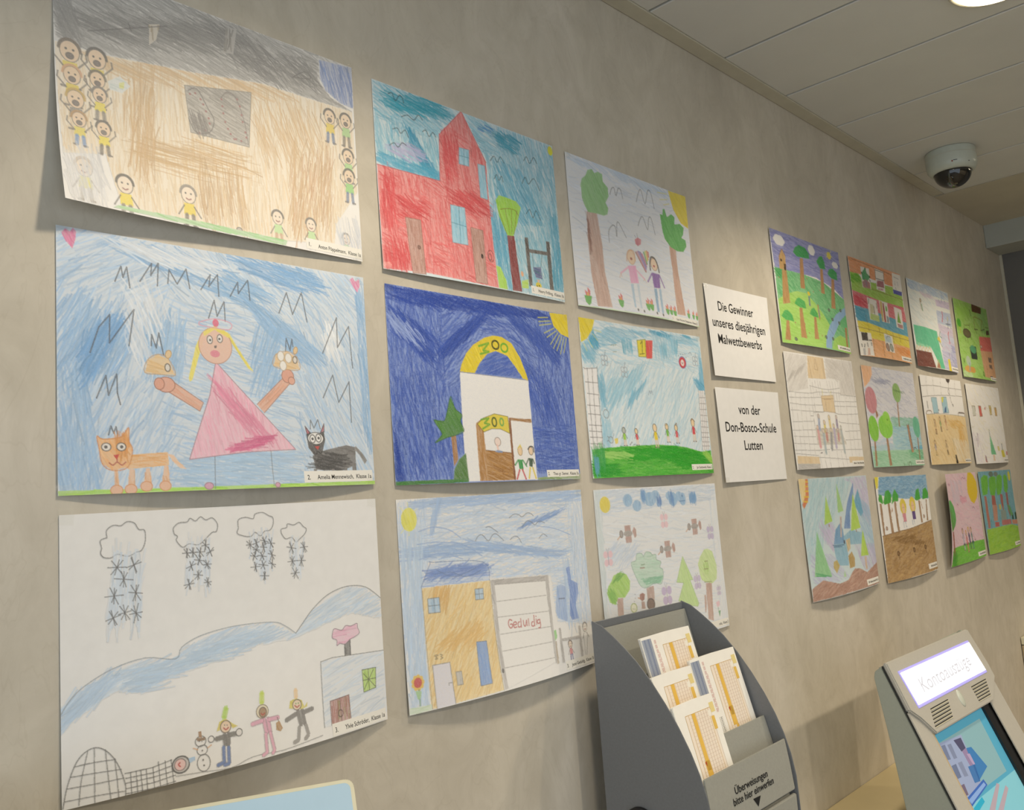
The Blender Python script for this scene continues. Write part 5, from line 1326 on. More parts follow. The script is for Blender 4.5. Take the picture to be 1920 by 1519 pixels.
sheet('child_drawing', 'drawing of footballers on bright green grass between two net goals', 0.9114, 1.7633, 0.0010, res=(1.91, 1.10), bl=.003, bm=.012, br=.002, seed=8, group=GRP)
part('drawn_sky')
F(SH, '#d5e6ee', .6)
S(SH, '#bcd9e8 #a9cfe2 #cfe2ec', 2000, 44, lambda x, y: -52 if y > 80 else 8, 1.3, 14, .3)
S('2.3,48 85.4,9.1 414.2,5.9 415.4,23.9 219.2,17.9 61.2,52.1', '#8cc0da #9ccade', 260, 46, 12, 1.4, 12); S('237.9,4.1 297,4.8 291.3,12.8 244.9,12', '#4fa3c6', 50, 34, 10, 1.5, 5); S('345.8,2.9 382.1,3 376.9,6.5 349.6,6.4', '#5aa9c9', 24, 24, 8, 1.5, 5)
S('25,32.8 43.4,26.6 55.6,41.3 34.3,54.3', '#45a0c4 #57aacb', 60, 26, 60, 1.4); S('4.6,56.7 46.5,55.6 22.5,77.4 1.7,78.8', '#7ab9d4', 70, 34, 50, 1.3)
for q in ('129.7,37.4 164.8,34.5 162.5,48.8 129.9,49', '257.5,36.5 287.8,32.9 283.2,46.8 261.7,48.4', '302.9,20.5 329.2,20.8 325.5,41.1 301.8,39.2'): S(q, '#7fbfd6 #68b2ce', 46, 22, 88, 1.5)
S('69.1,123.4 208.9,80.9 163.6,116.4 73.2,169.9', '#8fc3da #a3cee0', 160, 50, -50, 1.3); S('136.1,145.2 195.4,114.8 177.1,129.7 142.3,154.1', '#79b8d4', 50, 40, -52, 1.3); S('410.8,47.5 422,46.2 420.9,116.2 397.2,117.3', '#79b8d6', 90, 40, 86, 1.4); S('383,95.2 418.1,106.1 415.6,119 392.5,117.5', '#66aed0', 50, 30, 40, 1.4)
S('42.3,111.5 63.4,112.5 57.1,157.1 43.5,153.2', '#79b8d4', 60, 40, 84, 1.4); S('40.9,197 68.7,200.8 55.9,240.2 38.4,240.2', '#9ccbe0', 60, 40, 88, 1.3); S('240.5,13.6 330.5,13.1 296.7,55.7 237.7,55', '#a3cee2', 110, 34, 80, 1.3)
part('drawn_sun')
C('0,0 49,-1.4 38.9,20.3 20.7,38.7 2.4,46.9', '#ead636 #e0c824', 60, 1.4, .95); Lns('44.3,19.8 65.4,22.4|39.6,28.1 52.3,39.4|23.9,40.7 36.1,54.1|9.2,47.5 17.6,62.3', '#d5dc9a', 1.6)
part('drawn_goals')
part('drawn_goal'); F('3.1,94 43.1,92.6 36,244.5 1.7,244.4', '#f0eeee')
Lns('3.1,94 6.2,96 43.1,92.6 43.5,89.7|13.3,94.5 10.2,244.5|27.9,93.5 21.1,244.5|43.1,92.6 36,244.5|4.7,120.5 41,120.8|7,141.6 41.4,143.4|4.1,163.3 41.3,164.3|5.4,179.4 40.4,180.7|4.3,199.8 39.3,200.9|3.9,210.9 38.8,212.2|4,222.2 38.3,223|3.1,233.9 37.4,234.8', '#6a6668', 1., sm=False)
part('drawn_goal'); F('394.5,119.5 418,118.9 413.7,246.4 381.9,247.5', '#eeecec')
Lns('394.5,119.5 381.9,247.5|402.4,119.6 390.2,247.5|409.9,119.3 398.7,247.1|418,118.9 406.7,246.6|393.8,135.2 418.7,134.2|392.2,147.8 418.5,147.4|391.2,160.4 417.8,160.1|390.1,173 418,173.5|389.5,185.5 417.3,186.2|388,198 417.6,198.7|387.4,210.4 417.2,210.6|386.4,220.3 417.1,220.1|384.9,230.2 416.1,230.1|383.6,238.9 415.2,238.9', '#837d7f', .9, sm=False)
part('drawn_scoreboard')
C('181.4,28.3 211,23.9 208.3,60 182.2,61', '#e8d93c #dccb2c', 84, 1.4, .95); C('211.9,25.7 236.7,23.6 229.2,61.7 208.6,63.1', '#dd4a44 #e25c54', 84, 1.6, .9); Ln('181.4,28.3 211,23.9 208.3,60 182.2,61 181.4,28.3', '#6a7a3c', .9, sm=False); Lns('192.4,34.6 199.4,28 196.3,54.5|187,55.9 203.4,53.2', '#4a4c34', 1.4, sm=False)
part('drawn_badge')
F(ell('341.6,62', 15, 13.5), '#8a90b8'); F(ell('341.1,62.5', 13, 11.5), '#d2484c'); F(ell('341,63', 7, 7), '#f2e4e0'); Lns('337.3,61.5 340.4,63.8 344.8,61.8|338.8,65.2 342.4,64.9', '#a8808a', 1.); Dots('328.6,48.4 337.2,44.7 346.2,44.6 354,43.5 357.3,50.1', '#7a8494', 1.4)
part('drawn_clovers')
for c in ('68.6,76.4', '128.5,95.2', '392.8,56'):
    part('drawn_clover'); (x, y), = P(c)
    for dx, dy in ((-5, -5), (5, -5), (-5, 5), (5, 5)): El((x + dx, y + dy), 5, 5, None, '#a3a9b2', .9)
    Ln([(x + 1, y - 8), (x + 5, y - 19)], '#8a949c', 1.)
Lns('201.8,136.8 207.2,128.3 209.8,134.1 214.1,128 216.8,136.2|369.3,41.6 375.5,37.8 380,43.4', '#8a98a8', 1.); El('56.6,178.5', 8, 8, None, '#8a949c', 1.)
Lns('92.9,46.2 98.1,43.5|100.3,46.3 103.3,43.3|106.9,44.4 110.9,42.4|98.6,57.9 108.8,56.4', '#9ca48c', 1.2)
part('drawn_grass')
q = '5,245.5 34.5,242.8 84.6,240.2 140.6,238.4 207.2,236.7 264.4,238.3 319.3,242.5 375.7,251.2 417.9,248.9 419.9,297.3 135.2,297 1.4,297'
F(q, '#86cc54', .95); S(q, '#35a62c #4ab43a #6cc24a #2a9c24', 1500, 40, 2, 1.5, 7)
S('264,240.2 370.9,252.4 389.5,274.6 297.9,287.7 238.4,268.1', '#219a20 #2ca428', 260, 40, 6, 1.6); S('105.9,244.6 264,240.2 259.5,266 102.6,266.6', '#2aa028', 200, 40, 2, 1.6); S('40.6,248.8 127.2,251.3 110.6,262.3 42.3,261.7', '#a9d878', 60, 34, 4, 1.3); S('3.4,269.8 72.6,272.8 69.7,292.2 3.6,292.9', '#2c9c34', 110, 40, 4, 1.5); S('375,254.9 416.7,255.1 419.2,277.5 404.3,269.9', '#a5d860', 40, 26, 30, 1.4)
S('4.7,247.6 39.4,245.6 37.6,270.2 4.5,274', '#2c9440 #58b06a', 80, 34, 86, 1.2); S('7,267.7 20.7,267.9 17.6,284.8 6.4,284.6', '#6aa8c8', 24, 26, 88, 1.2)
part('drawn_players')
for c, hr, sh, ln_ in (('104.6,209.1', 6, '#a0d04c', '#4c4a48'), ('143.8,210.4', 5.5, '#d9565c', '#3c3a38'), ('208,203.1', 8, '#e8cf2c', '#4c4a48'), ('251.4,200.1', 6.5, '#7fbe44', '#3f4c38'), ('285.6,202', 6.5, '#d95a60', '#3c3a38'), ('354.3,190.6', 8, '#d9484e', '#6a5a54')):
    Kid(c, hr, sh, '#e6cdb4', None, '#f0d6ac' if sh != '#a0d04c' else '#b9c0b8', ln_, 1, 0, 1.05)
part('drawn_ball')
Lns('346.6,186.3 353,181.3 363.1,187.2|282.2,197.2 288.7,191.9 291,195.9|249.8,197.8 253.3,194.2', '#8a6a44', 1.4)
El('62.1,227.1', 6, 6, None, '#8a8a8c', 1.); C('72.4,224.9 83.4,223.7 82,233.6 74.4,235.8', '#e6d04c', 80, 1.4, .85); Ln('69,223.8 72.1,215', '#8a9aa8', 1.2); Lns('56.7,222.8 53.4,220.7|54.8,228.3 51.1,229.4', '#77787a', 1)
Lns('118.2,236.8 125.8,231.3|129.5,236.8 135.3,235.7', '#5a5c5c', 1.2)
slip(325, 416, 277, 289, [('2.', 328, 286, 6.6, 'LEFT', .85), ('Jan Godziewski, Klasse 2', 345, 286, 6.2, 'LEFT', 69.0)])
tapes('tr br')


sheet('child_drawing', 'drawing of birds and butterflies over four trees, partly hidden by the form dispenser', 0.9131, 1.4460, -0.0022, res=(1.88, 1.05), bl=.004, bm=.008, br=.002, seed=9, fade=0.15, group=GRP)
part('drawn_sky')
F(SH, '#e2e8f0', .6); S(SH, '#dbe4ee #d2deec #e4e9f1', 900, 50, lambda x, y: 3 if 20 < x < 390 else 88, 1.2, 12)
S('2,2 420.5,1.9 418.5,34.3 219.2,39.1 15.2,45.5', '#c2d3e8 #cddaea', 380, 50, -2, 1.2); S('30.3,99 108.9,113 105.9,132.7 35.1,134.3', '#c5d5ea', 70, 44, -35, 1.3); S('0.4,1.9 21.1,2.6 9.6,223.1 -2,221.5', '#d0dde0', 160, 46, 86, 1.1)
part('drawn_sun')
C(ell('30.6,27.6', 16, 15), '#e6d41c #dcc814', 70, 1.3, .95)
part('drawn_clouds')
for c, rx, ry in (('101.1,22.6', 15, 12), ('129.9,34', 14, 11), ('154,17.4', 11, 12), ('174.9,23.5', 20, 14), ('193.4,16.8', 14, 10), ('204.8,30', 10, 10), ('241.8,19.6', 12, 9), ('254.3,26.6', 16, 14), ('276.9,22', 13, 10), ('290,28', 12, 13), ('328.3,27.3', 15, 12)):
    part('drawn_cloud'); C(ell(c, rx, ry), '#7fb2dc #6aa2d4 #9cc4e4', 86, 1.5, .75, L=16)
S('199.3,22.3 214.1,23.9 210.1,36.6 198.9,36.1', '#3f74bc', 26, 16, 86, 1.5); S('238.9,14.1 254.2,15.8 258.5,36.5 243.3,33.7', '#4a88c8', 40, 18, 86, 1.5); S('147.8,11 158.5,11.3 158.4,23.8 147.6,23.4', '#4f8cc8', 26, 18, 86, 1.4); S('316.7,15.7 343.1,20 336,35.4 315.7,32.4', '#4f8fca', 40, 18, 80, 1.4); Ln('278.4,31.9 297.4,31.6', '#4a7fb8', 2.4); Dots('289.1,21.4', '#4a7fb8', 2.6)
part('drawn_birds')
for c in ('93.3,83.7', '324.7,84.8', '218.6,121.6'):
    part('drawn_bird'); (x, y), = P(c)
    for q in ([(-9, -4), (9, -4), (10, -15), (-10, -15)], [(-9, 4), (9, 4), (9, 17), (-9, 17)], [(14, -3), (20, -11), (26, -6), (26, 6), (20, 10)]): C([(x + a, y + b) for a, b in q], '#b9938a #a67c72', 84, 1.4, .85, L=12)
    C(ell((x, y), 14, 5.5), '#a39c98 #8f8884', 4, 1.4, .9, L=14); El((x - 21, y), 5, 6.5, '#a39c98', '#6a5650', 1.1); Ln([(x - 26, y + 4), (x - 34, y + 9)], '#c98a52', 1.8)
part('drawn_butterflies')
for c, k in (('216.3,67.6', '#ecc8d2'), ('26.8,123.9', '#ecc6d0'), ('198.1,209', '#c6b5da'), ('312.2,196.3', '#cbbfdc'), ('383.1,102', '#c3b8d8'), ('392,222.4', '#cfc5dc')):
    part('drawn_butterfly'); (x, y), = P(c); s_ = 1.5 if k == '#c6b5da' else (.8 if x > 385 else 1.2)
    for dx, dy in ((-6, -6), (6, -6), (-5, 6), (5, 6)): F(ell((x + dx * s_, y + dy * s_), 5.5 * s_, 5.5 * s_, 12), k, s=1.2)
    Ln([(x, y - 9 * s_), (x, y + 9 * s_)], '#a99ab0', 1.2); Ln([(x, y - 9 * s_), (x - 4, y - 15 * s_)], '#b0a8b0', .9); Ln([(x, y - 9 * s_), (x + 4, y - 15 * s_)], '#b0a8b0', .9)
part('drawn_trees')
part('drawn_tree')
C('40.8,196.6 58.2,196.7 54.8,229 38.7,226.9', '#c3a093 #b08a7c', 88, 1.4, .85); q = '13.5,183.9 18.3,173 29.1,164.6 37,154.8 57.3,151 74.9,156.6 84.7,170.4 80.7,185.6 63.8,197.4 44.3,195.1 34.5,206.4 19.1,200.7'
C(q, '#a2d44a #8fc63a #b4de66', 50, 1.6, .9); S('38.8,154 61.5,156.3 57.1,163.6 40.6,163.8', '#5fa82c', 26, 20, -30, 1.5); S('19,178.8 37.6,184.7 32.2,199.4 20.1,194.1', '#76b83a', 40, 22, 60, 1.4)
part('drawn_tree')
C('134.1,187.6 157.7,186.1 153,225.9 130.6,225.1', '#bfa196 #a88478', 88, 1.4, .85); q = '95.2,145.7 94.9,136.8 109,135 114.3,123.4 130,123.7 134.5,129.2 144.6,121.9 158.7,124.1 163.4,128.5 176,129.6 176.3,138.9 190.3,144.3 184.9,154.1 193.4,159 193.5,169.4 190.3,177.3 181.5,185.6 162,181.5 132.4,187.4 115.7,181.6 104.4,164.5'
C(q, '#bfdccb #a9d2ba #cfe6d8', 5, 1.4, .85); S('117.5,169.8 193.5,169.4 183.8,182.8 133.3,181.5', '#79bd98', 70, 30, -4, 1.4, clip=True); Ln(q, '#7aa890', .9, True); Lns('125,144.5 128.6,144.4|131.3,144.7 135.7,143.8', '#7a9a78', 2); Ln('120.7,149.7 134.7,150.4', '#9c7a6c', 2.4)
part('drawn_tree')
C('262.7,231.1 269.2,231.9 268.9,244.5 261.2,243.6', '#b9d878', 88, 1, .8); q = '267.8,140.9 295.9,189.2 285,189.1 307.3,237.6 301.5,242.7 262.7,235.3 235.5,223.7 260.6,191.9 236.6,188.3'
C(q, '#bfe08c #b0d878 #cce8a0', 70, 1.3, .9); Ln(q, '#9cbf74', .9, True, False)
part('drawn_tree')
C('343.2,201.7 367,202 356.3,278.4 336.3,272.5', '#c5a294 #b38c7c', 88, 1.5, .85); q = '325.1,182.4 321.8,160.3 334.1,146.1 351.1,134.3 364,133.5 382.2,140.1 387.9,155.1 393.9,169.1 392.2,184.6 388.3,197.6 369.5,204.5 342.8,199.5 329.3,193.7'
C(q, '#c9e296 #bcdc84 #d6eaac', 50, 1.4, .9); S('350.7,158.5 362,166.2 359.9,177 339.1,175', '#a9d062', 24, 18, 80); Lns('348.6,158.3 359.3,158.2|343.6,173.3 358.4,173.6|338.7,199 366,200.8', '#8a8a54', 1.6)
part('drawn_animal')
C('109.8,196.8 118.9,194.9 126.3,198.7 122,208.1 114.7,210.2 108.6,204.6', '#9c5a48 #86432f', 70, 1.5, .9); C('113,210 122.3,211.2 122.3,224.1 110.9,223.6', '#b08a7c', 88, 1.3, .85); Ln('103.8,202.4 110.3,204.8', '#c98a52', 2)
part('drawn_animal')
F(ell('141.6,218.5', 12, 10), '#7a6258'); Ln(ell('141.6,218.5', 12, 10), '#3f322c', 2, True); El('87.5,218.7', 9, 8, '#eef0d8', '#9fb054', 1.4); Dots('84.9,220.3 89.6,220.9', '#7a8a54', 1); Dots('95.6,195.2 95.2,202 91,207.4', '#9a98a0', 1.2)
part('drawn_squirrel')
C('331.8,224.4 338.1,224 337.1,240.2 330.6,258.8 327.4,258.4', '#b89080', 88, 1.3, .8)
part('drawn_flower')
C('374.8,243.6 388.1,241.9 389.4,250.9 379,255.1', '#ecc0cc #e8a8b8', 80, 1.4, .85); Ln('381.1,255.4 381.7,263.2', '#5a9c5c', 1.6); C('379.8,261.8 389.8,262 383,274.3', '#4f9c5c', 80, 1.4, .9)
slip(330, 418, 280, 293, [('oska,  Klasse 2', 376, 290, 6.6, 'LEFT', 40.0)])
tapes('br')


sheet('child_drawing', 'drawing of tall trees and a tree house on green hills under a violet sky', 1.7188, 2.0804, 0.0034, res=(3.24, 1.51), bl=.002, bm=.012, br=.002, seed=10, group=GRP, base=.004)
part('drawn_sky')
q = '0,-0 419.8,0 422,139 355.8,113.4 245.1,96.6 173,98.6 6.4,102.7'
F(q, '#9a9ccc', .95); S(q, '#7c80bc #8a8ec6 #a8aad6 #6a70b2', 700, 40, 4, 1.6, 10)
part('drawn_hills')
F('6.7,101.5 173,98.6 288.5,103.8 421.2,138.4 420.2,297 -0.2,297.5', '#7ec284', .95); S('6.7,101.5 173,98.6 288.5,103.8 421.2,138.4 417.8,206.1 290,226.3 162.3,139.6 6.3,182.3', '#5fae72 #70b97c #4fa268', 420, 36, 30, 1.6, 25)
S('8.1,106 51.6,102.5 63,117.9 9.6,129.6', '#3f9c54', 40, 30, 20, 1.8); S('260.3,208.9 422,184.8 422,252.9 317.3,254.6', '#6ab87a #58ac6a', 130, 34, 20, 1.6)
q = '5.7,184.8 61.5,163.9 116.7,151.2 170.2,151 214.2,170.9 262.4,201 290,226.3 237,295.8 -0.2,297.5'
F(q, '#a8d468', .95); S(q, '#92c850 #a0d060 #b6dc80', 380, 40, 8, 1.6, 16); C('274.6,294.1 303.2,263.6 354.5,248.7 401.1,255.1 420.2,297', '#a8d468 #92c850', 40, 1.2, .95)
part('drawn_river')
C('233,293.6 252.2,260.4 290,226.3 346.8,189.7 421.1,160.9 422,181.6 372.4,205.3 312.7,249.9 283.9,270.3 271.6,294.3', '#93b4d8 #86a8d0', -60, 1.2, .95)
Ln('281.6,236.1 306,253', '#6a7a94', 1)
for c in ('302,182.1', '384,174.1', '315.6,207.1', '361.3,212.9', '248.6,263.2', '294.2,264.3', '68,283.5'): El(c, 6, 4, '#7a8478', '#4c5048', 1.2)
part('drawn_clouds')
for c, rx, ry in (('48.4,24.9', 30, 14), ('239.8,21.6', 20, 14), ('387.2,42', 20, 9)):
    part('drawn_cloud')
    for k in range(6):
        a = k * math.pi / 3; (x, y), = P(c); F(ell((x + rx * .5 * math.cos(a), y + ry * .5 * math.sin(a)), rx * .6, ry * .6, 12), '#f1efec', s=1.6)
part('drawn_sun')
C(ell('353.1,19', 14, 11), '#e6d85c', 60, 1.2, .95, L=12); Lns('332.4,15.5 340.8,16.9|332.5,25.9 340.2,23.5|371.3,2 363.7,8.3|375.4,19.7 366.5,19.6', '#e6dc8c', 2)
part('drawn_trees')
def tree10(tr, cr, c1='#44a45c #36964e'):
    part('drawn_tree'); C(tr, '#b98c5c #a5784a', 88, 1.3, .95, L=18); C(cr, c1, 20, 1.5, .95, L=20)
tree10('160,55.8 179.5,53 167.9,138.9 140.9,139.7', '123.3,43.9 137.5,29.5 161.3,19.7 198.9,20.2 219.8,34.6 218.9,48.6 179.8,51.7 141.9,53.4')
tree10('281.8,68.9 298.8,65.3 290.8,138 267.9,138.2', '263.4,48.5 284.6,32.8 303.2,27.5 316.1,43.7 317.6,64 281.3,66.4')
tree10('350,86.9 368.1,85.9 350,173.8 321.6,174.3', '327.9,75.5 340.6,60.9 365.8,54.9 393.1,64.3 390.3,85.6 351.6,85.4')
tree10('115.8,195.4 131.9,194.9 129.1,277.4 97.5,276.5', '91.8,187.1 105.7,173.3 123,167.6 153,175.3 156.2,194.2 121.3,194.8', '#54b05c #44a450')
tree10('33.8,236.6 47.1,236.5 40.9,288.7 14.6,288.6', '10.8,228.2 28.9,212 44.9,209.1 68.1,218.7 72.7,237.1 32.8,236.7', '#54b05c #44a450')
tree10('194.8,213 207.9,211.7 199,274.6 173,274.9', '170.7,206.8 186.8,191.4 204.8,185.7 220.3,200.4 222.8,212.2 192.3,212', '#54b05c #44a450')
tree10('397.9,222.5 413.6,221 403.4,279.8 389.4,279.7', '368,221.4 386.3,198.7 419.9,187.4 422,218.7 397.6,223.8', '#6ab87a')
part('drawn_tree_house')
C('46.3,103.3 71.3,101.1 68.1,188.5 28.1,195.4', '#bd945e #a97f4a', 88, 1.3, .95); C('36.8,71 57.9,47.5 74.3,63.2 71.3,101.1 33.9,102.5', '#cba468 #b58c50', 88, 1.3, .95)
F(ell('47.8,77.6', 5, 4), '#3c2c1c'); F('62,85.5 72.3,85.2 69.4,102.6 59.4,102', '#2c2018'); Ln('36.8,71 57.9,47.5 74.3,63.2', '#8a6434', 1.4)
part('drawn_walkers')
Ln('184.3,159.3 181,182.1', '#6a6a9c', 8); El('185.7,149.7', 8, 6, '#e6cc3c'); Ln('232.3,176.4 229.4,214.5', '#b58a5c', 8); Ln('232.9,189 231.5,206.8', '#8c7aa0', 6)
Dots('22.8,126.7 186.8,107.9 216.7,140.5 261.2,131.3 131.4,237.9 223.6,261.7 147.9,261 78.3,239.5', '#b07a5c', 2.4)
slip(318, 418, 279, 292, None, (.15, .97))
tapes('tl')


sheet('child_drawing', 'drawing with orange, green, red, blue and yellow bands holding small pictures', 2.2060, 2.0838, 0.0070, res=(4.27, 1.73), bl=.003, bm=.012, br=.001, seed=11, group=GRP, base=.004)
part('drawn_colour_bands')
for q, c in (('0.8,-0.1 419.2,0.1 411.6,52.2 176.9,49.2 67.4,44.9 1.8,47.8', '#e8a070 #dc8c58'), ('1.8,47.8 67.4,44.9 90.4,62.2 415.9,49.3 415.1,111 192.7,111 0.9,101.8', '#a5cc54 #92c040'), ('0.9,101.8 192.7,111 415.1,111 421.7,160.9 263.6,158 97,148.5 5.6,147.5', '#dc7880 #d05c68'),
             ('5.6,147.5 97,148.5 263.6,158 421.7,160.9 422,207.9 279.2,205.9 82.6,192.3 7.9,192.5', '#62aac0 #509cb6'), ('7.9,192.5 82.6,192.3 279.2,205.9 422,207.9 422,245.6 273.1,243.4 102,240.7 13.2,228.2', '#e6d63c #dac828'), ('13.2,228.2 102,240.7 273.1,243.4 422,245.6 419.8,296.9 -0.7,297', '#ecb078 #e4a060')):
    part('drawn_band'); C(q, c, 14, 1., .92, L=34, w=1.6)
S('3.9,49.8 72.1,47.9 70.2,71.4 0.8,76.5', '#62b034', 60, 34, 12, 1.8); S('4.1,152.3 83.4,154.5 78.2,187.9 9,189', '#4a98b8', 60, 34, 12, 1.8); S('7.1,117.3 94.5,120.5 85.8,147.2 6.4,145.1', '#cc4a58', 60, 34, 12, 1.8); S('282.8,252.7 420.8,253.9 413.7,274.8 288.3,274.7', '#e08c44', 60, 34, 8, 1.8)
Lns('13.3,4.1 161,7.1 350.4,11.7|154.4,81.3 275.8,83.4 422,86.2|4.5,211.4 275,218.6 418.4,220.9|77.8,171.4 79.6,192.5|82.6,192.3 82.9,218.3|164.1,197.7 161.3,224.4|218.2,200.8 215.5,218|331.1,204.5 331.7,232|273.6,203.9 267.4,241.3|102,240.7 91.2,291.5|173.5,242.9 161.2,294.6|228.5,263.6 224,295.9', '#8a6a4c', .9, sm=False)
part('drawn_small_pictures')
for q in ('87.2,19.4 154.7,17.3 151.4,81.7 86.3,83.7', '201.6,10.6 271.8,10.9 267.8,79.4 197.9,76.8', '346.7,3.5 418.3,2.7 413.1,73.4 336.1,73.7', '107.8,112.1 179.4,114.7 178.3,182.1 103.9,181.1', '202.1,110.1 269.4,112.2 262.9,178.9 200.7,179.1', '322.5,118.3 388.2,122.2 384,188 321.4,185.3', '5.7,225.3 92.5,224.7 87.4,294.1 -0.7,297', '194.6,215.9 261.6,220.8 256.5,274.2 188.7,271'):
    part('drawn_picture_card'); F(q, '#efece4', s=2)
C('92.4,38.6 125.4,17.2 131.6,34.1 155.1,43.3 131.9,60 91.2,59.8', '#5aa86c #44966a', 60, 1.3, .95); C('88.8,67 116.1,54.7 148.6,63 148.3,82 89.3,83.4', '#c07a68 #7a86a0', 60, 1.3, .85); Dots('124.2,20.9 92.4,38.6 152,43.6 151,55.6', '#2c3c2c', 4)
Ln('203.6,14 272.5,14.4 268.3,40.4 200.4,41.8 203.6,14', '#4a4644', 2.2, sm=False); C('210.9,46.7 264.2,43.3 263.1,65.2 201.2,66.9', '#b07078 #9c5c64', 10, 1.5, .9); C('209,70.9 255.9,68.4 250.6,75 206.9,77.1', '#c98c90', 80, 1, .7)
C('339.5,59.7 417.9,59.1 413.1,73.4 337.4,73.5', '#4f52a8 #6064b4', 10, 1.4, .95); Lns('358.7,15.7 399.9,18.5|363.6,30 362.6,42.5|386.3,30 388.7,42.2|363.4,49.8 367.6,56.8', '#9a94a0', 2)
C('123.8,129.5 149.7,131.8 153.9,155.3 115.6,163.5', '#d0c8a0', 80, .8, .8); Lns('119.5,115.7 111.6,130.6|151.2,136.5 148.4,163|176.1,124.6 174.3,139.1', '#6a5c4c', 3); C('116.4,161 181.8,162.5 178.3,182.1 107.3,179.6', '#b5cc6c', 10, 1, .8)
C('227.3,117.3 238.8,116.3 235.2,177.4 219.3,178.8', '#b05044', 88, 1.3, .9); C('207.6,112 222.6,112.9 213.8,176.8 201.5,176.6', '#d9b048 #8c9c4c', 86, 1.2, .8); C('250.4,122.5 261.6,126.3 259.8,141.2 244.5,140.1', '#7ab84c', 80, 1.2, .9); C('245.9,154.6 260.4,158.2 258.2,178 241.2,178.2', '#6a8c9c #b0684c', 80, 1.2, .8)
C('356,130.1 367.8,169.1 333.6,168.2', '#86ac3c #74a02c', 75, 1.4, .95); C('332.3,172 381,173.1 378,185.9 334.7,184.3', '#b0584c #7a9cac', 40, 1, .7)
F('24.1,226.2 65.9,225.5 63.5,250.5 22.9,250.9', '#3c342e', s=2); Ln('70.3,247.6 86.9,247', '#3c342e', 4); Lns('16.1,263.1 16.6,270.1|36.6,261.7 30.9,270.4|55.6,256.9 55,267.6|82.5,255.1 81.9,262.3', '#4c4844', 4)
C('20.9,274.5 35.6,273.6 31.5,295.1 16.8,295.9', '#b5b4b4', 88, 1, .8); C('53.4,272.4 65.3,271.7 60,293.4 43.3,294.4', '#d0a48c', 88, 1, .8)
C('198.9,221.7 248.3,223 248,242.7 194.6,243.9', '#b9ccd4', 10, 1, .8); Ln('208.2,230.7 223.4,222.3 241.4,224.7', '#7a8488', 2); El('205,259', 12, 12, '#a88c7c', '#4c4440', 2); El('236.5,258.2', 12, 12, '#a8b0a0', '#4c4c44', 2)
slip(312, 418, 279, 293, None, (.15, .97))
tapes('br')


sheet('child_drawing', 'drawing with teal block, dark brown box and pale striped right side', 2.6788, 2.0842, 0.0001, res=(5.40, 1.94), bl=.002, bm=.010, br=.001, seed=12, group=GRP, base=.004)
part('drawn_sky')
F(SH, '#dfe2dc', .8); S('0.2,0.1 419.7,0.2 422,29.5 246.3,32.8 9.9,34.3', '#a9bfda #8faed0 #bccbe0', 260, 44, 14, 1.8, 10); S('8.9,36.9 266.3,40.9 238.9,165.3 4.9,160.6', '#ccd9dc #d8e0de', 200, 44, 14, 1.8); S('132.5,33.9 261.5,33.5 240.7,46.7 136,43.9', '#d0c0d0', 40, 40, 14, 1.8)
part('drawn_stripes')
for q, c in (('266.3,40.9 421.1,35.8 422,62.6 272.5,64.2', '#c9b9d2 #b9b4d4'), ('265.6,80.9 422,77.9 422,127.6 261.6,128.9', '#b0bcd4 #a8b4ce'), ('261.6,128.9 422,135.3 422,164.8 263.2,162.9', '#c8bcd2'), ('271.4,162.2 422,164.8 422,225.2 261.7,223.3', '#b8c2da #d0b8cc'), ('253.6,224 422,227.3 420,297 247.7,294.4', '#bcb8d6 #a9b4d0')): C(q, c, 10, .9, .75, L=34, w=1.8)
for q in ('376.6,197.5 422,198.6 417.2,227.6 368.3,226.3', '352.7,234.2 422,236 417.5,293.2 336.5,290.8'): S(q, '#8c9cc0 #a89cc4', 50, 24, 12, 1.6)
Lns('325.5,79.4 328,92.6 313.3,118.2|368.3,150.1 358.1,164.5 363.7,193.3', '#c4444c', 5); Lns('351.7,122.2 401.8,119.8|379,105.9 370,136.5', '#5a6474', 4); Ln('380.1,93.6 378.1,106', '#d9c84c', 5)
Lns('306.5,38.7 318.5,48|341.3,31.8 330,49.4|371.7,36.3 375.5,46.7|396.9,131.1 412.3,133.6', '#7a8ca8', 2.4)
part('drawn_teal_block')
C('9.5,157.6 121.7,156.2 237.1,160.2 235.9,191.7 241.1,235.4 247.7,294.4 201.1,295.1 182.6,265.8 162.1,241.9 146.2,225.4 15,226.8', '#62c096 #50b488 #74caa2', 60, 1.2, .95)
S('18.7,226.4 145.2,228 132.9,221.4 25.3,218.4', '#9cd4b0', 40, 30, 10, 1.8)
part('drawn_brown_box')
F('3.3,242.6 138.9,243.8 155.3,295.8 -1.3,297.1', '#7a4438', s=2); S('3.3,242.6 138.9,243.8 155.3,295.8 -1.3,297.1', '#6a382e #844c40', 120, 30, 12, 1.8)
Lns('3.3,242.6 18.7,226.4 23.8,240.9 47.1,226.4 51.8,242.2 76,226.4 80.6,242.3 101.3,226.7 106,242.7 131.9,224.1 140.4,243.7', '#d8b878', 2.4, sm=False); C('163.1,295.3 192.2,270.2 199.5,295.2', '#a86c50', 88, 1.2, .9); Ln('163.1,295.3 194.4,264.9 199.5,295.2', '#d0c04c', 2)
part('drawn_candles')
F('303.6,255.2 329,251.9 325.9,296.8 294.1,296.4', '#e4d024', s=2); Ln('334.1,230.4 332.5,253', '#8a6a50', 2.4); C('226,187.4 250.6,174.6 264.8,196.9 247.5,201', '#d9c44c', 80, 1.2, .9); Lns('273.6,156.7 258.7,173.9 279.8,179.8|242.8,193.6 266.2,212.4', '#5a8470', 3)
Ln('115.3,59.4 108.3,67.9 118.8,97.6', '#a8987c', 6); Ln('119.5,76.9 123.7,98.3', '#6aa888', 5); El('113.7,63.4', 7, 6, '#c8b89c', '#7a6c5c', 1.4)
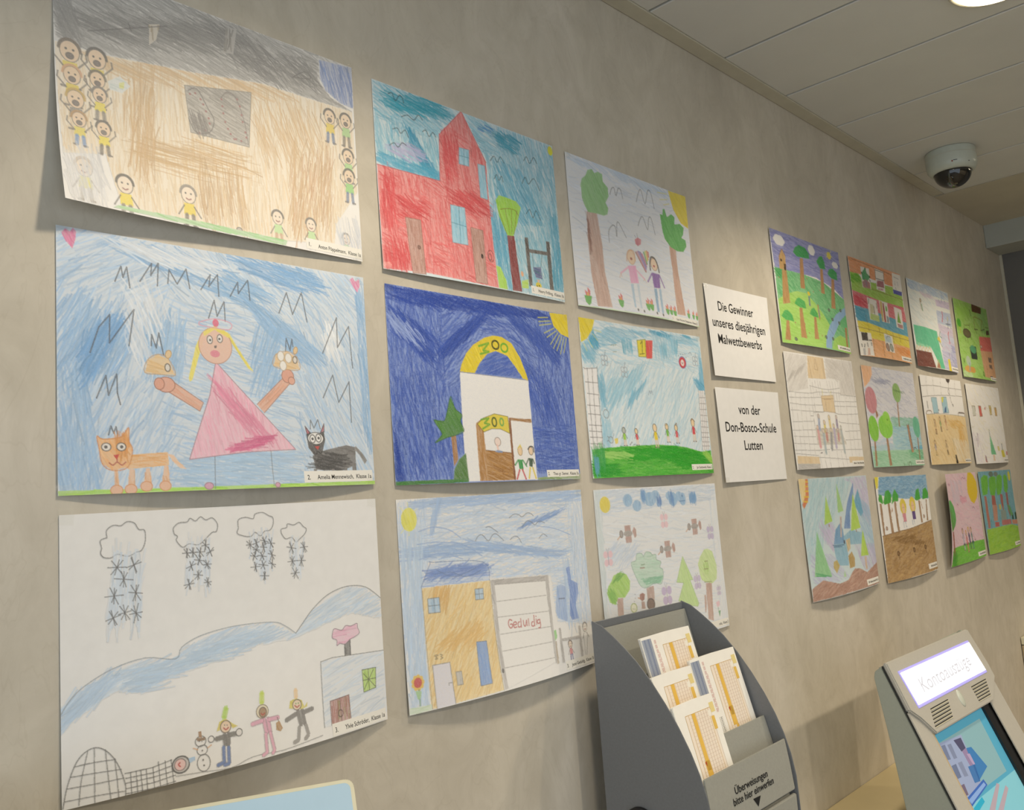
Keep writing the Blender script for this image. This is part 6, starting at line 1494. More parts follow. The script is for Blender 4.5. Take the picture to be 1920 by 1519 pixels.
slip(330, 419, 279, 294, None, (.1, .97))
tapes('tl')


sheet('child_drawing', 'green drawing with red-roofed house and playground, farthest right of the top row', 3.1511, 2.0749, 0.0041, res=(6.68, 2.15), bl=.002, bm=.008, br=.001, seed=13, group=GRP, base=.004)
part('drawn_meadow')
F(SH, '#9cc85c', .95); S(SH, '#8cbe48 #a0cc60 #7cb43c', 520, 46, 20, 2., 25); S('309.8,-0.2 422,0.5 422,110 307.1,108.3 274.7,49.9', '#7cb46c #8cbc7c', 120, 40, 60, 2.); S('15.1,273.3 88.5,272.9 87.3,295.1 5,295.4', '#c8dcb0', 50, 34, 10, 2); S('31.9,31.7 211.9,13.1 173.2,53.3 32.4,72.5', '#98cc54', 90, 40, 40, 2)
part('drawn_house')
C('262.6,125.4 422,116.5 422,175.6 254,182.6', '#d87068 #cc5c58', 20, 1.2, .95); C('254,182.6 422,175.6 422,288.5 251.4,286.1', '#d8a880 #cc9870', 60, 1.1, .92)
for q in ('346.8,202.4 365,202 364.6,222.4 346.5,222.7', '371.1,202.5 386.1,202.3 383.5,222.9 368.6,222.8', '341.3,232.5 359.3,232.2 360.1,246.5 344.2,246.6', '366.2,231.3 379,231.3 380.2,248.5 365.6,248', '326.9,278.9 363.6,278.9 367.3,287.6 329.5,287.5'): F(q, '#3a4450', s=2)
El('273.1,165', 10, 6, '#e0d0c0', '#7c5c50', 1.5); Lns('259.6,240.9 256.5,285.9|300.7,240.4 286.1,287.7', '#b07850', 2); Dots('304.9,252 368.1,261', '#b0603c', 3)
part('drawn_playground')
F('223.3,-0.4 278.8,-0 348.5,2.1 337.2,28.4 218.4,30.8', '#5c3018', s=2); Lns('227.8,52.7 249.7,49.2 314.7,52.4 338.8,56.4 351.8,92.5|231.5,55.4 221.9,106.1|332.5,58.5 301.1,99.6', '#8c7c3c', 3, sm=False); Lns('219.7,100.2 260.8,98.4|301.9,98.1 353.5,89.2', '#4c4c34', 4); Lns('233.8,102.1 241.8,116.5|317.3,98.3 314.6,113.8', '#5c6434', 2)
F(ell('115.7,124.9', 48, 18), '#6c6044', s=2); Ln(ell('115.7,124.9', 44, 16), '#4c4430', 3, True); Lns('93.2,91.7 90.5,108|163.6,84.1 154.9,102.6|105.9,95 155.6,90.7|82.4,146.2 86.6,157.4|111.6,144 108.1,161.6|152.5,138.1 163.2,146.1', '#6a7434', 3)
F(ell('37.4,92.3', 24, 17), '#4fa82c', s=2); Ln('39.6,107.9 39.2,129.4', '#b8bc3c', 6); F('119.3,178.1 200.6,169.8 194.2,222.5 121.4,223.6', '#2c3034', s=2); F(ell('159.5,184.1', 36, 16), '#5ca478', s=2)
F('373.1,92.3 412.5,89.1 408.6,106.5 368.5,111.2', '#4c2c24', s=2); Ln('190.3,27.5 199.7,49.3', '#3c5c2c', 5); Ln('368.8,80.2 407.2,78.5', '#6c7c3c', 4); Ln('237.7,268 236.8,285.2', '#2c4424', 8); Ln('31,228.5 29.2,242.4', '#3c5c2c', 7)
part('drawn_flower')
F(ell('78.8,234.3', 26, 20), '#b8c8b0', s=2); F(ell('64.1,265.6', 40, 13), '#d8a85c', s=2); F(ell('110.4,266.4', 30, 12), '#d09c50', s=2); Ln('84.3,242.4 75.6,270.7', '#8ca8b4', 8)
slip(328, 419, 282, 295, None, (.1, .97))
tapes('tr')


sheet('child_drawing', 'pale tiled-wall drawing with a group of children and two tan boxes', 1.7225, 1.7623, 0.0063, res=(3.39, 1.46), bl=.002, bm=.012, br=.001, seed=14, fade=0.15, group=GRP, base=.003)
part('drawn_grey_panels')
for q in ('-0.3,1.1 131.5,3.4 117.6,89.3 4.4,103.7', '243.1,2.5 419.3,1.3 422,100 313.6,100.3 317.1,56.9 233.9,57.5'): C(q, '#dad5cf #c9c4be #d0cbc5', -40, .9, .7, L=40)
S('8.6,65.7 103.7,32.4 107.7,36.9 20.9,65.3', '#b0aaa4', 30, 40, -40, 1.2); S('252.8,6.8 329.9,10.4 311.4,57.1 245.5,54.7', '#c5bfb9', 80, 40, 20, 1.3); S('342.1,7.4 422,6 416,95.2 331.2,87.8', '#c9c3bd', 80, 40, 70, 1.3)
C('4.9,281.9 116.2,285.1 115.6,297.4 3.6,297', '#b9b4ae #a09b96', 10, 1.1, .85)
part('drawn_tan_boxes')
for q in ('134.4,2.1 232.4,1.9 233.3,59.9 124.3,62.6', '188.7,107 265.5,102.7 263.7,150 191.3,147.5', '7.2,262.3 118.3,267.2 116.2,285.1 4.9,281.9', '304,270 421.1,270.5 422,286.2 303.8,286.4'): C(q, '#e0c494 #d5b47c #e6d0a8', 88, 1.2, .9)
Lns('137.6,10.1 148.4,59.5|170,36.5 179.9,8 190.7,38 170,36.5|225.9,5.8 225.7,57.8|188.7,107 265.5,102.7 263.7,150 191.3,147.5 188.7,107|192.2,113.9 265.7,112.2|205,115.9 246,114.3|211.5,121.6 208,145', '#a88450', 1.1, sm=False)
Lns('201.3,89.1 200.3,103.2|251.5,93.6 251.4,104.2', '#e0d87c', 3)
part('drawn_tile_lines')
for h in ['4.9,101.5 122.1,101.7 180.7,96.7 317.7,95.4', '6.3,115.9 88.3,114.6 187.8,110.5', '266.5,119.3 418.9,116', '5.3,130.3 83.6,133.3 187.6,131.4', '263,132.3 417.9,129.5', '5.8,148 193.4,149.8', '258.2,150.1 301.4,154.2 422,150.2', '5.9,177.8 124.1,174.7', '279.7,172.2 295.2,176.8 422,179.5', '3.3,198.8 123.4,197.4', '311.1,200.4 421.7,197.8', '4.4,214.1 118.8,215.4', '304.5,224.1 420.5,222.1', '2.6,231.6 124.1,234.6', '1,248 120.1,250.4 188.4,248.8', '209.4,250.2 422,250', '3.7,256.8 116.6,263.8', '115.4,268.3 300.9,277', '127.1,82.1 231.1,88.3 313.2,81.1', '313.7,99.8 422,101.2', '129.9,151.8 193.4,149.8']: Ln(h, '#8a8684', 1.1)
for k in range(16):
    Ln(['133.8,65.8 127.9,159.8', '146.6,66.5 140.9,159.7', '162.1,67.1 167.7,106.3', '177.7,67.7 183.6,105.9', '193.4,68.3 194.3,105.7', '234.7,64.6 243.1,104.4', '250.9,65.2 260,102.8', '270.3,64.5 271.1,122.7', '290.3,62.7 285.6,150.9', '307.2,62.1 301.8,153', '124.6,252.7 123.3,297.6', '150.5,253 149,298.1', '179.3,253.3 175.4,297.6', '230,253.9 223.6,297.5', '257.2,254.2 253.3,298.2', '284.8,254.5 283.6,298.8'][k], '#b8b4b2', .8)
for h in ['16.1,105.6 7.8,260.1', '40.7,105 32.1,260.4', '65.7,104.3 51.2,262.9', '91,103.7 75.8,264.4', '111.5,103.2 101,264.7', '348.7,106.6 332,266.8', '377.8,106 360.6,267.2', '407.2,105.3 389.5,267.6']: Ln(h, '#cbc6c2', .7)
part('drawn_children')
C('124.9,191.7 279.5,193.4 306.8,235.9 123.5,236.9', '#c9c2b4 #b5ae9c', 10, .8, .7)
for c, h_, k, sk in (('139.2,196.2', '137.5,242.7', '#dc9498', '#e8c8b0'), ('154.7,166.4', '149.6,196.1', '#8c9cc0', '#c8b8b0'), ('183.8,182.2', '182,202.9', '#dcc83c', '#e6cca8'), ('218,168.1', '217.3,200.6', '#dcc46c', '#e6d2a8'), ('168.2,205.3', '162.3,257.6', '#9cb0b8', '#e0d0c0'), ('187.3,202.9', '183.9,225.9', '#c07468', '#d8b8a0'), ('216.7,202.9', '201.7,249', '#84868c', '#d8c8b4'), ('238.8,191.2', '232.5,244.6', '#b0a4c8', '#e0ccac'), ('264.4,167.6', '261.3,199.3', '#7c6c94', '#d0c0b8'), ('261.4,202.9', '257.3,223.9', '#c48480', '#e0c8b8'), ('284.4,195.8', '281.1,257.9', '#a4b0b4', '#c8ccc4')):
    (x, y), = P(c); (x2, y2), = P(h_)
    Ln([(x, y), ((x + x2) / 2, (y + y2) / 2), (x2, y2)], k, 13, sm=False); El((x, y - 5), 6, 6, sk, '#9a9088', .9)
C('125.7,258.3 142.4,254 141,259.2', '#4c4850', 0, 1, .9); C('253,199.4 267,198.6 266.3,201', '#4c3850', 0, 1, .9); Lns('112.1,161.2 116.3,161.1|119.9,161.1 125,161', '#77706a', 1.4); Ln('126.1,166.7 124.3,194', '#8c8480', 1.2)
slip(322, 418, 281, 294, None, (.1, .97))
tapes('br')


sheet('child_drawing', 'drawing of round green trees with a big red balloon-shaped tree at left', 2.2076, 1.7595, -0.0003, res=(4.48, 1.68), bl=.002, bm=.010, br=.001, seed=15, group=GRP, base=.003)
part('drawn_sky')
F(SH, '#d2d2da', .8); S('-0.1,0.1 420.6,0.1 422,150.8 179.5,148.2 -2,155.2', '#c0c2d2 #b4b8cc #cccdda', 420, 44, 12, 1.6, 18); S('71.6,39.6 210.9,29.6 191.4,46.6 81.7,49.4', '#9ca0b8', 60, 44, 4, 1.5); C('-0.1,0.1 77.6,-1 75.2,23.8 50,45.8 5.1,66', '#e8b890 #e2ac80', 80, 1.1, .9)
part('drawn_water')
F('179.5,148.2 422,147.8 420.2,297.1 0.9,297.1 -2,236.3 159.8,230.6', '#a9ccd0', .9); S('177,177.5 422,164.7 421,249.3 167.7,249.1', '#9cc4d4 #8cbcd0', 220, 44, 4, 1.6); S('6.8,205.8 166.6,209.4 153.8,249.1 6.3,248.9', '#b4c8d8', 90, 40, 4, 1.6); S('370.1,238.2 419,232.5 422,249.3 373.1,252.1', '#6ab0cc', 40, 26, 10, 1.6)
S('179.5,148.2 422,148 422,167.7 183.2,180', '#86b8a0 #94c2a8', 140, 40, 6, 1.6)
C('5.9,250.2 422,246.5 420.2,297.1 0.9,297.1', '#a4d0b0 #94c8a4 #86be98', 8, 1.1, .9); S('283.1,249.2 421,249.3 410.3,280.1 289.7,273.7', '#6ab488', 70, 34, 8, 1.6)
part('drawn_trees')
def tr15(tk, c, rx, ry, cols, rot=0):
    part('drawn_tree'); C(tk, '#a8805c #946c48', 88, 1.3, .9, L=16); e = ell(c, rx, ry, 22, rot); C(e, cols, 70, 1.4, .95, L=24)
tr15('247.1,98 256.6,97.6 241.4,176.4 232.7,176.5', '254.6,70.6', 34, 30, '#94b870 #86ac60'); S('242.7,63 315,65.3 313.1,70.9 240.9,68.5', '#6c8c54', 20, 30, 10)
tr15('64.3,130.4 73.3,128.8 83.4,145.4 65.2,154.9', '42.5,101.5', 42, 40, '#c88890 #bc7480 #d49ca0'); Ln('70.9,136.6 77.2,148.1', '#8a5c50', 3)
tr15('26.4,215.8 36.2,215.7 24.8,293.6 12.7,294.7', '34,185', 35, 38, '#86c83c #76bc30 #94d050', -6); tr15('114.8,209.9 128.5,209.8 122.1,293.5 104.6,294.6', '124.9,178.4', 54, 35, '#8cd044 #7cc438 #9cd858'); C(ell('140.2,151.8', 28, 20), '#9cd850 #8ccc44', 70, 1.2, .95); Ln('142.4,155.7 148.1,159.5 149.8,154.2', '#5c8c2c', 1.4)
tr15('380.7,207.5 390,207.4 379.6,282.7 370.3,282.6', '387.8,175.3', 31, 34, '#6cb898 #5cac8a #7cc4a4', -5)
part('drawn_tower')
F('302.3,169.9 318.7,170.2 326.2,254.7 306.9,256.1', '#c09470', s=1.6); Ln('302.3,169.9 306.9,256.1', '#5c4030', 2.6, sm=False)
for k in range(10): 
    t = k / 10; (ax, ay), = P('316.9,171'); (bx_, by), = P('323.6,253.3'); El((ax + (bx_ - ax) * t, ay + (by - ay) * t), 2.6, 3.4, '#dcc4a0', '#6c5040', .9)
Lns('334.2,242.4 346.1,241 356.2,245.1|334.2,242.4 334.6,247.9', '#3c3c3c', 2.4); Lns('215.8,286.6 216.3,295.9|248.3,286.9 249.3,295|258.3,296.5 262.9,287.1 278.1,285.9 276.4,295.3', '#5c7448', 2.2)
slip(325, 418, 280, 293, None, (.1, .97))
tapes('tl')


sheet('child_drawing', 'drawing of a sandy sports hall floor with small players and white brick wall', 2.6861, 1.7590, -0.0006, res=(5.71, 1.89), bl=.002, bm=.010, br=.001, seed=16, group=GRP, base=.004)
part('drawn_floor')
q = '14.8,131.2 179.6,127.7 342,127.9 419.3,130.6 419.6,297.2 0.6,297.4'
F(q, '#e8cf9c', .95); S(q, '#dfc088 #e8cc98 #d8b676 #efdab0', 520, 44, 60, 1.8, 25); S('325.4,183.4 383.8,184.9 357.8,243.5 307.7,241.2', '#dcae5c', 70, 40, 86, 1.8); S('227.3,145.9 385.6,147 375.1,170.9 230,173.3', '#dcb46c', 90, 40, 10, 1.8)
S('243.9,207.3 422,217.4 421.7,292.6 250.8,290.7', '#f0e4cc #ece0c8', 150, 40, 60, 2)
part('drawn_wall_lines')
Lns('1.5,36.7 129.7,30.5 252.5,31.9 422,31.7|4.2,73.2 136.9,64.1 277.2,58.4 422,57.6', '#8c8680', 1.8)
Lns('61.7,1.7 54,31.7|127.8,0.1 122.2,29.2|202.3,0.3 196.6,28.8|356.5,-1.3 346.6,30.8|55.6,36.1 53.3,68.9|123.6,32.6 120,64.8|196.6,32.4 192,61.7|352.1,35.4 348.2,58.5', '#c0bab2', 1.4)
Lns('14.8,131.2 180.5,125.4 342,127.9 419.3,130.6', '#a89c88', 1.2)
part('drawn_windows')
for q in ('84,73.2 137.6,70.9 137.5,123.2 90.4,125.7', '188.2,67.6 238.9,65.5 244.8,120.1 185.1,122.3'): part('drawn_window'); C(q, '#a9ccd8 #98c0d0', 86, 1.1, .92); Ln(q, '#6c8490', 1.6, True, False)
C('188.2,67.6 214.1,66.6 195.7,87 186.2,85.1', '#dcd858', 80, 1.1, .95); C('209.2,105 226,97.5 215.7,119.8 195.9,121', '#2c5c94', 80, 1.2, .95); Dots('144.4,114', '#2c2c34', 4)
part('drawn_basket')
F('258.5,-0.5 305.9,-2 299.3,7.9 284.1,15.2 264.9,9.8', '#3c2c24', s=1.6); Lns('284.1,15.2 279.5,31.7 280.7,41.2 282,55.4|280,34.1 267.3,44.2 278.3,55.5|282.6,62.5 289.2,81.1 298.8,92.6', '#8c8480', 1.8); Ln('300.3,89 303.2,96', '#3c3834', 5); Lns('39.8,88.4 41.3,110.6', '#5c544c', 4)
Lns('15.2,130.1 28.4,119.8 63.9,118.7 71.8,128.5|342,127.9 354.3,116.4 415.2,117.5 415.3,127.6', '#8c7460', 3); Lns('353.9,117.3 411.9,118', '#5c5048', 4)
part('drawn_players')
for c, k, l in (('84.4,153.7', '#d8b88c', '#6c3c30'), ('137.9,144.6', '#8cb878', '#6c5c4c'), ('194.3,138.7', '#c88c6c', '#d8b48c'), ('55.1,224.1', '#b0a8b8', '#c0a878'), ('160.3,223.6', '#c8b090', '#3c2c28')): Kid(c, 7, k, l, '#b09468', '#e2c49c', '#7c6850', 1, 0, 1.3)
part('drawn_post')
F('229.8,266 243.3,267.2 247.1,296.3 223.9,296.6', '#241c18', s=1.6); Lns('228.9,209.7 239.1,218.7|241.7,221 232.5,248', '#b0a894', 2)
slip(340, 416, 281, 292, None, (.05, .97))


sheet('child_drawing', 'mostly blank cream drawing with five small pictures and a green tree below', 3.1599, 1.7541, 0.0021, res=(7.07, 2.10), bl=.002, bm=.010, br=.001, seed=17, group=GRP, base=.004)
part('drawn_wash')
S(SH, '#eee9d8 #e9e2cc #f0ecde', 260, 50, 30, 2, 30); S('-2,176.7 124.2,186.1 85.4,297 1.4,295.3', '#e4dce4', 70, 40, 70, 2)
part('drawn_frames')
for q, c in (('45.7,82.5 78.9,82.2 76.2,117.7 43.7,119.4', '#d0d0c4'), ('124.5,80.2 153.6,80 156.3,118.9 122.8,120.7', '#d06458'), ('259.5,74.9 286.5,74.8 282.2,110 260.7,111.4', '#d4c078'), ('329.2,80.6 352.3,80.6 354.8,111.9 328.8,113.6', '#cca45c')): part('drawn_frame'); C(q, c, 86, 1.2, .92); Ln(q, '#8c7c64', 2, True, False)
C('201.4,81.4 212.5,83.7 204.4,92.7 193.3,92.2', '#c05c4c', 86, 1, .9); Ln('269.1,82.4 272.2,102.9', '#a08448', 3)
part('drawn_tree')
C('207.5,185.9 243.9,264.9 176.3,264.8', '#7cc494 #68b884', 75, 1.2, .92, L=24); Ln('209.8,169.2 206.1,197.4', '#4c6c58', 4); C('198.2,265.6 216.2,265.9 213.3,289.2 186.5,288.7', '#e0c0a0', 86, 1, .8)
part('drawn_people')
Ln('57.8,186.2 44.9,233.5', '#c4b4c4', 7); Lns('38.5,196.2 39.4,211.1|59,183.7 59.2,189.9', '#9c8c94', 3); C('100.2,264.3 115.3,272.1 113.1,293.7 96.5,292.1', '#b86c64 #6c7c98', 70, 1.2, .9); C('278.9,232.7 301.9,232.8 306.5,251.3 278.7,251', '#dcd080', 80, 1.1, .85); Ln('300.1,209.2 296.7,224.9', '#c8c4b4', 4)
C('321.8,248.8 364.9,247.9 374.4,276 326.3,276.6', '#d8cc44 #ccc034', 80, 1.2, .92); Ln('348.1,225.2 346.7,246.4', '#5c6c74', 8); Ln('422,214.9 422,247.2', '#dc9c98', 6); C('401.2,252.3 422,253.9 422,268.7 395.5,267', '#c87880', 60, 1.1, .85)
slip(338, 418, 281, 293, None, (.1, .97))
tapes('br')


sheet('child_drawing', 'blue and lilac drawing of a castle among fir trees above brown ground', 1.7260, 1.4428, -0.0015, res=(3.39, 1.42), bl=.004, bm=.014, br=.002, seed=18, group=GRP, base=.003)
part('drawn_sky')
F(SH, '#c2d6dc', .85); S('-0,0.1 327.3,0.6 237.1,84.5 165.5,133.8 87.6,175.6 -1.6,213.8', '#a9ccd4 #b8d6dc #9cc2ce', 560, 44, lambda x, y: -58, 1.6, 22)
S('229.5,5.7 419.9,0 422,150.8 364.8,111.2 316.2,17.9', '#c8bcd8 #bcb2d2 #d2c8de', 260, 44, 55, 1.6); S('327.5,43.5 422,87.1 421.9,228.4 340.2,195.9', '#a8c4da #98b8d4', 220, 44, 60, 1.6); S('92.9,115 175,120 150.1,190.1 93.8,152.6', '#c4b8d6', 110, 40, 50, 1.6); S('12.1,180.9 138.5,191.5 212.1,258.6 140.8,265.5 13.2,256.3', '#c0c0d8 #b8bcd6', 230, 44, 30, 1.6); S('270.8,177.9 422,185.3 420.9,254.2 323.1,254.9', '#bcb4d2 #c6bcd8', 170, 40, 60, 1.6)
part('drawn_sun')
C('-0,0.1 38.2,0.5 33.2,40 7.6,59.6 2.7,38.9', '#ecd49c #e6cc8c', 80, 1.1, .92); C('38.2,0.5 52.7,0.9 48.6,40.6 39.3,56.4 14.2,73.6 6.4,64.1 30.6,39.9', '#d88054 #cc6444 #e0a04c', 10, 1.3, .92)
for h in ('37.3,7.9 50.9,7.8', '34.4,19.3 48.9,19.3', '29.4,30.7 48.4,31.3', '22.8,44.2 46.4,45.1', '15.8,55.4 38,57.5'): Ln(h, '#e6c44c', 4)
part('drawn_castle')
C('151.8,173.6 269.2,140.6 346.2,153.3 331.4,182.6 234.8,177.6 220,230.1 152.3,223.8', '#94bcd0 #86b0c8', 84, 1.2, .92); C('176.7,134.6 209.7,119.7 222.3,137.5 219.4,169.1 200.9,172.5 152.5,171.2', '#7ca4c8 #6c98c0', -70, 1.3, .92); C('228.8,135.5 270.6,71.3 326.1,15.7 319.2,50.8 281.6,96.6 269.9,138.2', '#7c9cc8 #6c8cbc', -76, 1.3, .9); C('312.8,73.1 352.1,34.2 370.9,101.3 349.2,110.3', '#74acc8 #62a0c0', 70, 1.3, .9); Lns('146.6,172 165.7,174.6 214.5,176|150.9,177.1 198.9,179.7', '#5c7c9c', 2.4)
C('135.5,212.7 156.1,209.8 166.1,225.1 141.3,243 129,226.3', '#c0ac68 #b09a54', 86, 1.3, .9); C('226.7,206.3 253.5,196.3 266.4,214.7 257.3,236.1 223.8,237.8', '#b89c60 #a88c50', 86, 1.3, .9)
F('215,163.9 223.3,165.7 221,174.1 213.6,173', '#4c4c58', s=1.6); C('214.3,102.9 225.9,103.5 208.3,156.1 199.8,155.5', '#c8b8b0 #8c7c84', 88, 1.1, .9); C('229.4,164.9 257.1,162 249.6,188.6 229.4,196.8', '#d8b890 #88b088', 80, 1.2, .85)
part('drawn_fir_trees')
for q, c in (('144.5,45.4 165.7,112.2 116.5,118.8', '#b0d464 #a0c850'), ('218.1,15.2 241.5,89.6 205.5,92.7', '#a8d088 #98c478'), ('314.5,45.6 337.4,140 271.2,144.5', '#b8d860 #a8cc4c'), ('348.4,145.8 366.4,215.9 309.9,213.5', '#b8d85c #a8cc4c'), ('66.9,132 112.6,246 22.9,239.1', '#98cc98 #88c08a'), ('188.2,239.2 192.4,255.3 175.2,254.8', '#b0d4a4')): part('drawn_fir_tree'); C(q, c, 76, 1.3, .92)
Lns('142.4,119.2 142.6,124.7|305.3,143 306.9,148.1', '#9c7454', 4); C('334.1,216.9 346.6,217.9 340.3,250.3 327.6,250.3', '#d0b49c', 88, 1.1, .85); Lns('32.6,232 106.9,246.6|33.7,237.9 80.2,243.8', '#5cac74', 3.4)
part('drawn_ground')
q = '2.7,266.6 62,251.2 145.7,268.4 198.7,264.5 253,240.6 288.7,244.1 334.7,258.6 422,239.1 418.6,295.4 0.1,296.3'
F(q, '#b89484', .95); S(q, '#a88070 #bc9888 #98705f #c8a898', 620, 40, -18, 1.7, 12)
slip(318, 416, 277, 292, None, (.12, .97))
tapes('br')


sheet('child_drawing', 'drawing with wavy brown field, two fair-haired girls and trees under blue waves', 2.2055, 1.4349, -0.0056, res=(4.48, 1.63), bl=.003, bm=.012, br=.001, seed=19, group=GRP, base=.003)
part('drawn_sky')
q = '30.8,0.4 419.9,-0 420.6,75.1 214.6,69.1 11.5,51.4'
F(q, '#8cb4d0', .92); S(q, '#6c9cc4 #7caccc #a9cade #5c90bc', 620, 30, 0, 1.8, 22, .6); C('0.4,0 27.6,-0.2 16.7,30.5 1.6,35.4', '#e6d83c', 80, 1.1, .95)
part('drawn_field')
q = '6.5,166.5 125.7,160.9 240.3,157.1 422,142.8 421,295.6 0.4,297.2'
F(q, '#b08c58', .95); S(q, '#9c7848 #b49058 #c8a874 #8c6a3c', 900, 34, -16, 1.8, 16, .6); S('42.9,172.6 233.6,177.9 327.2,209.3 263.2,208.1 116.3,190.5', '#846438', 110, 36, -6, 1.7)
Lns('422,142.8 240.3,157.1 125.7,160.9 6.5,166.5', '#7c5c34', 2)
part('drawn_trees')
for tk, cr in (('14.3,75.3 28,75.7 27.8,165 13.7,165.5', '7.5,64.5 19.1,49 38.8,52.1 40.8,78.8 12.6,69.9'), ('74.5,71.8 88.6,72.2 91.4,165.8 73.7,164.9', '42.5,73.5 66.3,42.1 92,38.7 112.2,54 101.9,75.4 50.8,80.4'), ('124.2,73.3 138.6,73.8 139.2,160.2 122.5,159.3', '103.3,82.2 119.4,54.2 139.3,37 165.6,58.1 156.8,74.3 124.2,73.3'), ('325,78 337,78.4 337.8,146.2 324.5,147', '294.3,74.3 315.7,44.9 340.9,41.2 346.4,74.4 312.8,78.5'), ('390.6,77.1 398.9,77.4 390.1,142.8 377.6,142.8', '362.1,76.3 376.3,44.8 402.8,39.6 421.6,59 412.7,73.4')):
    part('drawn_tree'); C(tk, '#a88460 #94704c', 88, 1.2, .9, L=16); C(cr, '#4cac3c #3c9c30', 86, 1.5, .95, L=18)
Lns('103.9,91.7 97,102.3 105.8,97.2|343.6,82.9 353.3,103.4', '#b07c50', 3)
part('drawn_girls')
for c, k in (('190.8,96.2', '#d8909c'), ('270.1,93.3', '#5c4084')):
    part('drawn_girl'); (x, y), = P(c); F(ell((x, y - 5), 26, 24), '#e2cc44', s=1.6); F(ell((x, y), 13, 15), '#ecc8a4', s=1.4); F([(x - 14, y + 15), (x + 14, y + 15), (x + 13, y + 40), (x - 12, y + 40)], k, s=1.5); Lns('176.7,135.8 176.7,152.5|192.3,134.3 195.8,152' if k == '#d8909c' else '251.7,133.6 249.5,147.7|264.8,134.2 265.4,147', '#94a4c0', 3); Dots([(x - 5, y - 2), (x + 5, y - 2)], '#5c4434', 1.6)
part('drawn_small_animals')
for c in ('99,222.3', '223.7,221.2', '325.1,220.8'): part('drawn_animal'); El(c, 8, 6, '#8c6c44', '#4c3420', 2); (x, y), = P(c); Ln([(x, y + 6), (x + 1, y + 16)], '#4c3420', 2.4)
for c in ('43.9,147.1', '355.9,128.2'): part('drawn_animal'); El(c, 6, 5, '#c8a890', '#7c5c4c', 1.4)
slip(322, 417, 272, 288, None, (.25, .97))


sheet('child_drawing', 'pink sky drawing with large yellow sun and single tree, lifting off the wall', 2.7107, 1.4291, 0.0003, res=(5.79, 1.85), bl=.012, bm=.010, br=.001, tl=.030, lm=.024, seed=20, group=GRP, base=.004)
part('drawn_sky')
F(SH, '#e2c2cc', .92); S(SH, '#dcb4c4 #e6c8d2 #d8c4d4 #e4b0c0', 620, 44, 12, 1.9, 20); S('83.1,20.8 249.1,23.4 232.4,99.4 83.5,107.2', '#d0c4d4', 110, 40, 70, 1.9); S('197.7,77.1 280.6,83.3 257.4,100.6 199.4,97.8', '#e09cb0', 40, 30, 10, 1.9)
part('drawn_sun')
F('332,1 365,-2 396.7,11.2 422,37.3 422,68 407.3,88.9 362.8,110.3 327.4,98.6 303.3,68.4 310.4,36.3', '#e2c41c', s=1.6, tone=.06)
part('drawn_meadow')
q = '21.3,238.8 178.2,237.5 293,235.7 422,238.6 422,296.2 286.1,297 134.7,299 2.1,297.7'
F(q, '#74c03c', .95); S(q, '#62b42c #74c03c #84c84c', 420, 40, -6, 1.9, 12)
part('drawn_tree')
C('20.1,186.8 35.4,185.5 38.7,242.4 43.6,264.8 27.1,263.4', '#a05c44 #8c4c38', 88, 1.2, .95); C('-0.5,88.3 23.7,83.3 52.7,90.8 83.5,107.2 96.1,132.4 94.5,151.6 70.2,169.2 28.6,182.7 12.8,186.3 3.1,150.8', '#5cac54 #4c9c48 #6cb864', 60, 1.3, .95); Lns('29.2,180.5 28.7,123.8|29.2,180.5 68.4,147.7|30.3,161.9 12.4,113.3', '#7c6434', 3); S('15,262.4 63.5,259.9 54.4,291.8 11.3,290', '#4c9c34', 50, 30, 70, 1.9)
part('drawn_birds')
Lns('35.5,36 48.4,31.3 54.6,38 67.9,32.8 73.6,41.2|254.8,19.5 269.5,14.5 280.7,20.3 293,17.9|205.9,77.5 216.5,75.9 223.3,80.8|335.5,123.8 347.3,120.5 360.9,126.5|139.8,105 152.6,103.1 159.2,108', '#a86c8c', 1.8)
part('drawn_people')
for c, k, h_ in (('162.1,194.2', '#b8b8c8', '#8c5c5c'), ('202.6,202.9', '#dc7c74', '#e0a06c'), ('237.3,194.5', '#2c3464', '#d8b048'), ('269.8,196.7', '#5c8c88', '#a87c5c')): Kid(c, 9, k, k, h_, '#e8c8b0', '#7c6468', 1, 0, 1.5)
part('drawn_fence')
Dots('158.5,237.2 172,237.1 194.1,237.6 218.1,237.8 242.7,237.3 263.2,237.5 279.9,237.1', '#2c2c2c', 5); Ln('290,210.2 307.5,230.8', '#b0808c', 2); C('295.2,229.9 312,229.9 308.1,235.6', '#9c5c6c', 0, 1, .9)
slip(310, 418, 275, 290, None, (.2, .97))


sheet('child_drawing', 'drawing of four green trees and red trunks above lime grass, last sheet bottom right', 3.1657, 1.4292, -0.0001, res=(7.12, 2.06), bl=.003, bm=.010, br=.001, seed=21, group=GRP, base=.004)
part('drawn_sky')
F(SH, '#6ca8b8', .95); S(SH, '#5898ac #78b0bc #8cbcbc #4c8ca4', 520, 40, 84, 2., 14)
part('drawn_trunks')
for q, c in (('35.6,88.7 62,91.1 58.3,205.7 30.5,205.2', '#b06c58'), ('128.6,88.4 166.1,89.9 167.1,127.9 115.6,125.5', '#a85c4c'), ('120.2,125.7 176.6,128.3 154.5,184.5 106.4,184.3', '#c08c74'), ('234.9,88.5 268.4,91.2 251.5,167.9 235.6,128.4', '#a85c4c'), ('312.6,83.2 337.7,84.2 328.4,189 309,154.2', '#9c5c58'), ('210.7,149.2 279.1,152.7 270.6,191.3 200.9,190', '#8c9c94'), ('114.4,187.5 166.1,190.6 163.2,206.9 110.8,205', '#b85c54'), ('202.9,185.9 328.4,189 324.8,207.2 198.6,205', '#b86c68'), ('342.3,192.7 420.6,195.8 417.6,212.9 340,208.2', '#c8886c')): C(q, c, 86, 1.2, .92, w=1.8)
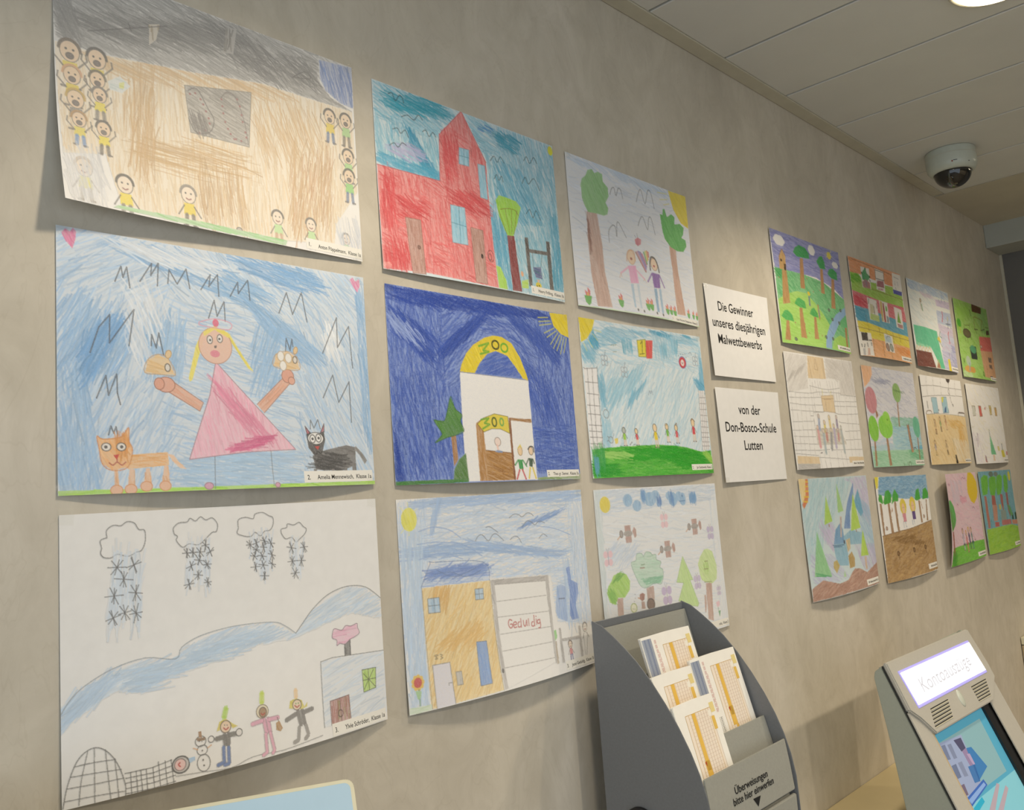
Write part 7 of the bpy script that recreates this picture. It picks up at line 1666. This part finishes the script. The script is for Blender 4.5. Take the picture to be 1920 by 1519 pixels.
for q in ('354.3,167.8 375.5,167.5 374.4,191.7 348.1,191.6', '397.6,165.9 422,166.1 422,193.3 392.4,194.2'): F(q, '#2c4c34', s=2)
C('309.6,131.8 347.3,139.2 372.2,174.5 338.8,178.3', '#5c9c5c', 80, 1.1, .9); C('201.7,126.8 225.9,127.9 221.6,147 197.5,145.8', '#c8c05c', 86, 1, .9)
part('drawn_crowns')
for q in ('25.6,24.3 67.5,12.3 111.1,17.4 103.4,52.9 79.3,83.8 22.8,86.9 19.8,55.4', '120.5,26.9 166.8,18.8 212.2,24 197.8,64.1 169.5,92.8 114.7,87.9 110.1,58.4', '223.1,21.5 265.6,14.5 296.1,23.4 275.2,66.7 250.2,87.8 198,93.9 199.1,61.4', '312.3,21.1 339.9,16.2 364.9,27.9 355.1,69.4 330.7,88.1 298.4,81.3'): part('drawn_crown'); C(q, '#6cb83c #5cac2c #80c44c', 80, 1.3, .95)
F(ell('155.9,11.8', 30, 10), '#6c7c6c', s=2); F(ell('217.3,13.3', 26, 9), '#7c8478', s=2); F(ell('392.4,24.5', 17, 19), '#d8d040', s=2)
part('drawn_grass')
q = '10.7,207.9 182.3,208.1 324.1,208.6 422,221.3 422,297.5 0.4,297.1'
F(q, '#98c83c', .95); S(q, '#8cc030 #a0cc4c #a8cc3c #7cb82c', 420, 40, -8, 2, 14)
slip(325, 419, 276, 290, None, (.2, .97))


sheet('title_sheet', 'upper white title sheet with three lines of black print, beginning Die Gewinner', 1.3696, 1.8899, 0.0036, res=(2.55, 1.31), w=297, h=210, bl=.007, bm=.003, br=.002, tl=.001, tr=.002, lm=.003, seed=22, cat='paper sign', group='printed title sheets')
sheet_text([('Die Gewinner', 135, 57, 31, 'CENTER', 166), ('unseres diesjährigen', 145, 96, 31, 'CENTER', 250), ('Malwettbewerbs', 140, 134, 31, 'CENTER', 208)], D.root)
tapes('tl')

sheet('title_sheet', 'lower white title sheet with three lines of black print, ending Lutten', 1.3721, 1.6549, 0.0010, res=(2.61, 1.27), w=297, h=210, bl=.006, bm=.003, br=.001, tl=.002, tr=.002, lm=.003, seed=23, cat='paper sign', group='printed title sheets')
sheet_text([('von der', 148, 57, 31, 'CENTER', 104), ('Don-Bosco-Schule', 148, 98, 31, 'CENTER', 243), ('Lutten', 148, 139, 31, 'CENTER', 87)], D.root)
tapes('bl')
flush()
